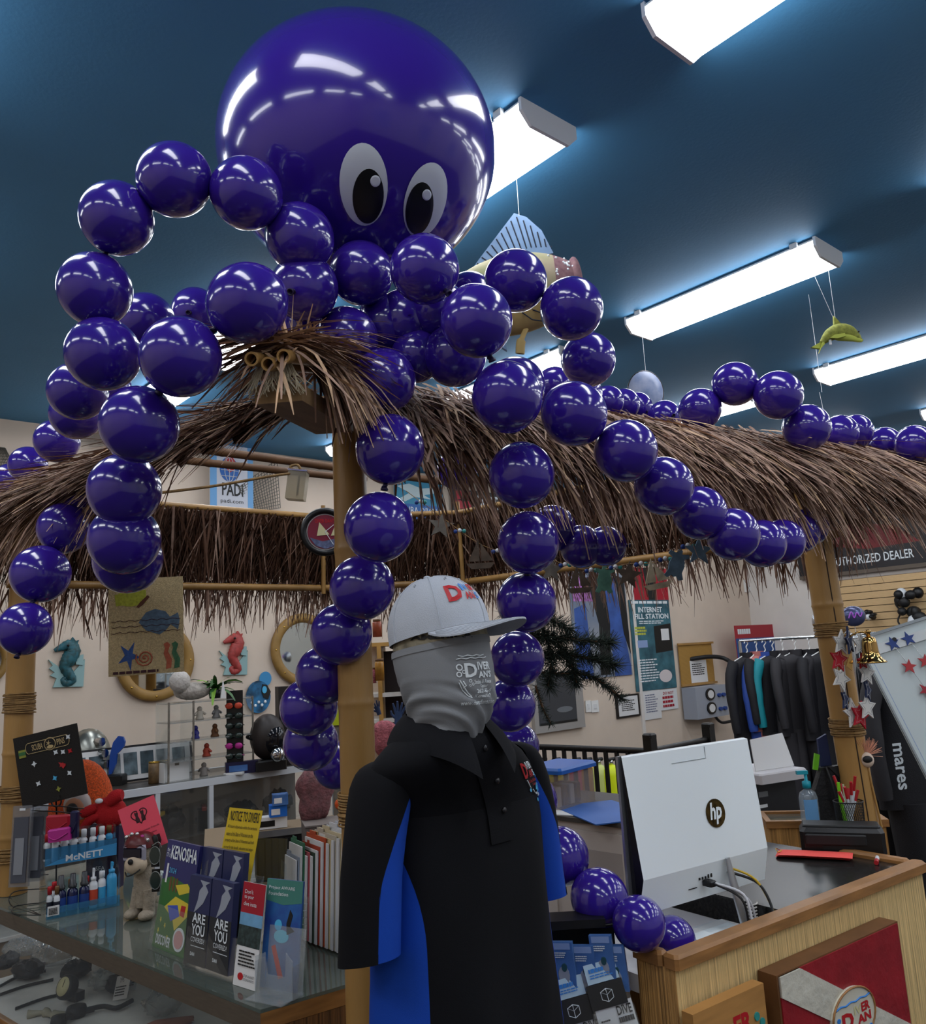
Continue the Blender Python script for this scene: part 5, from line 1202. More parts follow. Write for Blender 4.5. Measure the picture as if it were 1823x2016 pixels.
# black hold-all behind
bg = thing('black_tote', 'black tote bag with a handle standing behind the pens', 'bag', PD(1664, 1598, 2.9), FACE); k = 2.9/F_PX*.92
MB().prism([(-70*k, -20*k), (-66*k, 30*k), (-38*k, 92*k), (36*k, 96*k), (66*k, 48*k), (68*k, -20*k)], 0, .035).build('bag_body', mat('black_nylon', '#101114', .6, bump=(40, .5)), bg)
MB().tube(smooth_path([(-30*k, -.005, 95*k), (-25*k, -.02, 60*k), (-20*k, -.02, 10*k)]), .005, 6, flat=.4).build('strap', m_rub, bg); MB().prism([(-25*k, 94*k), (30*k, 98*k), (52*k, 66*k), (10*k, 54*k)], -.006, -.001).build('flap', m_rub, bg)
MB().prism([(-52*k, 88*k), (-44*k, 122*k), (-34*k, 118*k), (-42*k, 86*k)], .02, .03).build('green_tag', mat('green_tag', '#6fc41c', .4), bg)
MB().prism([(-32*k, 80*k), (-30*k, 150*k), (-10*k, 160*k), (-6*k, 80*k)], .036, .05).build('blue_side', mat('dark_blue_nylon', '#1e2c56', .6), bg)
# pen with a shaggy head
tr = thing('troll_pen', 'novelty pen with a shaggy-haired masked head', 'pen', PD(1714, 1556, 2.86), FACE); k = 2.86/F_PX
MB().tube([(12*k, 0, -70*k), (0, 0, 46*k)], .004, 8).build('barrel', m_bam, tr); MB().ball((0, 0, 58*k), 14*k, 12*k, 15*k).build('head', mat('troll_face', '#d8c3b0', .6), tr); MB().ball((-2*k, -9*k, 60*k), 10*k, 5*k, 7*k).build('mask', m_print_k, tr)
mb = MB()
for j in range(110):
    a = random.gauss(.35, .6); b_ = random.uniform(-.6, .6); l = random.uniform(20, 38)*k; p = Vector((0, 0, 66*k)); d = Vector((math.sin(a), b_*.4, math.cos(a)))
    mb.tube([p + d*8*k, p + d*l], .0006, 3, cap=False)
mb.build('hair', mat('troll_hair', '#e8a98c', .7), tr, kind='stuff')
# big printer with paper tray
bp_ = thing('office_printer', 'black office printer with white paper in its raised tray', 'printer', PD(1535, 1640, 3.45), FACE + .45); bp_.location.z = .80; k = 3.45/F_PX
m_prn = mat('printer_black', '#1a1b1e', .45)
zz0 = PD(1535, 1640, 3.45).z - .8
MB().cbox(-62*k, 62*k, 0, .28, 0, zz0 + 100*k, .01).build('printer_body', m_prn, bp_); MB().cbox(-60*k, 64*k, -.06, .2, zz0 + 100.5*k, zz0 + 120*k, .006).build('scanner_lid', mat('printer_lid', '#cfcdd0', .5), bp_)
MB().prism([(-44*k, 0), (60*k, 0), (72*k, 70*k), (-20*k, 64*k)], 0, .004, Matrix.Translation((0, .0, zz0 + 122*k)) @ Matrix.Rotation(-.5, 4, 'X')).build('paper_sheet', m_paper, bp_)
for j in range(5): MB().box((-30 + 12*j)*k, (-24 + 12*j)*k, -.002, 0, zz0 + 8*k, zz0 + 34*k).build('vent', m_print_k, bp_)
MB().box(-44*k, -20*k, -.0025, 0, zz0 + 72*k, zz0 + 82*k).build('display', mat('lcd_grey', '#6a6f72', .3), bp_); MB().box(-44*k, -24*k, -.002, 0, zz0 + 52*k, zz0 + 58*k).build('badge', m_pw, bp_)
tag(MB().box(-.35, .35, -.02, .4, 0, .80).build('printer_stand', m_raf2, None, (bp_.location.x, bp_.location.y, 0), bp_.rotation_euler.z), 'reed-clad stand under the office printer', 'stand')
# ---- card rack left of the desk
crk = thing('card_rack', 'black rack of blister packs and business cards beside the desk', 'display rack', PD(1165, 2010, 1.86), FACE); k = 1.86/F_PX
c0 = crk.location.copy(); zbk = PD(1165, 1838, 1.86).z - c0.z
MB().box(-72*k, 62*k, .03, .036, -c0.z, zbk).build('rack_back', m_dark, crk); MB().tube([(-74*k, .0, zbk), (66*k, 0, zbk + 6*k)], .003, 6).build('rail', mw, crk)
MB().box(-90*k, 40*k, -.02, .05, zbk + 6*k, zbk + 22*k).build('top_tray', m_dark, crk)
m_bl = mat('blister_blue', '#4a6fa8', .25, noise=(9, .3)); m_bl2 = mat('blister_side', '#8aa3cf', .25)
for j, (px, py) in enumerate(((1110, 1898), (1152, 1905), (1187, 1885), (1212, 1905))):
    t = Panel('blister_pack', ['blue blister pack next to the polo hem', 'blue blister pack second along the rack rail', 'blue blister pack third along the rack rail', 'blue blister pack nearest the reed desk'][j], 'blister pack', PD(px, py, 1.84 - .004*j), (0, -.06, FACE - .35), 44*k, 82*k, m_bl, .012, 'blister packs on the rack rail')
    t.part('header', m_bl2, rect=(.1, .02, .9, .16), th=.001); t.part('product_picture', m_fish, poly=ell(.5, .72, .25, .2, 14), th=.002); t.part('product_cap', mat('cap_teal', '#2b4f55', .4), poly=ell(.55, .55, .12, .09, 12), th=.003); t.lines(.15, .22, .7, .36, 3, m_pw); t.done()
for j, (px, py) in enumerate(((1130, 1990), (1195, 1958))):
    bc = Panel('card_header', ['pale blue header card above the nearer cards', 'pale blue header card above the cards by the desk'][j], 'card', PD(px - 12, py - 45, 1.82), (-.25, -.2, FACE), 62*k, 34*k, mat('header_blue', '#b9d4e4', .4), .002); bc.lines(.12, .25, .75, .5, 1, m_pb, duty=.8); bc.lines(.12, .55, .9, .8, 2, m_pb); bc.done()
    bc = Panel('business_card', ['black business card with a parcel drawing by the polo', 'black business card with a parcel drawing by the desk'][j], 'card', PD(px, py, 1.80), (-.3, -.2, FACE), 70*k, 42*k, mat('card_black', '#0e0f11', .4), .006)
    mb = MB(); mb.tube([(bc.X(u), -.0035, bc.Z(v)) for u, v in ((.5, .25), (.66, .35), (.66, .65), (.5, .78), (.34, .65), (.34, .35), (.5, .25), (.5, .25), (.5, .5), (.34, .35), (.5, .5), (.66, .35), (.5, .5), (.5, .78))], .0008, 4); mb.build('parcel_drawing', m_pw, bc.o); bc.done()
    bc = Panel('business_card', ['white dive card below the black card by the polo', 'white dive card below the black card by the desk'][j], 'card', PD(px + 18, py + 42, 1.785), (-.3, -.2, FACE), 72*k, 44*k, m_paper, .006); bc.text('DIVE', .55, .15, .95, .5, m_print_k, .02); bc.lines(.08, .55, .4, .68, 1, m_print_k); bc.lines(.55, .58, .95, .8, 1, m_print_k, duty=.9, rag=0); bc.done()
    hc_ = thing('card_pocket', ['clear card pocket by the polo', 'clear card pocket by the desk'][j], 'holder', PD(px + 8, py + 15, 1.79), (-.3, -.2, FACE)); MB().box(-40*k, 40*k, .012, .014, -60*k, 40*k).build('pocket_back', m_glass, hc_); MB().box(-40*k, 40*k, -.012, -.0105, -60*k, -10*k).build('pocket_front', m_glass, hc_)
# ---- white cabinet and what lies on it
CA, CB = PZ(1075, 1602, .95), PZ(1245, 1623, .95)
ct = (CB-CA).normalized(); cr_ = math.atan2(ct.y, ct.x); cl = (CB-CA).length
cab = thing('white_cabinet', 'off-white panelled cabinet behind the dressed form', 'cabinet', Vector((CA.x, CA.y, 0)), cr_)
m_cabw = mat('cabinet_paint', '#c8beb6', .6); cl += .5
MB().box(-.4, cl, 0.0, .6, 0, .93).build('cabinet_body', m_cabw, cab); MB().box(-.42, cl+.02, -.015, .61, .9305, .95).build('cabinet_top', mat('cabinet_top', '#4a4642', .4), cab)
for j in range(3):
    x = -.38 + j*(cl+.36)/3; w2 = (cl+.36)/3 - .03
    dr = MB().box(x, x+w2, -.012, -.0005, .08, .9).build('door', m_cabw, cab)
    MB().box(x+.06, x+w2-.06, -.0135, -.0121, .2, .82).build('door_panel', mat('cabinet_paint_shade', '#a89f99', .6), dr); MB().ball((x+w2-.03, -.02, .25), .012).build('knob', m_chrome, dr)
def onw(px, py): p = PZ(px, py, .9505); p.z = .9505; return p
bf = Panel('blue_folder', 'blue folder lying on the white cabinet', 'folder', onw(1190, 1600) + Vector((0, 0, .004)), (math.radians(-90), 0, cr_ - .5), .5, .32, mat('folder_blue', '#2f5fa8', .5), .005); bf.done()
pw_ = Panel('paper_sheets', 'loose white sheets beside the blue folder', 'paper', onw(1118, 1598) + Vector((0, 0, .003)), (math.radians(-90), 0, cr_ + .3), .22, .2, m_paper, .004); pw_.done()
t = thing('storage_box', 'clear storage box with a blue lid on the cabinet', 'box', onw(1105, 1583), cr_ + PI/2 + .1); 
MB().cbox(-.16, .16, -.11, .11, 0, .17, .01).build('box_body', thin('cloudy_plastic', '#b8aaa0', .15, .4, .06), t); MB().cbox(-.175, .175, -.125, .125, .171, .20, .012).build('lid', mat('lid_blue', '#1d5fb4', .35), t)
for q in range(4): MB().cbox(-.12 + .06*q, -.08 + .06*q, -.06, .06, .005, .1, .004).build('packet', m_brcap if q % 2 else m_paper, t)
# ---- railing and tanks
m_rail = mat('rail_black', '#100d0c', .4)
RA, RC, RD = PZ(1052, 1470, 1.0), PZ(1281, 1479, 1.0), PZ(1396, 1455, 1.0)
rl = thing('railing', 'black metal railing around the stairwell beyond the desk', 'railing', Vector((RC.x, RC.y, 0)))
def L_(p, z): return Vector((p.x - RC.x, p.y - RC.y, z))
for (a, b, n) in ((RA, RC, 11), (RC, RD, 6)):
    MB().tube([L_(a, 1.0), L_(b, 1.0)], .022, 8, flat=.7).build('top_rail', m_rail, rl); MB().tube([L_(a, .12), L_(b, .12)], .016, 8).build('bottom_rail', m_rail, rl)
    for j in range(1, n): q = a.lerp(b, j/n); MB().box(-.012, .012, -.012, .012, .12, .99, Matrix.Translation(L_(q, 0))).build('baluster', m_rail, rl)
for q in (RC, RD): MB().box(-.034, .034, -.034, .034, 0, 1.09, Matrix.Translation(L_(q, 0))).cbox(-.039, .039, -.039, .039, 1.09, 1.12, .01, Matrix.Translation(L_(q, 0))).build('newel_post', m_rail, rl)
TK = [('#f0e04a', 1068, 'pale yellow tank half hidden by a balloon'), ('#d8d02a', 1095, 'yellow tank above the blue box lid'), ('#e05a7a', 1135, 'pink scuba tank behind the railing'), ('#d29a2a', 1157, 'orange scuba tank next to the pink one'), ('#c9d27a', 1178, 'pale lime tank between orange and yellow ones'), ('#d8e61a', 1202, 'brightest yellow scuba tank at the end of the row')]
for j, (hx, px, lb) in enumerate(TK):
    b = PZ(px, 1492, .68); t = thing('scuba_tank', lb, 'scuba tank', Vector((b.x, b.y, 0)), 0, 'tanks behind the railing')
    MB().lathe([(0, 0), (.082, 0), (.085, .02), (.085, .52), (.075, .57), (.05, .605), (.022, .62), (0, .62)], 16).build('cylinder', mat('tank_%d' % j, hx, .35), t)
    MB().lathe([(0, .62), (.02, .62), (.02, .66), (0, .66)], 10).build('valve', m_chrome, t); MB().tube([(-.05, 0, .665), (.05, 0, .665)], .018, 10).build('knob', m_rub, t)
# ================================================================= things hung on the hut
# ---- painted burlap banner
m_bur = mat('burlap', '#bdaa80', .9, noise=(120, .18), bump=(350, .6))
bd = 3.42
bb = facing(288, 1232, bd, 140, 188, 'burlap_banner', 'burlap banner painted with a fish, a starfish and seahorses on the far rail', 'banner', m_bur, roll=math.radians(-1), yaw=.18, t=.004)
pf = lambda n, h: mat(n, h, .85, noise=(90, .2))
bb.part('sun_picture', pf('paint_lime', '#a3a83a'), poly=ell(.3, .20, .2, .09), th=.0008); bb.part('sun_picture', pf('paint_lime', ''), poly=[(.08, .16), (.5, .12), (.5, .26), (.1, .28)], th=.0007)
bb.part('chilli_picture', pf('paint_brown', '#5a3527'), poly=[(.37, .30), (.42, .25), (.52, .18), (.55, .2), (.46, .28), (.4, .31)], th=.0012)
bb.part('fish_picture', pf('paint_slate', '#52687c'), poly=[(.4, .46), (.5, .36), (.62, .33), (.76, .36), (.82, .42), (.93, .38), (.95, .46), (.93, .56), (.83, .5), (.76, .56), (.68, .6), (.5, .55)], th=.001)
bb.part('starfish_picture', pf('paint_blue', '#33518a'), poly=[(a, b) for a, b in star(.27, .80, .16, .055, 5, .15)], th=.001)
mb = MB(); mb.tube([(bb.X(.48 + .055*t/12*math.cos(t*.6)), -.0032, bb.Z(.83 + .04*t/12*math.sin(t*.6))) for t in range(28)], .003, 5); mb.build('spiral_shell_picture', pf('paint_rust', '#a5573f'), bb.o)
for (h_, x, nm) in (('paint_rust', .79, 'seahorse_picture'), ('paint_green', .9, 'seahorse_picture')): bb.part(nm, pf(h_, '#3f6a4c'), poly=[(x-.06, .70), (x-.01, .68), (x+.03, .71), (x, .78), (x+.05, .86), (x+.04, .95), (x-.03, .96), (x-.02, .88), (x-.06, .8), (x-.04, .74)], th=.0012 + (.001 if h_ == 'paint_green' else 0))
mb = MB()
for v in (.50, .56, .44): mb.tube([(bb.X(.04 + .92*k/24), -.003, bb.Z(v + .008*math.sin(k*1.7))) for k in range(25)], .0012, 4)
mb.build('wave_lines', m_ink, bb.o); bb.lines(.06, .955, .66, .985, 1, m_ink, duty=.9, rag=0); bb.done()
# ---- wall clock on the inner corner
ck = thing('wall_clock', 'round black-rimmed clock with a sailing picture hung beside the corner post', 'clock', PD(640, 1047, 3.75), FACE + .25); k = 3.75/F_PX*1.36
ck.rotation_euler = (.0, 0, FACE + .25)
MB().ring(31*k, 4.5*k, n=36).build('rim', m_dark, ck); MB().prism(ell(0, 0, 31*k, 31*k, 32), .002, .012).build('dial', mat('clock_ring', '#c9c4c2', .4), ck)
MB().prism(ell(0, 0, 25*k, 25*k, 32), -.001, .0015).build('dial_picture', mat('clock_maroon', '#7a1f34', .4), ck)
MB().prism([(x*k, z*k) for x, z in ((-22, -8), (-4, -14), (16, -10), (23, -9), (14, -21), (0, -25), (-14, -20))], -.0025, -.001).build('sea_picture', mat('clock_sea', '#5a6282', .4, noise=(60, .4)), ck)
for pts in (((-12, -6), (-8, 14), (6, -4)), ((8, -6), (14, 8), (20, -5))): MB().prism([(x*k, z*k) for x, z in pts], -.004, -.0025).build('sail_picture', m_cream, ck)
for j in range(12): a = PI*2*j/12; MB().box(-.0012, .0012, -.002, .0, 26.5*k, 29.5*k, Matrix.Rotation(a, 4, 'Y')).build('tick', m_print_k, ck)
mb = MB(); mb.text('DIVER DAN\'S', -14*k, 14*k, 13*k, 19*k, -.002, .02); mb.build('lettering', m_red, ck)
for (a, l) in ((.9, 16), (2.6, 22)): MB().box(-.0012, .0012, -.006, -.0045, 0, l*k, Matrix.Rotation(a, 4, 'Y')).build('hand', m_pw, ck)
# ---- rope and glass lantern
tag(MB().tube(smooth_path([PD(300, 972, 2.75), PD(420, 957, 2.9), PD(530, 938, 3.0), PD(575, 932, 3.05)]), .005, 6).build('tie_rope', m_rope), 'taut brown rope running from the thatch to the hanging lantern', 'rope')
ln_ = thing('glass_lantern', 'small glass lantern tube hanging from the tie beam', 'lantern', PD(585, 957, 3.06), (0, .14, FACE)); k = 3.06/F_PX
MB().box(-18*k, 18*k, -14*k, 14*k, -28*k, 28*k).build('glass_tube', thin('dusty_glass', '#b7ad92', .25, .45, .06), ln_); MB().box(-19*k, 19*k, -15*k, 15*k, 28.1*k, 31*k).build('cap', m_chrome, ln_); MB().tube([(2*k, 0, -18*k), (2*k, 0, 24*k)], .004, 8).build('wick_tube', m_dark, ln_)
MB().tube(smooth_path([(-10*k, 0, 31*k), (-18*k, 0, 38*k), (-4*k, 0, 42*k), (4*k, 0, 31*k)]), .005, 6).build('knot', m_rope, ln_)
# ---- ornament garland
gl_ = thing('ornament_garland', 'string of painted wooden stars, sailboats and turtles under the far eave', 'garland', PD(1237, 1130, 3.3), FACE); G0 = gl_.location.copy(); Gi = Matrix.Rotation(-FACE, 4, 'Z')
GP = [(800, 985, 3.75), (868, 1035, 3.7), (945, 1090, 3.62), (1015, 1112, 3.6), (1085, 1122, 3.55), (1140, 1140, 3.5), (1190, 1142, 3.4), (1237, 1132, 3.3), (1290, 1130, 3.2), (1332, 1112, 3.1), (1376, 1085, 3.0)]
lp_ = [Gi @ (PD(*q) - G0) for q in GP]
MB().tube(smooth_path([p + Vector((0, .004, .045)) for p in lp_], 5), .0016, 4).build('cord', m_rope, gl_)
for i, p in enumerate(smooth_path([p + Vector((0, .0, .045)) for p in lp_], 2)):
    if i % 2 == 1:
        for j, mm in enumerate((m_navl, m_paper, MATS['teal_paint'])): MB().ball((p.x + (j-1)*.019, p.y-.002, p.z - .004*abs(j-1)), .0095, n=10, m=7).build('bead', mm, gl_)
m_gw = mat('weathered_grey', '#6e685f', .85, noise=(25, .3)); m_gb = mat('weathered_brown', '#574a3e', .85, noise=(25, .3)); m_gg = mat('weathered_green', '#4f7a68', .85, noise=(25, .3)); m_gu = mat('weathered_blue', '#5c7484', .85, noise=(25, .3)); m_gc = mat('weathered_cream', '#b5a98d', .85, noise=(25, .3))
def turtle(s): return [(x*s, z*s) for x, z in ((0, 1), (.14, .85), (.15, .66), (.55, .75), (.62, .55), (.35, .42), (.45, .0), (.4, -.4), (.55, -.75), (.35, -.85), (.15, -.65), (0, -.72), (-.15, -.65), (-.35, -.85), (-.55, -.75), (-.4, -.4), (-.45, 0), (-.35, .42), (-.62, .55), (-.55, .75), (-.15, .66), (-.14, .85))]
for (i, kd, m, s_, rot) in ((1, 'star', m_gw, .062, .2), (2, 'boat', m_gb, .07, 0), (4, 'star', m_gw, .06, .1), (5, 'boat', m_gb, .062, 0), (6, 'turtle', m_gg, .065, .1), (7, 'star', m_gb, .058, .2), (8, 'boat', m_gc, .062, -.15), (9, 'turtle', m_gu, .065, .35), (10, 'star', m_gu, .055, .1)):
    M_ = Matrix.Translation(lp_[i]) @ Matrix.Rotation(rot, 4, 'Y')
    if kd == 'star': MB().prism(star(0, 0, s_, s_*.42), -.006, .006, M_).build('star', m, gl_)
    elif kd == 'turtle': MB().prism(turtle(s_), -.006, .006, M_).build('turtle', m, gl_)
    else:
        b_ = MB().prism([(-.9*s_, -.6*s_), (.9*s_, -.6*s_), (.6*s_, -.95*s_), (-.6*s_, -.95*s_)], -.007, .007, M_).build('boat_hull', m, gl_)
        MB().prism([(-.75*s_, -.48*s_), (-.05*s_, -.48*s_), (-.05*s_, 1*s_)], -.005, .005, M_).build('sail', m, b_); MB().prism([(.06*s_, -.48*s_), (.8*s_, -.48*s_), (.06*s_, .7*s_)], -.005, .005, M_).build('sail', m, b_)
# ---- felt star swag and bell on the right post
m_fw = mat('felt_white', '#d6d4cf', .85); m_fr_ = mat('felt_red', '#b01c2c', .85); m_fn = mat('felt_navy', '#1f2a4a', .85)
sg = thing('star_swag', 'swag of red, white and navy felt stars on the bamboo post', 'garland', PD(1680, 1330, 2.84), FACE); S0 = sg.location.copy()
MB().tube(smooth_path([Gi @ (PD(x, y, 2.85) - S0) for x, y in ((1668, 1240), (1650, 1270), (1648, 1310), (1660, 1370), (1690, 1405), (1706, 1375), (1708, 1320), (1690, 1262), (1668, 1240))]), .0015, 4).build('cord', m_fw, sg)
for j, (x, y, mm, rt, r_) in enumerate(((1656, 1265, m_fw, .2, 22), (1672, 1262, m_fn, -.1, 24), (1694, 1268, m_fw, .1, 20), (1651, 1298, m_fr_, .25, 22), (1656, 1335, m_fw, .5, 23), (1664, 1377, m_fn, .3, 22), (1680, 1404, m_fw, -.1, 25), (1694, 1408, m_fr_, .3, 24), (1707, 1392, m_fw, .1, 22), (1708, 1358, m_fn, .4, 22), (1706, 1325, m_fw, .2, 21), (1698, 1302, m_fr_, 0, 14))):
    p = Gi @ (PD(x, y, 2.83 - .006*(j % 3)) - S0); k = 2.83/F_PX*1.2
    M_ = Matrix.Translation(p) @ Matrix.Rotation(.9 if mm is m_fn else .5, 4, 'Z')
    o = MB().prism(star(0, 0, r_*k, r_*k*.48, 5, rt), -.003, .003, M_).build('star', mm, sg)
    q = star(0, 0, r_*k*.72, r_*k*.34, 5, rt); MB().tube([M_ @ Vector((a, -.0032, b)) for a, b in q + q[:1]], .0005, 4, cap=False).build('stitching', m_fn if mm is m_fw else m_fw, o)
bl_ = thing('brass_bell', 'polished brass bell on a bracket fixed to the bamboo post', 'bell', PD(1713, 1278, 2.8), FACE); k = 2.8/F_PX
m_bell = mat('polished_brass', '#b8955a', .12, metal=1.0)
MB().lathe([(r_*k, z*k) for r_, z in ((0, 24), (8, 24), (12, 21), (14, 12), (15, -4), (17, -14), (22, -20), (27, -24), (28, -26), (26, -27), (20, -21), (12, -12), (10, 10), (0, 18))], 28).build('bell_body', m_bell, bl_)
MB().lathe([(0, 24*k), (4*k, 24*k), (4*k, 31*k), (7*k, 34*k), (4*k, 38*k), (0, 38*k)], 12).build('crown', m_bell, bl_)
MB().tube(smooth_path([(-32*k, .03, 0), (-36*k, .02, 22*k), (-18*k, .0, 34*k), (0, 0, 30*k)]), .0035, 8).build('bracket', m_bell, bl_); MB().prism([(-44*k, -30*k), (-34*k, -8*k), (-30*k, 6*k), (-30*k, -24*k), (-34*k, -40*k)], .028, .032).build('bracket_plate', m_bell, bl_); MB().ball((0, 0, -24*k), 4*k).build('clapper', m_dark, bl_)

# ================================================================= hanging from the ceiling
def string_to_ceiling(px, py, d, parent, org, rzi, r=.0011, top=None, name='string'):
    p = PD(px, py, d); q = Vector((p.x, p.y, CEIL)) if top is None else top
    MB().tube([rzi @ (p - org), rzi @ (q - org)], r, 4).build(name, m_pw, parent)
# ---- big plush fish
fd_ = 3.35; pf_ = thing('plush_moonfish', 'large plush fish with a blue striped sail fin hanging from the ceiling', 'plush toy', PD(1040, 570, fd_), FACE); k = fd_/F_PX; P0 = pf_.location.copy()
def tri_noise(name, h, h2, sc_): return mat(name, h, .85, noise=(sc_, .4), h2=h2)
m_mb = mat('plush_body', '#a3947e', .85, noise=(7, .3), h2='#7d8258'); m_mh = mat('plush_head', '#6a4650', .85, noise=(30, .2), h2='#8a6a6c'); m_ms = mat('plush_fin_stripe', '#1c2434', .8); m_mf = mat('plush_fin', '#6c87a8', .85, noise=(10, .15)); m_my = mat('plush_belly', '#a58d58', .85, noise=(8, .12))
def fishpt(u, v):
    x = -150 + 250*u; th = 2*PI*v
    hh = 92*math.sin(PI*min(1, max(0.02, u*.80 + .12)))**.6; hh = max(hh, 20); cz = -8 + 30*(u-.5)
    if u > .97: hh *= 1 - (u-.97)*12
    return Vector((x*k, 48*k*math.sin(th)*min(1, hh/80), (cz + hh*math.cos(th)*.9)*k))
def fish_sec(u0, u1, v0, v1, m, nm): MB().grid(lambda u, v: fishpt(u0 + (u1-u0)*u, v0 + (v1-v0)*v), 18, 14).build(nm, m, pf_)
fish_sec(0, .80, -.30, .30, m_mb, 'back'); fish_sec(0, 1, .30, .70, m_my, 'belly'); fish_sec(.80, 1, -.30, .30, m_mh, 'head')
MB().ball((92*k, 0, 6*k), 16*k, 32*k, 56*k, 20, 14).build('snout', m_mh, pf_)
fin = [(-128, 20), (-90, 70), (-18, 160), (6, 150), (34, 120), (54, 70), (10, 62), (-40, 50), (-85, 20)]
f_ = MB().prism([(x*k, z*k) for x, z in fin], -8*k, 8*k).build('sail_fin', m_mf, pf_)
for j in range(15):
    t = j/14; a = Vector((-110 + 92*min(1, t*1.6), 0, 45 + 110*min(1, t*1.6))) if t < .62 else Vector((-18 + 70*(t-.62)/.38, 0, 155 - 71*((t-.62)/.38)**1.4))
    b = Vector((-85 + 135*t, 0, 42 + 42*min(1, t*1.5))); MB().tube([a*k*.985 + Vector((0, -8.5*k, 0)), b*k + Vector((0, -8.5*k, 0))], 1.3*k, 4, flat=.5).build('fin_stripe', m_ms, f_)
for pts in ([(-30, -52), (0, -78), (30, -84), (60, -84)], [(-10, -52), (20, -66), (60, -72)]): MB().tube([fishpt((x+150)/250, .25) * 0 + Vector((x*k, -47*k*.75, z*k)) for x, z in pts], 1.3*k, 4).build('mouth_line', m_ms, pf_)
MB().tube(smooth_path([(-10*k, -10*k, -84*k), (-22*k, -12*k, -110*k), (-26*k, -12*k, -136*k)]), [5*k]*6 + [9*k]*7, 8, flat=.4).build('pectoral_fin', m_my, pf_)
MB().prism([(-120*k, -30*k), (-70*k, -110*k), (-50*k, -125*k), (-62*k, -60*k)], -5*k, 5*k).build('lower_fin', m_mf, pf_)
for j in range(16): q_ = fishpt(random.uniform(.74, .95), random.uniform(-.24, -.08)); MB().ball(tuple(q_), 2.5*k, 2*k, 2.5*k, 8, 6).build('spot', m_pw, pf_)
string_to_ceiling(1022, 424, fd_, pf_, P0, Gi)
# ---- green dolphin
dd = 4.3; dl = thing('plush_dolphin', 'small green plush dolphin hanging on two strings', 'plush toy', PD(1650, 662, dd), FACE); k = dd/F_PX; D0 = dl.location.copy()
m_dg = mat('dolphin_green', '#7d8238', .85, noise=(60, .3)); m_dl = mat('dolphin_lime', '#a3ad4a', .85)
MB().tube(smooth_path([(-34*k, 0, -12*k), (-18*k, 0, 2*k), (2*k, 0, 10*k), (24*k, 0, 6*k), (40*k, 0, -8*k), (47*k, 0, -12*k)], 4), [5*k, 6*k, 8*k, 10*k, 12*k, 13*k, 14*k, 15*k, 15*k, 15*k, 15*k, 14*k, 13*k, 11*k, 9*k, 8*k, 6*k, 4*k, 3*k, 2.5*k, 2*k], 14).build('body', m_dg, dl)
MB().tube(smooth_path([(-10*k, 0, -2*k), (10*k, -4*k, -3*k), (44*k, -2*k, -13*k)], 4), [4*k, 6*k, 8*k, 9*k, 9*k, 8*k, 6*k, 5*k, 3*k], 12, flat=.8).build('belly', m_dl, dl)
MB().prism([(-6*k, 20*k), (-4*k, 42*k), (10*k, 22*k)], -3*k, 3*k).build('dorsal_fin', m_dg, dl); MB().prism([(6*k, 0), (-14*k, -2*k), (-24*k, -8*k), (-10*k, -10*k), (8*k, -6*k)], -16*k, -13*k).build('flipper', m_dl, dl)
for s_ in (-1, 1): MB().prism([(-32*k, -8*k), (-(56 if s_ > 0 else 44)*k, (-20 if s_ > 0 else -34)*k), (-38*k, -24*k), (-30*k, -16*k)], -3*k + s_*2*k, 2*k + s_*2*k).build('fluke', m_dl, dl)
MB().box(-22*k, -17*k, -6*k, -5*k, -18*k, -8*k).build('care_tag', m_pw, dl); MB().ball((36*k, -11*k, 3*k), 1.8*k).build('eye', m_print_k, dl)
for (x, sx) in ((1644, 0), (1640, -40)):
    p = PD(x, 625, dd); MB().tube([Gi @ (p - D0), Gi @ (Vector((p.x + sx*k*.75, p.y - sx*k*.65, CEIL)) - D0)], .0011, 4).build('string', m_pw, dl)
# ---- moon disc
md = thing('moon_disc', 'round grey-blue moon picture disc hanging above the far thatch', 'hanging disc', PD(1271, 772, 5.0), FACE); k = 5.0/F_PX; M0 = md.location.copy()
MB().lathe([(0, -6*k), (20*k, -5.5*k), (33*k, -3*k), (35*k, 0), (33*k, 3*k), (20*k, 5.5*k), (0, 6*k)], 28, Matrix.Rotation(PI/2, 4, 'X'), sy=1.25).build('disc', mat('moon_print', '#465a80', .4, noise=(9, .4), h2='#8d93a8'), md); MB().ring(35*k, 1.2*k, Matrix.Scale(1.25, 4, (0, 0, 1))).build('rim', m_dark, md)
string_to_ceiling(1271, 730, 5.0, md, M0, Gi)
hg = thing('hanging_charm', 'tiny white charm on a wire over the far thatch', 'ornament', PD(1622, 815, 4.8), FACE); k = 4.8/F_PX
MB().ball((0, 0, 0), 4*k, 3*k, 7*k).build('charm', m_pw, hg); MB().tube([(0, 0, 6*k), (-3*k, 0, 45*k)], .001, 4).build('wire', m_pw, hg); string_to_ceiling(1618, 772, 4.8, hg, hg.location.copy(), Gi)
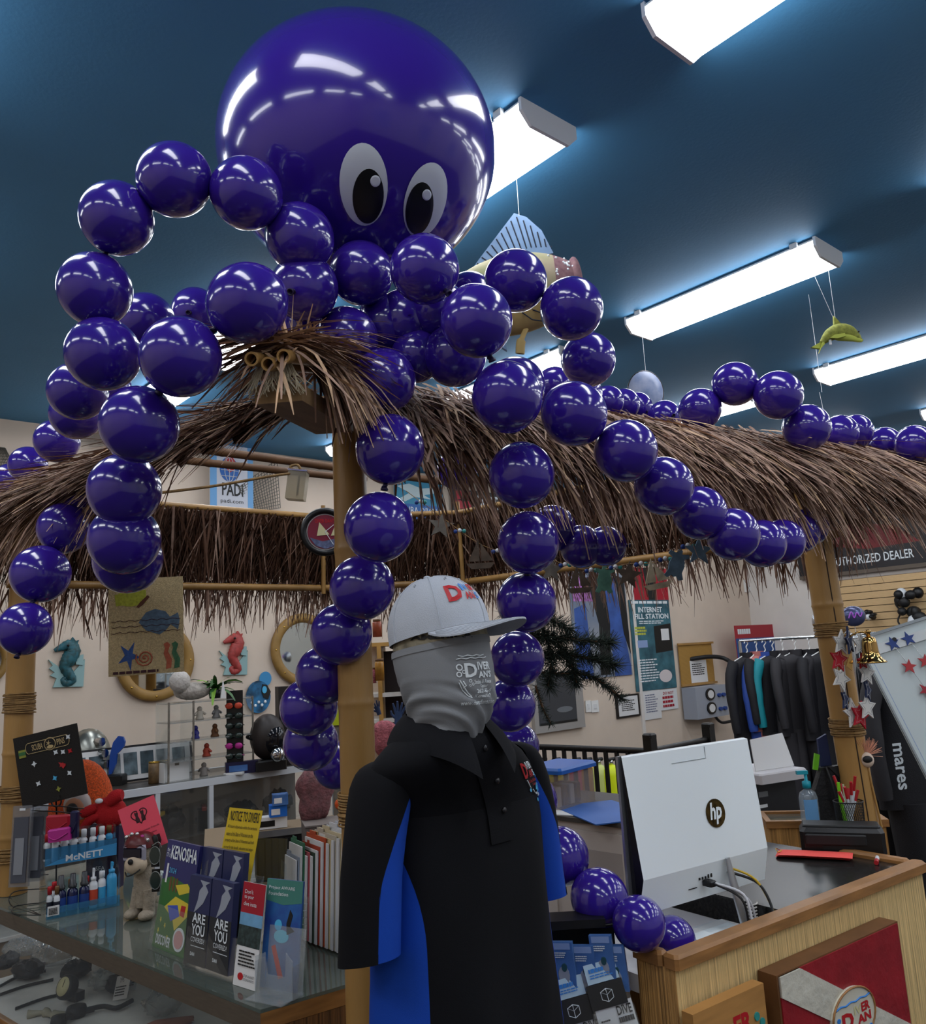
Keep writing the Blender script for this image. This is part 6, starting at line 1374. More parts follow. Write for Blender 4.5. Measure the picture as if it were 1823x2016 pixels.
# ---- pine garland
pg = thing('pine_garland', 'drooping artificial pine bough hanging behind the balloon arm', 'pine garland', PD(1110, 1290, 4.2), FACE); N0 = pg.location.copy(); k = 4.2/F_PX
m_pin = mat('pine_needle', '#1d2a22', .8, noise=(40, .4)); m_pin2 = mat('pine_needle_frost', '#46544c', .8)
mb, mb2 = MB(), MB(); br = MB()
def bough(pts, dens, ln):
    P = smooth_path([Vector((x - 1110, 0, 1290 - y))*k for x, y in pts], 8); br.tube(P, .006, 5)
    for j in range(dens):
        i = random.randrange(len(P)-1); p = P[i].lerp(P[i+1], random.random()); t = (P[i+1]-P[i]).normalized()
        d = Vector((random.gauss(0, 1), random.gauss(0, 1), random.gauss(0, 1))).normalized() + t*.7; l = random.uniform(.5, 1)*ln
        (mb if random.random() < .75 else mb2).tube([p, p + d.normalized()*l], [.0022, .0008], 3, cap=False)
for pts, dn, l in (([(1050, 1215), (1090, 1220), (1125, 1240)], 500, .075), ([(1045, 1250), (1100, 1255), (1160, 1265), (1205, 1270)], 800, .085), ([(1050, 1290), (1110, 1290), (1165, 1300), (1210, 1315)], 800, .09), ([(1050, 1320), (1100, 1325), (1150, 1330), (1185, 1350), (1215, 1380)], 700, .06), ([(1070, 1230), (1085, 1290), (1075, 1350)], 500, .08), ([(1000, 1200), (1020, 1225), (1050, 1240)], 350, .07), ([(1090, 1250), (1120, 1300), (1130, 1345)], 500, .08), ([(1050, 1345), (1062, 1390), (1075, 1420)], 200, .04)): bough(pts, dn, l)
br.build('branch', m_bam_d, pg, kind='stuff'); mb.build('needles', m_pin, pg, kind='stuff'); mb2.build('frosted_needles', m_pin2, pg, kind='stuff')
# ================================================================= things on the back wall
# ---- agency banner
bn = wall_panel('agency_banner', 'white vertical banner with blue edges and a globe logo', 'banner', 414, 840, 498, 1004, mat('banner_white', '#c9ccd6', .6), off=.08)
m_bedge = mat('banner_edge', '#6fa6d8', .6); m_globe = mat('globe_blue', '#1f5fae', .5)
bn.part('edge_band', m_bedge, rect=(0, 0, .15, 1)); bn.part('edge_band', m_bedge, rect=(.87, 0, 1, 1))
bn.part('globe', m_globe, poly=[(a, b) for a, b in ell(.44, .52, .22, .145, 24)], th=.002); bn.part('globe_torch', m_redcap, poly=[(.3, .44), (.38, .37), (.5, .36), (.58, .42), (.6, .5), (.44, .56), (.36, .5)], th=.004)
mb = MB()
for q in (-.5, 0, .5): mb.tube([(bn.X(.44 + .22*q*math.cos(a)), -.0085, bn.Z(.52 + .145*math.sin(a))) for a in [PI*t/10 - PI/2 for t in range(11)]], .004, 4)
for v in (.46, .53, .60): mb.tube([(bn.X(.24), -.0085, bn.Z(v)), (bn.X(.64), -.0085, bn.Z(v))], .004, 4)
mb.build('globe_lines', MATS['banner_white'], bn.o)
bn.text('PADI', .27, .68, .76, .83, m_print_k, .02); bn.text('padi.com', .24, .87, .76, .93, m_print_k); bn.text('PADI', .35, .12, .72, .22, m_globe); bn.done()
nt = thing('fishing_net', 'grey fishing net draped high on the back wall', 'net', PY(525, 955, 6.9)); n0 = nt.location.copy(); mb = MB(); m_net = mat('net_grey', '#6e6a62', .9)
C4 = [PY(545, 905, 6.88) - n0, PY(470, 960, 6.86) - n0, PY(492, 1010, 6.88) - n0, PY(552, 1000, 6.9) - n0]
for i in range(15):
    t = i/14; mb.tube([C4[0].lerp(C4[1], t), C4[3].lerp(C4[2], t)], .004, 3, cap=False); mb.tube([C4[0].lerp(C4[3], t), C4[1].lerp(C4[2], t)], .004, 3, cap=False)
mb.build('mesh', m_net, nt, kind='stuff')
nt = thing('fishing_net', 'corner of grey net at the left picture edge below the ceiling', 'net', PY(20, 905, 6.9)); n0 = nt.location.copy(); mb = MB()
C4 = [PY(-10, 880, 6.88) - n0, PY(10, 882, 6.86) - n0, PY(42, 945, 6.88) - n0, PY(-10, 945, 6.9) - n0]
for i in range(12):
    t = i/11; mb.tube([C4[0].lerp(C4[1], t), C4[3].lerp(C4[2], t)], .004, 3, cap=False); mb.tube([C4[0].lerp(C4[3], t), C4[1].lerp(C4[2], t)], .004, 3, cap=False)
mb.build('mesh', m_net, nt, kind='stuff')
# ---- seahorse plaques
def seahorse(px, py, hb, h, mb_, mc, label):
    p = PY(px, py, 6.93); d = (p - CAM).dot(R3 @ Vector((0, 0, -1))); k = d/F_PX*h/90.
    t = thing('seahorse_plaque', label, 'wall plaque', p)
    path = smooth_path([(-26*k, 0, 24*k), (-12*k, 0, 30*k), (2*k, 0, 34*k), (10*k, 0, 22*k), (2*k, 0, 4*k), (-4*k, 0, -10*k), (4*k, 0, -26*k), (10*k, 0, -38*k), (-2*k, 0, -44*k), (-8*k, 0, -36*k), (-2*k, 0, -32*k)], 5)
    n = len(path); rr = []
    for i in range(n):
        f = i/(n-1); r_ = 3 + 8*min(1, f/.2) if f < .2 else 11 + 4*math.sin((f-.2)/.3*PI) if f < .5 else max(3, 11 - 16*(f-.5))
        rr.append(r_*k*(1.0 + .12*(i % 2)))
    MB().tube(path, rr, 10, flat=.7).build('body', mb_, t)
    MB().prism([(2*k, 40*k), (8*k, 50*k), (14*k, 42*k), (20*k, 44*k), (16*k, 32*k)], -5*k, 3*k).build('crest', mb_, t)
    MB().prism([(14*k, 10*k), (30*k, 14*k), (30*k, -8*k), (16*k, -6*k)], -3*k, 2*k).build('fin', mc, t); MB().ball((-2*k, -9*k, 33*k), 2.5*k).build('eye', m_print_k, t)
    MB().prism([(x*k, z*k) for x, z in ((-36, 6), (-28, -6), (-34, -12), (-24, -20), (-32, -26), (-20, -32), (-26, -50), (32, -52), (34, 4), (22, -10), (6, -28), (-8, -22), (-18, -8))], 0, 5*k).build('coral_base', mc, t)
m_st = mat('plaque_teal', '#2f6a78', .5, noise=(30, .3), h2='#23403f'); m_sc = mat('plaque_coral', '#8fb0b0', .7); m_sr = mat('plaque_red', '#a5403c', .5, noise=(30, .25)); 
seahorse(133, 1303, 0, 86, m_st, m_sc, 'blue-green seahorse plaque beside the left bamboo post'); seahorse(461, 1285, 0, 76, m_sr, m_sc, 'red seahorse plaque between the two porthole mirrors')
# ---- porthole mirrors
m_mir = mat('mirror', '#c8ccc8', .03, metal=1.0); m_por = mat('porthole_gold', '#94723a', .5, noise=(12, .12))
def porthole(px, py, r_, label):
    p = PY(px, py, 6.93); d = (p - CAM).dot(R3 @ Vector((0, 0, -1))); k = d/F_PX; t = thing('porthole_mirror', label, 'mirror', p)
    R_ = r_*k
    MB().lathe([(R_*.74, .0), (R_*1.0, .0), (R_*1.0, .02), (R_*.95, .035), (R_*.82, .035), (R_*.74, .02), (R_*.74, 0)], 40, Matrix.Rotation(PI/2, 4, 'X')).build('rim', m_por, t); MB().prism(ell(0, 0, R_*.75, R_*.75, 36), -.010, -.002).build('mirror_glass', m_mir, t)
    for j in range(8): MB().ball((R_*.88*math.cos(PI*j/4), -.036, R_*.88*math.sin(PI*j/4)), .008, .004, .008, 8, 6).build('rivet', m_brass, t)
porthole(306, 1302, 77, 'porthole mirror partly covered by the burlap banner'); porthole(596, 1278, 70, 'porthole mirror half hidden by the balloon arm and post'); porthole(-42, 1300, 54, 'porthole mirror cut off at the left edge')
# ---- round blue plaque
rp = thing('round_plaque', 'blue plaque of two joined discs with an underwater scene', 'wall plaque', PY(508, 1372, 6.93)); k = 7.4/F_PX
MB().prism(ell(0, 0, 26*k, 31*k, 28), -.01, .0).build('disc', mat('plaque_sea', '#2f7fb4', .4, noise=(10, .5), h2='#10202c'), rp); MB().prism(ell(16*k, 34*k, 13*k, 14*k, 22), -.006, .002).build('small_disc', mat('plaque_sky', '#3d8cc0', .4), rp); MB().prism([(8*k, 24*k), (18*k, 22*k), (26*k, 8*k), (20*k, -6*k), (10*k, -2*k), (6*k, 10*k)], -.016, -.0105).build('diver_figure', m_print_k, rp); MB().prism(ell(12*k, 13*k, 5*k, 7*k, 12), -.02, -.0165).build('diver_mask', m_cyan, rp)
for j in range(5): MB().ball(((-14 + 7*j)*k, -.012, (-10 - 6*(j % 2))*k), 3*k, .004, 3*k, 8, 6).build('pebble', m_pw, rp)
# ---- high signs
sb = wall_panel('scuba_banner', 'blue and white swimmer banner seen under the tie beam', 'banner', 778, 935, 872, 1024, mat('banner_teal', '#2f86a8', .6), off=.05)
sb.part('swimmer_picture', mat('swimmer_pale', '#b9ccd0', .6), poly=[(.05, .3), (.3, .22), (.55, .3), (.85, .24), (.95, .34), (.6, .44), (.75, .52), (.4, .5), (.2, .62), (.1, .56), (.3, .42)], th=.002); sb.part('lower_band', mat('banner_blue', '#2a62a8', .6), rect=(0, .66, 1, 1)); sb.text('SCUBA DIVING', .05, .72, .95, .88, m_pw, lift=.004); sb.done()
sb = wall_panel('brand_sign', 'black hanging sign with a red star square and white capitals', 'sign', 893, 968, 1000, 1028, m_dark, off=.05); sb.part('red_square', m_redv, rect=(.05, .05, .32, .62)); sb.part('star', m_print_k, poly=star(.18, .34, .11, .04, 4), th=.003); sb.text('BARE', .38, .12, .85, .55, m_pw, .02); sb.done()
# ---- wall behind the desk
dv = wall_panel('diver_poster', 'tall dark poster of divers in blue and black suits', 'poster', 1128, 1126, 1238, 1332, mat('poster_pale', '#8f949c', .6, noise=(2, .3), h2='#6a7890'))
dv.part('suit_picture', mat('poster_blue', '#34549a', .6, noise=(5, .3)), poly=[(.05, .35), (.25, .3), (.3, 1), (.02, 1)]); dv.part('suit_picture', mat('poster_black', '#0d0e12', .6), poly=[(.3, .05), (.6, .02), (.66, .5), (.6, .98), (.42, .98), (.46, .5)], th=.002); dv.part('suit_picture', mat('poster_blue', ''), poly=[(.6, .1), (.8, .05), (.98, .9), (.98, 1), (.68, 1)], th=.001); dv.part('suit_picture', MATS['poster_black'], poly=[(.82, .02), (.98, .05), (1, .8), (.9, .6)], th=.003); dv.part('head_picture', mat('poster_mag', '#a86ab0', .6, noise=(20, .6)), rect=(.05, .05, .5, .28), th=.0015); dv.done()
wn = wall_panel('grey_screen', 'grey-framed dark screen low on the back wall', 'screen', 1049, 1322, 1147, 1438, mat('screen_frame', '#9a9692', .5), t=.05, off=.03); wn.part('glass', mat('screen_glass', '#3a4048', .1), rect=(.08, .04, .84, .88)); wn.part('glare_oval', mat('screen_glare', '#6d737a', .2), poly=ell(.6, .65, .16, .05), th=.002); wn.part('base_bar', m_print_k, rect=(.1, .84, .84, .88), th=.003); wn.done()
m_frk = mat('black_frame', '#17161a', .4)
cf = wall_panel('framed_certificate', 'small black-framed certificate on the wall by the pine tip', 'certificate', 1213, 1367, 1259, 1412, m_frk, t=.02); cf.part('paper', m_paper, rect=(.08, .08, .92, .92)); cf.lines(.2, .25, .8, .75, 6, m_print_k, lift=.003); cf.done()
for i, (a, b) in enumerate(((1153, 1163), (1164, 1178))):
    sw_ = wall_panel('switch_plate', ['narrow switch plate near the grey screen', 'wider switch plate beside the narrow one'][i], 'light switch', a, 1379, b, 1402, m_white, t=.012); sw_.part('rocker', m_paper, rect=(.3, .3, .7, .7), th=.006); sw_.done()
rf = wall_panel('red_flag_poster', 'red poster with a dark figure above the station poster', 'poster', 1242, 1118, 1314, 1184, m_redv); rf.part('figure_picture', m_print_k, poly=[(.35, 0), (.7, 0), (.62, 1), (.45, 1)]); rf.done()
st_ = wall_panel('station_poster', 'tall teal internet fill station poster', 'poster', 1246, 1180, 1325, 1357, mat('poster_teal', '#1e4654', .5, noise=(5, .5), h2='#3f7482'), off=.014)
st_.lines(.05, .012, .95, .05, 1, m_pw, duty=.8, rag=0); st_.text('INTERNET', .2, .08, .8, .14, m_pw, .03); st_.text('FILL STATION', .1, .155, .95, .215, m_pw, .03); st_.lines(.2, .235, .85, .28, 2, m_pw)
st_.lines(.08, .30, .4, .40, 3, mat('print_lime', '#b9c04a', .5), duty=.7)
st_.part('kiosk_picture', m_print_k, poly=[(.55, .3), (.98, .27), (.98, .58), (.55, .6)]); st_.part('kiosk_screen', m_paper, rect=(.72, .33, .92, .46), th=.003); st_.part('badge', m_bl2, rect=(.12, .45, .36, .53)); st_.lines(.1, .66, .6, .92, 9, m_pw); st_.part('round_seal', mat('seal_white', '#d8cfd0', .5), poly=ell(.74, .86, .16, .07)); st_.done()
for i, (a, b, c_, d_, m) in enumerate(((1266, 1358, 1301, 1416, m_pw), (1299, 1356, 1334, 1397, m_pw))):
    q = wall_panel('paper_note', ['plain white note under the station poster', 'white note with red capitals under the station poster'][i], 'note', a, b, c_, d_, m_paper, t=.002)
    if i: q.text('DO NOT', .2, .12, .8, .26, m_redv, .02); q.lines(.15, .34, .9, .95, 3, m_redv, duty=.6)
    else: q.lines(.15, .15, .85, .8, 8, mat('note_ink', '#7a7f96', .6))
    q.done()
bb_ = wall_panel('cane_board', 'cane roll-up board with a white sheet pinned on it', 'notice board', 1339, 1266, 1404, 1347, mat('cane', '#a8803f', .7, wave=(40, .3, 'Z')), off=.03, t=.015); bb_.part('white_sheet', m_paper, rect=(.28, .42, .78, .96)); bb_.part('roll_bar', m_bam, rect=(-.04, -.02, 1.04, .03), th=.02); bb_.part('roll_bar', m_bam, rect=(-.04, .97, 1.04, 1.02), th=.02); bb_.lines(.33, .5, .72, .8, 6, m_print_k, lift=.003); bb_.done()
gp = wall_panel('gauge_panel', 'grey fill panel box with two round gauges', 'control panel', 1358, 1350, 1420, 1412, mat('panel_grey', '#9aa0ac', .45), off=.14, t=.22)
for j, v in enumerate((.26, .70)):
    gp.part('gauge_rim', m_dark, poly=ell(.44, v, .14, .19, 20), th=.02); gp.part('gauge_dial', m_paper, poly=ell(.44, v, .095, .13, 20), th=.022)
    for u in (.72, .86): gp.part('knob', m_navl, poly=ell(u, v + .06, .05, .06, 12), th=.03)
gp.done()
tag(MB().tube(smooth_path([PY(1357, 1298, 6.93), PY(1395, 1293, 6.8), PY(1425, 1296, 6.7), PY(1450, 1312, 6.5)]), .03, 8).build('black_hose', m_rub), 'thick black hose arching past the cane board', 'hose')
tag(MB().tube(smooth_path([PY(1404, 1405, 6.75), PY(1420, 1422, 6.75), PY(1445, 1420, 6.7), PY(1470, 1430, 6.6)]), .02, 8).build('black_hose', m_rub), 'thin black hose below the gauge panel', 'hose')
dt = wall_panel('motion_sensor', 'small white motion sensor high in the wall corner', 'sensor', 1466, 1142, 1479, 1166, m_white, t=.05); dt.part('lens', m_paper, rect=(.2, .5, .8, .9), th=.02); dt.done()
wp = wall_panel('gear_poster', 'red and blue gear poster behind the hanging wetsuits', 'poster', 1450, 1230, 1530, 1300, mat('poster_red', '#a3202e', .5), y=6.6, off=0); wp.part('blue_half', mat('poster_navy', '#204a8a', .5), rect=(0, .36, 1, 1)); wp.lines(.06, .1, .36, .28, 1, m_pw, duty=.8, rag=0); wp.done()
sg_ = wall_panel('dealer_sign', 'long dark dealer sign with white capitals at the far end', 'sign', 1560, 1005, 1850, 1128, mat('sign_black', '#1c1a1e', .5), xplane=12.0, off=.06, t=.05)
sg_.text('AUTHORIZED DEALER', .24, .70, .80, .84, m_pw, .01); sg_.part('red_picture', mat('sign_red', '#6a1f22', .6, noise=(2, .5)), poly=[(.2, .25), (.4, .15), (.7, .3), (.85, .6), (.5, .62), (.25, .5)], th=.003); sg_.part('frame_bar', mat('sign_frame', '#5e5348', .5), rect=(0, .94, 1, 1), th=.01); sg_.done()
# slat wall gear
def gear(px, py, d, label, seed, s=1.0):
    r = random.Random(seed); t = thing('dive_gear', label, 'dive gear', PX(px, py, 11.9), -PI/2); k = 11.5/F_PX*s
    for j in range(6): MB().ball((r.uniform(-18, 18)*k, -.08 + r.uniform(-.05, .02), r.uniform(-16, 16)*k), r.uniform(7, 14)*k, .06, r.uniform(7, 13)*k, 10, 7).build('mask_body', (m_rub, m_rub, m_dark, m_wb)[j % 4], t)
    MB().tube(smooth_path([(-20*k, -.05, 10*k), (-26*k, -.08, -6*k), (-18*k, -.06, -22*k)]), .012, 6).build('strap', m_rub, t); MB().tube([(0, .09, 0), (0, -.1, 0)], .006, 6).build('wall_hook', m_chrome, t)
gear(1795, 1180, 0, 'cluster of black masks hanging on the slat wall', 3); gear(1800, 1215, 0, 'black and clear masks lower on the slat wall', 5); gear(1722, 1208, 0, 'small bracketed gauge on the slat wall', 9, .5)
fb2 = thing('foil_balloon', 'round foil balloon with purple lettering behind the bamboo post', 'balloon', PD(1680, 1213, 6.0), FACE); k = 6/F_PX
MB().ball((0, 0, 0), 24*k, 14*k, 20*k, 20, 12).build('foil', mat('foil_slate', '#4a4f70', .25, metal=.5, noise=(6, .4)), fb2); mb = MB(); mb.tube(smooth_path([(-16*k, -14*k, -4*k), (-10*k, -15*k, 8*k), (-6*k, -15.5*k, -4*k), (0, -15.5*k, 6*k), (6*k, -15*k, -2*k), (12*k, -13*k, 6*k)]), 1.2*k, 5); mb.build('script_print', mat('foil_pink', '#b05ad0', .3), fb2); MB().tube([(0, 0, -20*k), (.05, 0, -fb2.location.z)], .002, 4).build('ribbon', m_pw, fb2)
fb2 = thing('foil_balloon', 'silver foil balloon peeking out left of the bamboo post', 'balloon', PD(1612, 1222, 6.1), FACE); MB().ball((0, 0, 0), 14*k, 9*k, 18*k, 18, 12).build('foil', mat('foil_silver', '#b9bcc4', .2, metal=.8), fb2); MB().tube([(0, 0, -18*k), (.05, 0, -fb2.location.z)], .002, 4).build('ribbon', m_pw, fb2)
# ---- wetsuit rack
rk = thing('suit_rack', 'chrome rail carrying the row of wetsuits', 'clothes rack', PD(1578, 1255, 8.6), FACE - .3); 
zr = rk.location.z
MB().tube([(-.62, 0, 0), (.9, 0, 0)], .016, 8).build('rail', m_chrome, rk)
for x in (-.62, .9): MB().tube([(x, 0, 0), (x, 0, .03-zr)], .016, 8).build('leg', m_chrome, rk); MB().box(x-.02, x+.02, -.3, .3, -zr, .03-zr).build('foot', m_chrome, rk)
rkM = Matrix.Translation(rk.location) @ Matrix.Rotation(FACE - .3, 4, 'Z')
def suit(M, rz, s, ln, m, ms, label, group, legs=False, trim=None, hook=None):
    t = thing('wetsuit', label, 'wetsuit', M, rz, group)
    def body(u, v):
        a = 2*PI*u; wv = .23 - .05*math.sin(PI*min(1, v*1.3)) + .02*v if v > .1 else .07 + .16*math.sqrt(v/.1)
        return Vector((wv*s*math.cos(a), .075*s*math.sin(a)*(1 if v > .06 else .6), (-.10 - ln*v)*s))
    MB().grid(body, 20, 16).build('body', m, t)
    for q in (-1, 1):
        MB().tube(smooth_path([(q*.17*s, 0, -.15*s), (q*.25*s, -.02*s, -.3*s), (q*.28*s, -.05*s, -.52*s), (q*.27*s, -.06*s, -.74*s)], 4), [.06*s]*4 + [.055*s]*4 + [.048*s]*4 + [.042*s], 10, flat=.8).build('sleeve', ms, t)
        if legs: MB().tube([(q*.09*s, 0, (-.08-ln)*s), (q*.10*s, -.02*s, (-.5-ln)*s), (q*.10*s, 0, (-.85-ln)*s)], [.095*s, .075*s, .05*s], 12).build('leg', m, t)
    MB().tube([(0, 0, -.12*s), (0, 0, -.06*s)], .065*s, 12, cap=False).build('collar', m, t); MB().box(-.004, .004, -.078*s, -.074*s, (-.1-ln*.7)*s, -.16*s).build('zip', trim or m_chrome, t)
    MB().tube(smooth_path([(-.16*s, 0, -.13*s), (0, 0, -.06*s), (0, 0, -.01*s), (.025*s, 0, .02*s), (0, 0, .04*s), (-.02*s, 0, .022*s)]), .006, 6).build('hanger', hook or m_white, t)
    return t
m_neo = mat('neoprene_black', '#15141a', .7, bump=(200, .2)); m_neo2 = mat('neoprene_grey', '#2c2a2e', .7); m_teal = mat('neoprene_teal', '#128a96', .6); m_nb = mat('neoprene_blue', '#28489a', .6); m_npk = mat('neoprene_coral', '#b06a64', .6)
SU = [(-.56, m_neo, m_neo, 'black wetsuit first on the rail by the hose'), (-.46, m_npk, m_neo, 'wetsuit with a coral shoulder near the rail end'), (-.38, m_nb, m_nb, 'blue wetsuit beside the coral-shouldered one'), (-.30, m_neo, m_teal, 'black wetsuit with a teal sleeve'), (-.20, m_neo2, m_neo2, 'charcoal wetsuit with a zip hanging next to the teal sleeve'), (-.08, m_neo2, m_neo, 'charcoal and black wetsuit on the rail'), (.06, m_neo, m_neo, 'black wetsuit in the middle of the rail'), (.2, m_neo, m_neo2, 'black wetsuit with charcoal sleeves left of the bamboo post'), (.36, m_neo, m_neo, 'black wetsuit just behind the bamboo post'), (.5, m_neo, m_nb, 'black and blue wetsuit right of the bamboo post'), (.66, m_neo, m_neo, 'black wetsuit further along the rail')]
for (x, m, ms, lb) in SU: suit(rkM @ Vector((x, 0, -.055)), FACE - .3 + .85 + .25*math.sin(x*23), 1.12 + .06*math.sin(x*31), .72, m, ms, lb, 'wetsuits on the rail', legs=True)
# two big suits behind the whiteboard
big = suit(PD(1768, 1270, 4.3), FACE + .3, 1.0, .7, m_neo, m_neo2, 'long black wetsuit with white side lettering beside the whiteboard', 'wetsuits on the rail', legs=True)
mb = MB(); mb.text('mares', -.09, .13, -.02, .035, 0, .02); mb.v = [tuple(Matrix.Translation((-.225, -.125, -.56)) @ Matrix.Rotation(PI/2, 4, 'Y') @ Vector(v)) for v in mb.v]; mb.build('lettering', m_pw, big)
suit(PD(1720, 1262, 4.6), FACE + .2, 1.0, .7, m_neo, m_nb, 'black wetsuit with a blue sleeve behind the felt stars', 'wetsuits on the rail', legs=True)
suit(PD(1815, 1290, 4.5), FACE + .1, 1.0, .7, m_neo, m_neo, 'black wetsuit under the whiteboard at the picture edge', 'wetsuits on the rail', legs=True)
rk2 = thing('suit_rack', 'chrome rail for the long wetsuits beside the whiteboard', 'clothes rack', PD(1768, 1252, 4.45), FACE - .05); zr = rk2.location.z
MB().tube([(-.25, 0, 0), (.45, 0, 0)], .014, 8).build('rail', m_chrome, rk2)
for x in (-.25, .45): MB().tube([(x, 0, 0), (x, 0, .03-zr)], .014, 8).build('leg', m_chrome, rk2); MB().box(x-.02, x+.02, -.25, .25, -zr, .03-zr).build('foot', m_chrome, rk2)
# ---- whiteboard easel with star strings
wb = facing(1870, 1420, 3.55, 190, 400, 'whiteboard', 'tilted whiteboard easel hung with little star strings', 'whiteboard', mat('board_white', '#c6d2d4', .25), roll=math.radians(-14), tilt=-.25, t=.02)
m_bfr = mat('board_frame', '#8b9194', .4, metal=.6)
for rc in ((-.015, -.01, 1.015, .005), (-.015, .995, 1.015, 1.01), (-.015, .0, .004, 1), (.996, 0, 1.015, 1)): wb.part('frame_bar', m_bfr, rect=rc, th=.008)
wb.part('clip_bar', mat('clip_white', '#d6dcde', .3), rect=(.10, .05, .9, .10), th=.012); wb.part('blue_line', m_bl2, rect=(.05, .1, .055, .99), th=.0005); wb.part('magnet', m_dark, poly=ell(.36, .055, .022, .012, 12), th=.016)
for (u0, u1, n) in ((.32, .58, 6), (.5, .78, 6)):
    s_ = thing('star_string', ['thread of tiny foil stars down the whiteboard, nearer its edge', 'thread of tiny foil stars further along the whiteboard'][u0 > .4], 'garland', wb.o.location, wb.o.rotation_euler[:])
    pts = [(wb.X(u0 + (u1-u0)*j/n*1.0), -.022, wb.Z(.06 + .78*j/n)) for j in range(n+1)]; MB().tube(pts, .0012, 4).build('thread', m_chrome, s_)
    for j in range(n): MB().prism(star(pts[j][0], pts[j][2] - .01, .034, .014, 5, j*.4), -.026, -.022).build('star', (m_navl, m_redcap, m_redv, mat('foil_blue', '#1f78c8', .3), mat('foil_star_silver', '#b9bcc0', .3, metal=.8), m_redcap)[j], s_)
MB().tube([Vector((0, .03, -wb.h/2)), Vector((0, .35, -wb.h*.5-.4))], .012, 8).build('easel_leg', m_bfr, wb.o)
for u in (-.4, .4): MB().tube([Vector((u*wb.w, .012, -wb.h/2+.02)), Vector((u*wb.w, -.1, -wb.h*.5-.45))], .012, 8).build('easel_leg', m_bfr, wb.o)
wb.done()
# ================================================================= display case inside the hut
DX0, DX1, DY, DZ = 0.7, 3.42, 5.50, 1.0
cs = thing('display_case', 'white-framed glass display case in front of the back wall', 'display case', (DX0, DY, 0)); DW = DX1-DX0
m_cf = mat('case_white_frame', '#c9cdd2', .35); m_cb = mat('case_base', '#8d7a62', .7)
MB().box(0, DW, 0, .03, .955, 1.0).build('top_front_bar', m_cf, cs); MB().box(0, DW, .55, .6, .97, 1.0).build('top_back_bar', m_cf, cs); MB().box(0, DW, .031, .549, .985, .998).build('top_board', mat('case_top', '#3a3632', .3), cs)
for x in (0, .95, 1.36, DW-1.0, DW-.03): MB().box(x, x+.03, 0, .03, .3, .954).build('upright', m_cf, cs)
MB().box(0, DW, .0, .6, .28, .30).build('floor_board', m_deck, cs); MB().box(0.03, DW-.03, .05, .58, .64, .65).build('glass_shelf', m_glass, cs); MB().box(.031, DW-.031, .012, .016, .301, .954).build('front_pane', m_glass, cs); MB().box(0, DW, .02, .6, 0, .279).build('plinth', m_cb, cs); MB().box(0.03, DW-.03, .581, .599, .301, .969).build('back_panel', mat('case_back', '#6a5f55', .7), cs)
def inc(px, py, z, dy=.25): p = PY(px, py, DY + dy); p.z = z; return p
r7 = random.Random(4)
names = ['first', 'second', 'third', 'fourth', 'fifth', 'sixth', 'seventh', 'eighth', 'ninth', 'tenth']
for i in range(9):
    x = .95 + .26*i; crumple('dive_bag', 'dark bundle on the case shelf, %s from the pin board side' % names[i], 0, 1990, .11, .1, .04 + .02*(i % 3), (m_rub, m_dark, m_gw, m_rub)[i % 4], 'gear', seed=20+i).location = (x, DY + .2 + .05*(i % 2), .651)
for i, (x, hx, lb) in enumerate(((1.45, '#5fb3c4', 'light blue packet on the case shelf'), (1.9, '#c9a02a', 'yellow-handled tool on the case shelf'), (2.15, '#c8a53a', 'yellow strap on the case shelf'), (2.45, '#7a2b22', 'red-handled knife on the case shelf'))):
    t = thing('case_item', lb, 'dive tool', (x, DY + .16, .80), .4*i); MB().cbox(-.10, .05, -.015, .015, -.012, .012, .004).build('handle', mat('ci_%d' % i, hx, .4), t); MB().box(.0505, .16, -.008, .008, -.003, .003).build('blade', m_chrome, t); MB().box(-.05, .05, -.04, .04, -.148, -.013).build('box_under', m_dark, t)
for i, (px, py, w_, h_, m, lb) in enumerate(((552, 1575, 30, 20, m_bl, 'upper blue box right of the case upright'), (548, 1597, 34, 22, mat('box_blue', '#1c66c4', .4), 'lower bright blue box right of the case upright'), (535, 1620, 60, 22, m_paper, 'white open carton under the blue boxes'))):
    d = 4.9; k = d/F_PX; t = thing('product_box', lb, 'box', PD(px, py, d), FACE + .3); MB().box(-w_/2*k, w_/2*k, 0, .08, -h_/2*k, h_/2*k).build('carton', m, t); MB().box(-w_*.4*k, w_*.1*k, -.002, -.0003, -h_*.3*k, h_*.2*k).build('print', m_paper if m is not m_paper else m_dark, t)
tb = thing('work_table', 'dark work table behind the folders carrying cartons and rock', 'table', PD(600, 1650, 4.7), FACE + .3); zt_ = PD(600, 1632, 4.85).z; zl = tb.location.z
tb.location.z = 0; MB().box(-.55, .6, -.12, .5, zt_-.03, zt_).build('table_top', m_cb, tb)
for (x, y) in ((-.5, -.08), (.55, -.08), (-.5, .45), (.55, .45)): MB().box(x, x+.04, y, y+.04, 0, zt_-.031).build('leg', m_cb, tb)
def rock(name, label, px, py, d, a, b, m, seed, dy=0.0):
    r = random.Random(seed); k = d/F_PX; mb = MB().ball((0, 0, 0), a*k, a*k*.7, b*k, 26, 18)
    mb.v = [tuple(Vector(v)*(1 + .13*math.sin(v[0]*30 + seed) + .1*math.sin(v[2]*41 + v[1]*23) + r.uniform(-.06, .06))) for v in mb.v]
    return tag(mb.build(name, m, None, PD(px, py, d), FACE), label, 'rock')
m_rockp = mat('pink_rock', '#8d5a5e', .8, noise=(30, .4), h2='#6a4a4c', bump=(70, .9)); m_corp = mat('pink_coral', '#b0626a', .85, noise=(40, .3), bump=(90, 1.0))
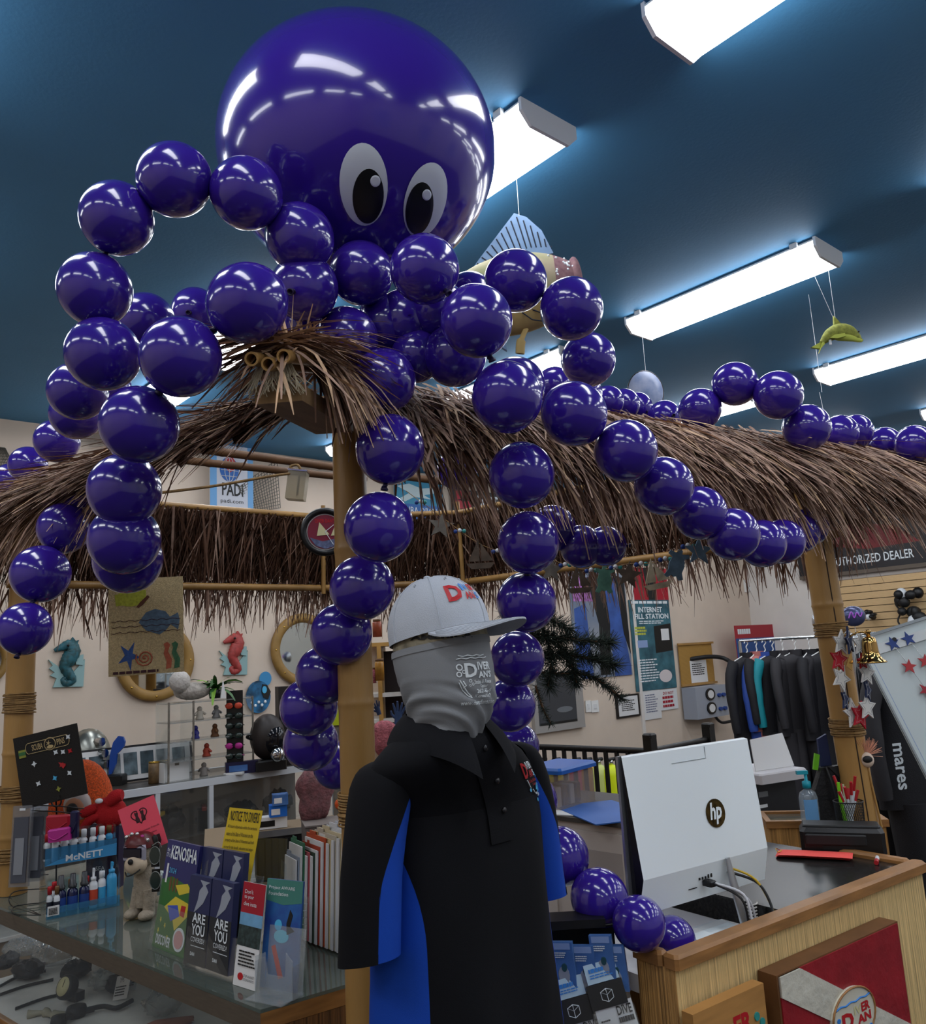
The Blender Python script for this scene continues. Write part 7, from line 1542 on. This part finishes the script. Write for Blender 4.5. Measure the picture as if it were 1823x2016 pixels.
rock('pink_rock', 'knobbly pink coral rock left of the corner post', 622, 1562, 4.4, 36, 52, m_rockp, 3); rock('orange_rock', 'small orange lump beside the post rope', 668, 1585, 4.2, 10, 12, mat('orange_plastic', '#d0521e', .5), 5)
rock('pink_coral', 'pink coral head between the post and the dressed form', 758, 1452, 4.9, 34, 30, m_corp, 8)
t = thing('grey_carton', 'flat grey carton behind the folders', 'box', PD(652, 1660, 4.2), FACE + .3); k = 4.2/F_PX; MB().box(-50*k, 48*k, 0, .2, -40*k, 34*k).build('carton', mat('carton_grey', '#6a625e', .7), t); MB().box(-50.5*k, 48.5*k, -.005, .21, 34.1*k, 37*k).build('lid', mat('carton_lid', '#7a716c', .7), t)
t = thing('black_books', 'row of black manuals below the blue boxes', 'books', PD(560, 1690, 4.3), FACE + .3); MB().box(-55*k, 55*k, 0, .18, -40*k, 44*k).build('spines', m_dark, t)
for j in range(8): MB().box((-50 + 13*j)*k, (-40 + 13*j)*k, -.004, -.0003, -36*k, 40*k).build('book', m_rub, t)
# ---- on top of the case
def ont(px, py): p = PZ(px, py, DZ); p.z = DZ + .0005; p.y = max(p.y, DY + .04); return p
ph = Panel('photo_strip', 'long black-framed strip of x-ray like photos standing on the case', 'picture', PY(258, 1510, 5.93), (-.2, .0, 0), .86, .24, m_frk, .015); ph.o.location.z = 1.12
ph.part('mat_board', m_paper, rect=(.02, .06, .98, .95), th=.002)
for j in range(7): ph.part('photo', mat('photo_%d' % (j % 3), ('#5a6a72', '#3c4a52', '#7d868a')[j % 3], .3, noise=(12, .8)), rect=(.05 + .13*j, .2, .155 + .13*j, .82), th=.004)
ph.done()
fn_ = thing('swim_fin', 'translucent blue fin blade upright in a black stand', 'fin', ont(228, 1545), FACE); k = 5.3/F_PX
MB().prism([(x*k, z*k) for x, z in ((-14, 20), (-8, 22), (0, 40), (2, 60), (8, 66), (16, 74), (18, 84), (14, 94), (4, 96), (-6, 84), (-12, 60))], -.01, .01).build('blade', mat('blade_blue', '#1350b4', .2, trans=.2), fn_); MB().cbox(-20*k, 18*k, -.05, .05, 0, 20*k, .008).build('stand', m_dark, fn_)
t = thing('cardboard_tube', 'stubby brown patterned tube beside the white box', 'tube', ont(303, 1542), FACE); MB().lathe([(0, 0), (.035, 0), (.035, .13), (0, .13)], 18).build('tube_body', mat('tube_brown', '#7a6244', .6, noise=(14, .5)), t); MB().lathe([(0, .1305), (.036, .1305), (.036, .14), (0, .14)], 18).build('tube_lid', m_brass, t)
t = thing('white_carton', 'small white carton in front of the acrylic cabinet', 'box', ont(341, 1538), .1); MB().box(-.09, .09, -.05, .05, 0, .125).build('carton', m_paper, t); MB().box(-.015, .015, -.0515, -.0503, .105, .125).build('thumb_notch', m_gw, t)
dh = thing('diving_helmet', 'silvery diving helmet hidden behind the pin board', 'helmet', ont(172, 1545), FACE); k = 5.6/F_PX; m_hel = mat('helmet_metal', '#8d8f88', .3, metal=.9)
MB().ball((0, 0, 55*k), 42*k, 40*k, 52*k, 22, 14).build('dome', m_hel, dh); MB().lathe([(0, 0), (46*k, 0), (44*k, 8*k), (30*k, 14*k), (0, 14*k)], 22).build('collar', m_hel, dh)
for (x, z) in ((32, 60), (26, 82), (36, 40)): MB().tube([(x*k, -20*k, z*k), ((x+14)*k, -28*k, z*k)], 8*k, 12).build('port', m_chrome, dh)
# acrylic cabinet
ab = thing('acrylic_cabinet', 'clear acrylic cabinet of figurines on the display case', 'cabinet', ont(425, 1532), .02); AW, AH = .62, .52
for (a, b, c_, d_, e, f) in ((-AW/2, AW/2, .20, .206, 0, AH), (-AW/2, -AW/2+.006, 0, .2, 0, AH), (AW/2-.006, AW/2, 0, .2, 0, AH), (-.14, -.134, .0, .2, .01, AH-.01)): MB().box(a, b, c_, d_, e, f).build('panel', m_glass, ab)
m_shl = thin('shelf_acrylic', '#b9bcba', .1, .35, .06)
for j in range(5): MB().box(-AW/2+.0065, AW/2-.0065, 0.001, .199, AH/4*j*.97, AH/4*j*.97+.008).build('shelf', m_shl, ab)
for x in (-AW/2, AW/2-.012, -.14): MB().box(x, x+.012, -.006, .0, 0, AH).build('edge_strip', m_gw, ab)
aM = Matrix.Translation(ab.location)
FG = [(-.05, 3, '#b8b0a4', 'white figure on the top shelf of the acrylic cabinet'), (.07, 3, '#7a7a7a', 'grey figure in the middle of the top cabinet shelf'), (.2, 3, '#17171a', 'black helmet figure on the top cabinet shelf'), (-.08, 2, '#2a2a80', 'tiny blue figure on the second cabinet shelf'), (.06, 2, '#6a4426', 'brown bear figure on the second cabinet shelf'), (.2, 2, '#b9bcbc', 'clear figure on the second cabinet shelf'), (.0, 1, '#a8402c', 'red and blue ball on the third cabinet shelf'), (.2, 1, '#6a86b8', 'blue glass figure on the third cabinet shelf'), (-.02, 0, '#8a8480', 'pale stone lump on the bottom cabinet shelf'), (.18, 0, '#77726c', 'grey stone lump on the bottom cabinet shelf')]
for i, (x, j, hx, lb) in enumerate(FG):
    t = thing('figurine', lb, 'figurine', aM @ Vector((x, .09, AH/4*j*.97 + .0085)), .3*i, 'figurines in the acrylic cabinet'); m = mat('fig_%d' % i, hx, .4)
    MB().lathe([(0, 0), (.028, 0), (.03, .006), (.022, .02), (.026, .04), (.016, .058), (0, .06)], 12).build('body', m, t); MB().ball((0, 0, .07), .018, n=12, m=8).build('head', m, t)
    for q in (-1, 1): MB().tube([(q*.02, 0, .048), (q*.04, -.01, .03)], .008, 8).build('arm', m, t)
# on the cabinet
sh_ = thing('coral_shell', 'pale spiral shell and coral lump on top of the acrylic cabinet', 'shell', aM @ Vector((-.15, .1, AH + .001)), 0); m_shc = mat('shell_pale', '#a59e96', .7, noise=(25, .3), bump=(60, .8))
MB().ball((.05, 0, .06), .13, .08, .06, 18, 10).build('coral_base', m_shc, sh_); MB().lathe([(0, -.03), (.07, -.02), (.075, 0), (.05, .02), (.03, .035), (0, .03)], 14, Matrix.Translation((-.06, -.06, .13)) @ Matrix.Rotation(PI/2, 4, 'X')).build('spiral', mat('shell_white', '#b9b3ad', .6, bump=(40, 1.0)), sh_)
pl_ = thing('potted_plant', 'bushy green plant on top of the acrylic cabinet', 'plant', aM @ Vector((.06, .08, AH + .001)), 0); m_lf = mat('leaf_green', '#2f5a2a', .5, noise=(20, .4)); m_lf2 = mat('leaf_bright', '#7aa83a', .5)
MB().lathe([(0, 0), (.04, 0), (.05, .06), (0, .06)], 14).build('pot', m_dark, pl_)
for j in range(26):
    a = random.uniform(0, 6.28); mb = MB(); blade(mb, Vector((0, 0, .06)), Vector((math.cos(a), math.sin(a), random.uniform(.5, 1.6))), random.uniform(.14, .24), .03, random.uniform(.2, .45), 4); mb.build('leaf', m_lf if j % 6 else m_lf2, pl_)
MB().prism([(-.02, 0), (.02, 0), (.0, .12)], -.13, -.12).build('white_spike', m_paper, pl_)
sr_ = thing('sunglasses_rack', 'narrow rack of sunglasses beside the acrylic cabinet', 'display rack', ont(472, 1526), FACE); k = 5.8/F_PX
MB().box(-16*k, 16*k, .01, .02, 0, 158*k).build('back_board', m_dark, sr_); MB().box(-18*k, 18*k, -.04, .05, 0, 4*k).build('base', m_paper, sr_)
srM = Matrix.Translation(sr_.location) @ Matrix.Rotation(FACE, 4, 'Z')
for j in range(6):
    t = thing('sunglasses', ['sunglasses at the foot of the rack with a pink arm', 'red mirrored sunglasses low on the rack', 'dark sunglasses third from the foot of the rack', 'dark sunglasses fourth from the foot of the rack', 'dark sunglasses fifth from the foot of the rack', 'orange-trimmed sunglasses at the top of the rack'][j], 'sunglasses', srM @ Vector((0, -.01, (34 + 19*j)*k)), FACE, 'sunglasses on the narrow rack')
    for q in (-1, 1): MB().ball((q*9*k, 0, 0), 8*k, 3*k, 6*k, 12, 8).build('lens', (m_lensg, m_magenta, m_lensg, m_lensg, m_lensg, m_orl)[j], t); MB().tube([(q*17*k, 0, 2*k), (q*17*k, 12*k, 0)], .003, 5).build('arm', m_dark if j else m_magenta, t)
    MB().tube([(-3*k, -2*k, 2*k), (3*k, -2*k, 2*k)], .003, 5).build('bridge', m_dark, t)
fm = thing('full_face_mask', 'black full-face dive mask on a stand at the case end', 'dive mask', ont(528, 1515), FACE + .5); k = 5.9/F_PX
MB().ball((0, 0, 62*k), 34*k, 34*k, 44*k, 22, 14).build('hood', mat('hood_rubber', '#2a2422', .5), fm); MB().ball((6*k, -14*k, 58*k), 26*k, 24*k, 30*k, 18, 12).build('face_plate', mat('face_plate', '#15161a', .1), fm); MB().lathe([(0, 0), (12*k, 0), (14*k, 8*k), (8*k, 14*k), (0, 14*k)], 14, Matrix.Translation((8*k, -36*k, 30*k)) @ Matrix.Rotation(PI/2, 4, 'X')).build('regulator', m_chrome, fm); MB().cbox(-30*k, 30*k, -30*k, 20*k, 0, 20*k, .01).build('stand', m_dark, fm)
for q in (-1, 1): MB().tube(smooth_path([(q*30*k, -10*k, 60*k), (q*38*k, 8*k, 64*k), (q*20*k, 30*k, 70*k)]), .01, 6).build('strap', m_rub, fm)
t = thing('mask_box', 'purple mask box under the full-face mask', 'box', ont(512, 1528), FACE + .4); MB().box(-30*k, 30*k, -.03, .03, 0, 22*k).build('carton', mat('box_purple', '#1d1a3c', .4), t); MB().box(-24*k, 10*k, -.032, -.0302, 5*k, 16*k).build('print', m_bl, t)
t = thing('speaker_box', 'dark speaker box on the wall side behind the balloon arm', 'speaker', ont(572, 1505), FACE + .4); MB().box(-22*k, 26*k, 0, .15, 0, 155*k).build('cabinet', mat('speaker_brown', '#1a1412', .6), t); MB().prism(ell(0, 60*k, 14*k, 14*k, 20), -.01, -.0005).build('cone', m_rub, t)
# ---- shelf unit behind the dressed form
su = thing('wooden_shelf', 'pine-framed shelf of jars behind the dressed form', 'shelf unit', PD(775, 1480, 5.2), FACE); k = 5.2/F_PX; m_pine = mat('pine_frame', '#b98d4a', .5, noise=(8, .15))
su.location.z = 0; zo = PD(775, 1480, 5.2).z
for x in (-22, 58): MB().box((x-4)*k, (x+4)*k, 0, .3, 0, zo + 210*k).build('upright', m_pine, su)
for z in (210, 110, 60, 10): MB().box(-60*k, 60*k, .002, .3, zo + z*k - .012, zo + z*k + .012).build('shelf_board', m_pine if z == 210 else m_deck, su)
MB().box(-16*k, 54*k, .1, .12, zo + 12*k, zo + 196*k).build('dark_panel', mat('dark_panel', '#1a1011', .7), su); MB().box(-60*k, -20*k, .31, .32, 0, zo + 210*k).build('back_panel', m_wall, su)
def jar(px, py, w_, h_, m, lb):
    t = thing('jar', lb, 'jar', PD(px, py, 5.12), FACE, 'jars on the pine shelf'); MB().lathe([(0, 0), (w_/2*k, 0), (w_/2*k, h_*.8*k), (w_*.4*k, h_*.88*k), (0, h_*.88*k)], 16).build('jar_body', m, t); MB().lathe([(0, h_*.885*k), (w_*.44*k, h_*.885*k), (w_*.44*k, h_*k), (0, h_*k)], 16).build('lid', m_bam_d, t)
jar(748, 1340, 18, 42, mat('jar_amber', '#a0702a', .3, noise=(20, .3)), 'amber jar with a dark lid on the pine shelf'); jar(743, 1254, 18, 34, mat('jar_red', '#9a4a30', .3, noise=(12, .5)), 'round red and brown jar on top of the pine shelf'); jar(736, 1345, 10, 30, m_corp, 'small pinkish jar beside the amber one')
def hand(px, py, d, s, m, lb, rot):
    t = thing('hand_sculpture', lb, 'sculpture', PD(px, py, d), (0, rot, FACE)); k = d/F_PX*s
    MB().tube([(0, 0, -16*k), (0, 0, 0), (0, 0, 12*k)], [7*k, 8*k, 9*k], 12, flat=.6).build('palm', m, t)
    for j, (x, l, a) in enumerate(((-7, 20, -.35), (-2.5, 26, -.1), (3, 24, .1), (7.5, 18, .35))):
        MB().tube([(x*k, 0, 9*k), (x*k + l*.5*k*math.sin(a), -1*k, 9*k + l*.5*k), (x*k + l*k*math.sin(a)*1.1, -4*k, 9*k + l*.95*k)], [3*k, 2.6*k, 1.8*k], 8).build('finger', m, t)
    MB().tube([(-7*k, 0, -2*k), (-15*k, -2*k, 5*k), (-17*k, -4*k, 12*k)], [3.2*k, 2.8*k, 2*k], 8).build('thumb', m, t)
m_hnd = mat('hand_blue', '#33486e', .55); hand(784, 1412, 4.85, .9, m_hnd, 'blue hand sculpture next to the form\'s collar', .15); hand(744, 1398, 4.95, .6, mat('hand_navy', '#1c2c4c', .6), 'small dark blue hand sculpture by the bamboo post', -.3)
t = thing('lime_strip', 'lime-yellow strip peeking between balloons and post', 'strip', PD(661, 1408, 5.0), FACE); MB().box(-.025, .025, 0, .01, -.06, .06).build('strip_face', mat('lime', '#b9c81e', .5), t); MB().box(-.03, .03, .0105, .02, -1.0, .07).build('stake', m_gw, t)
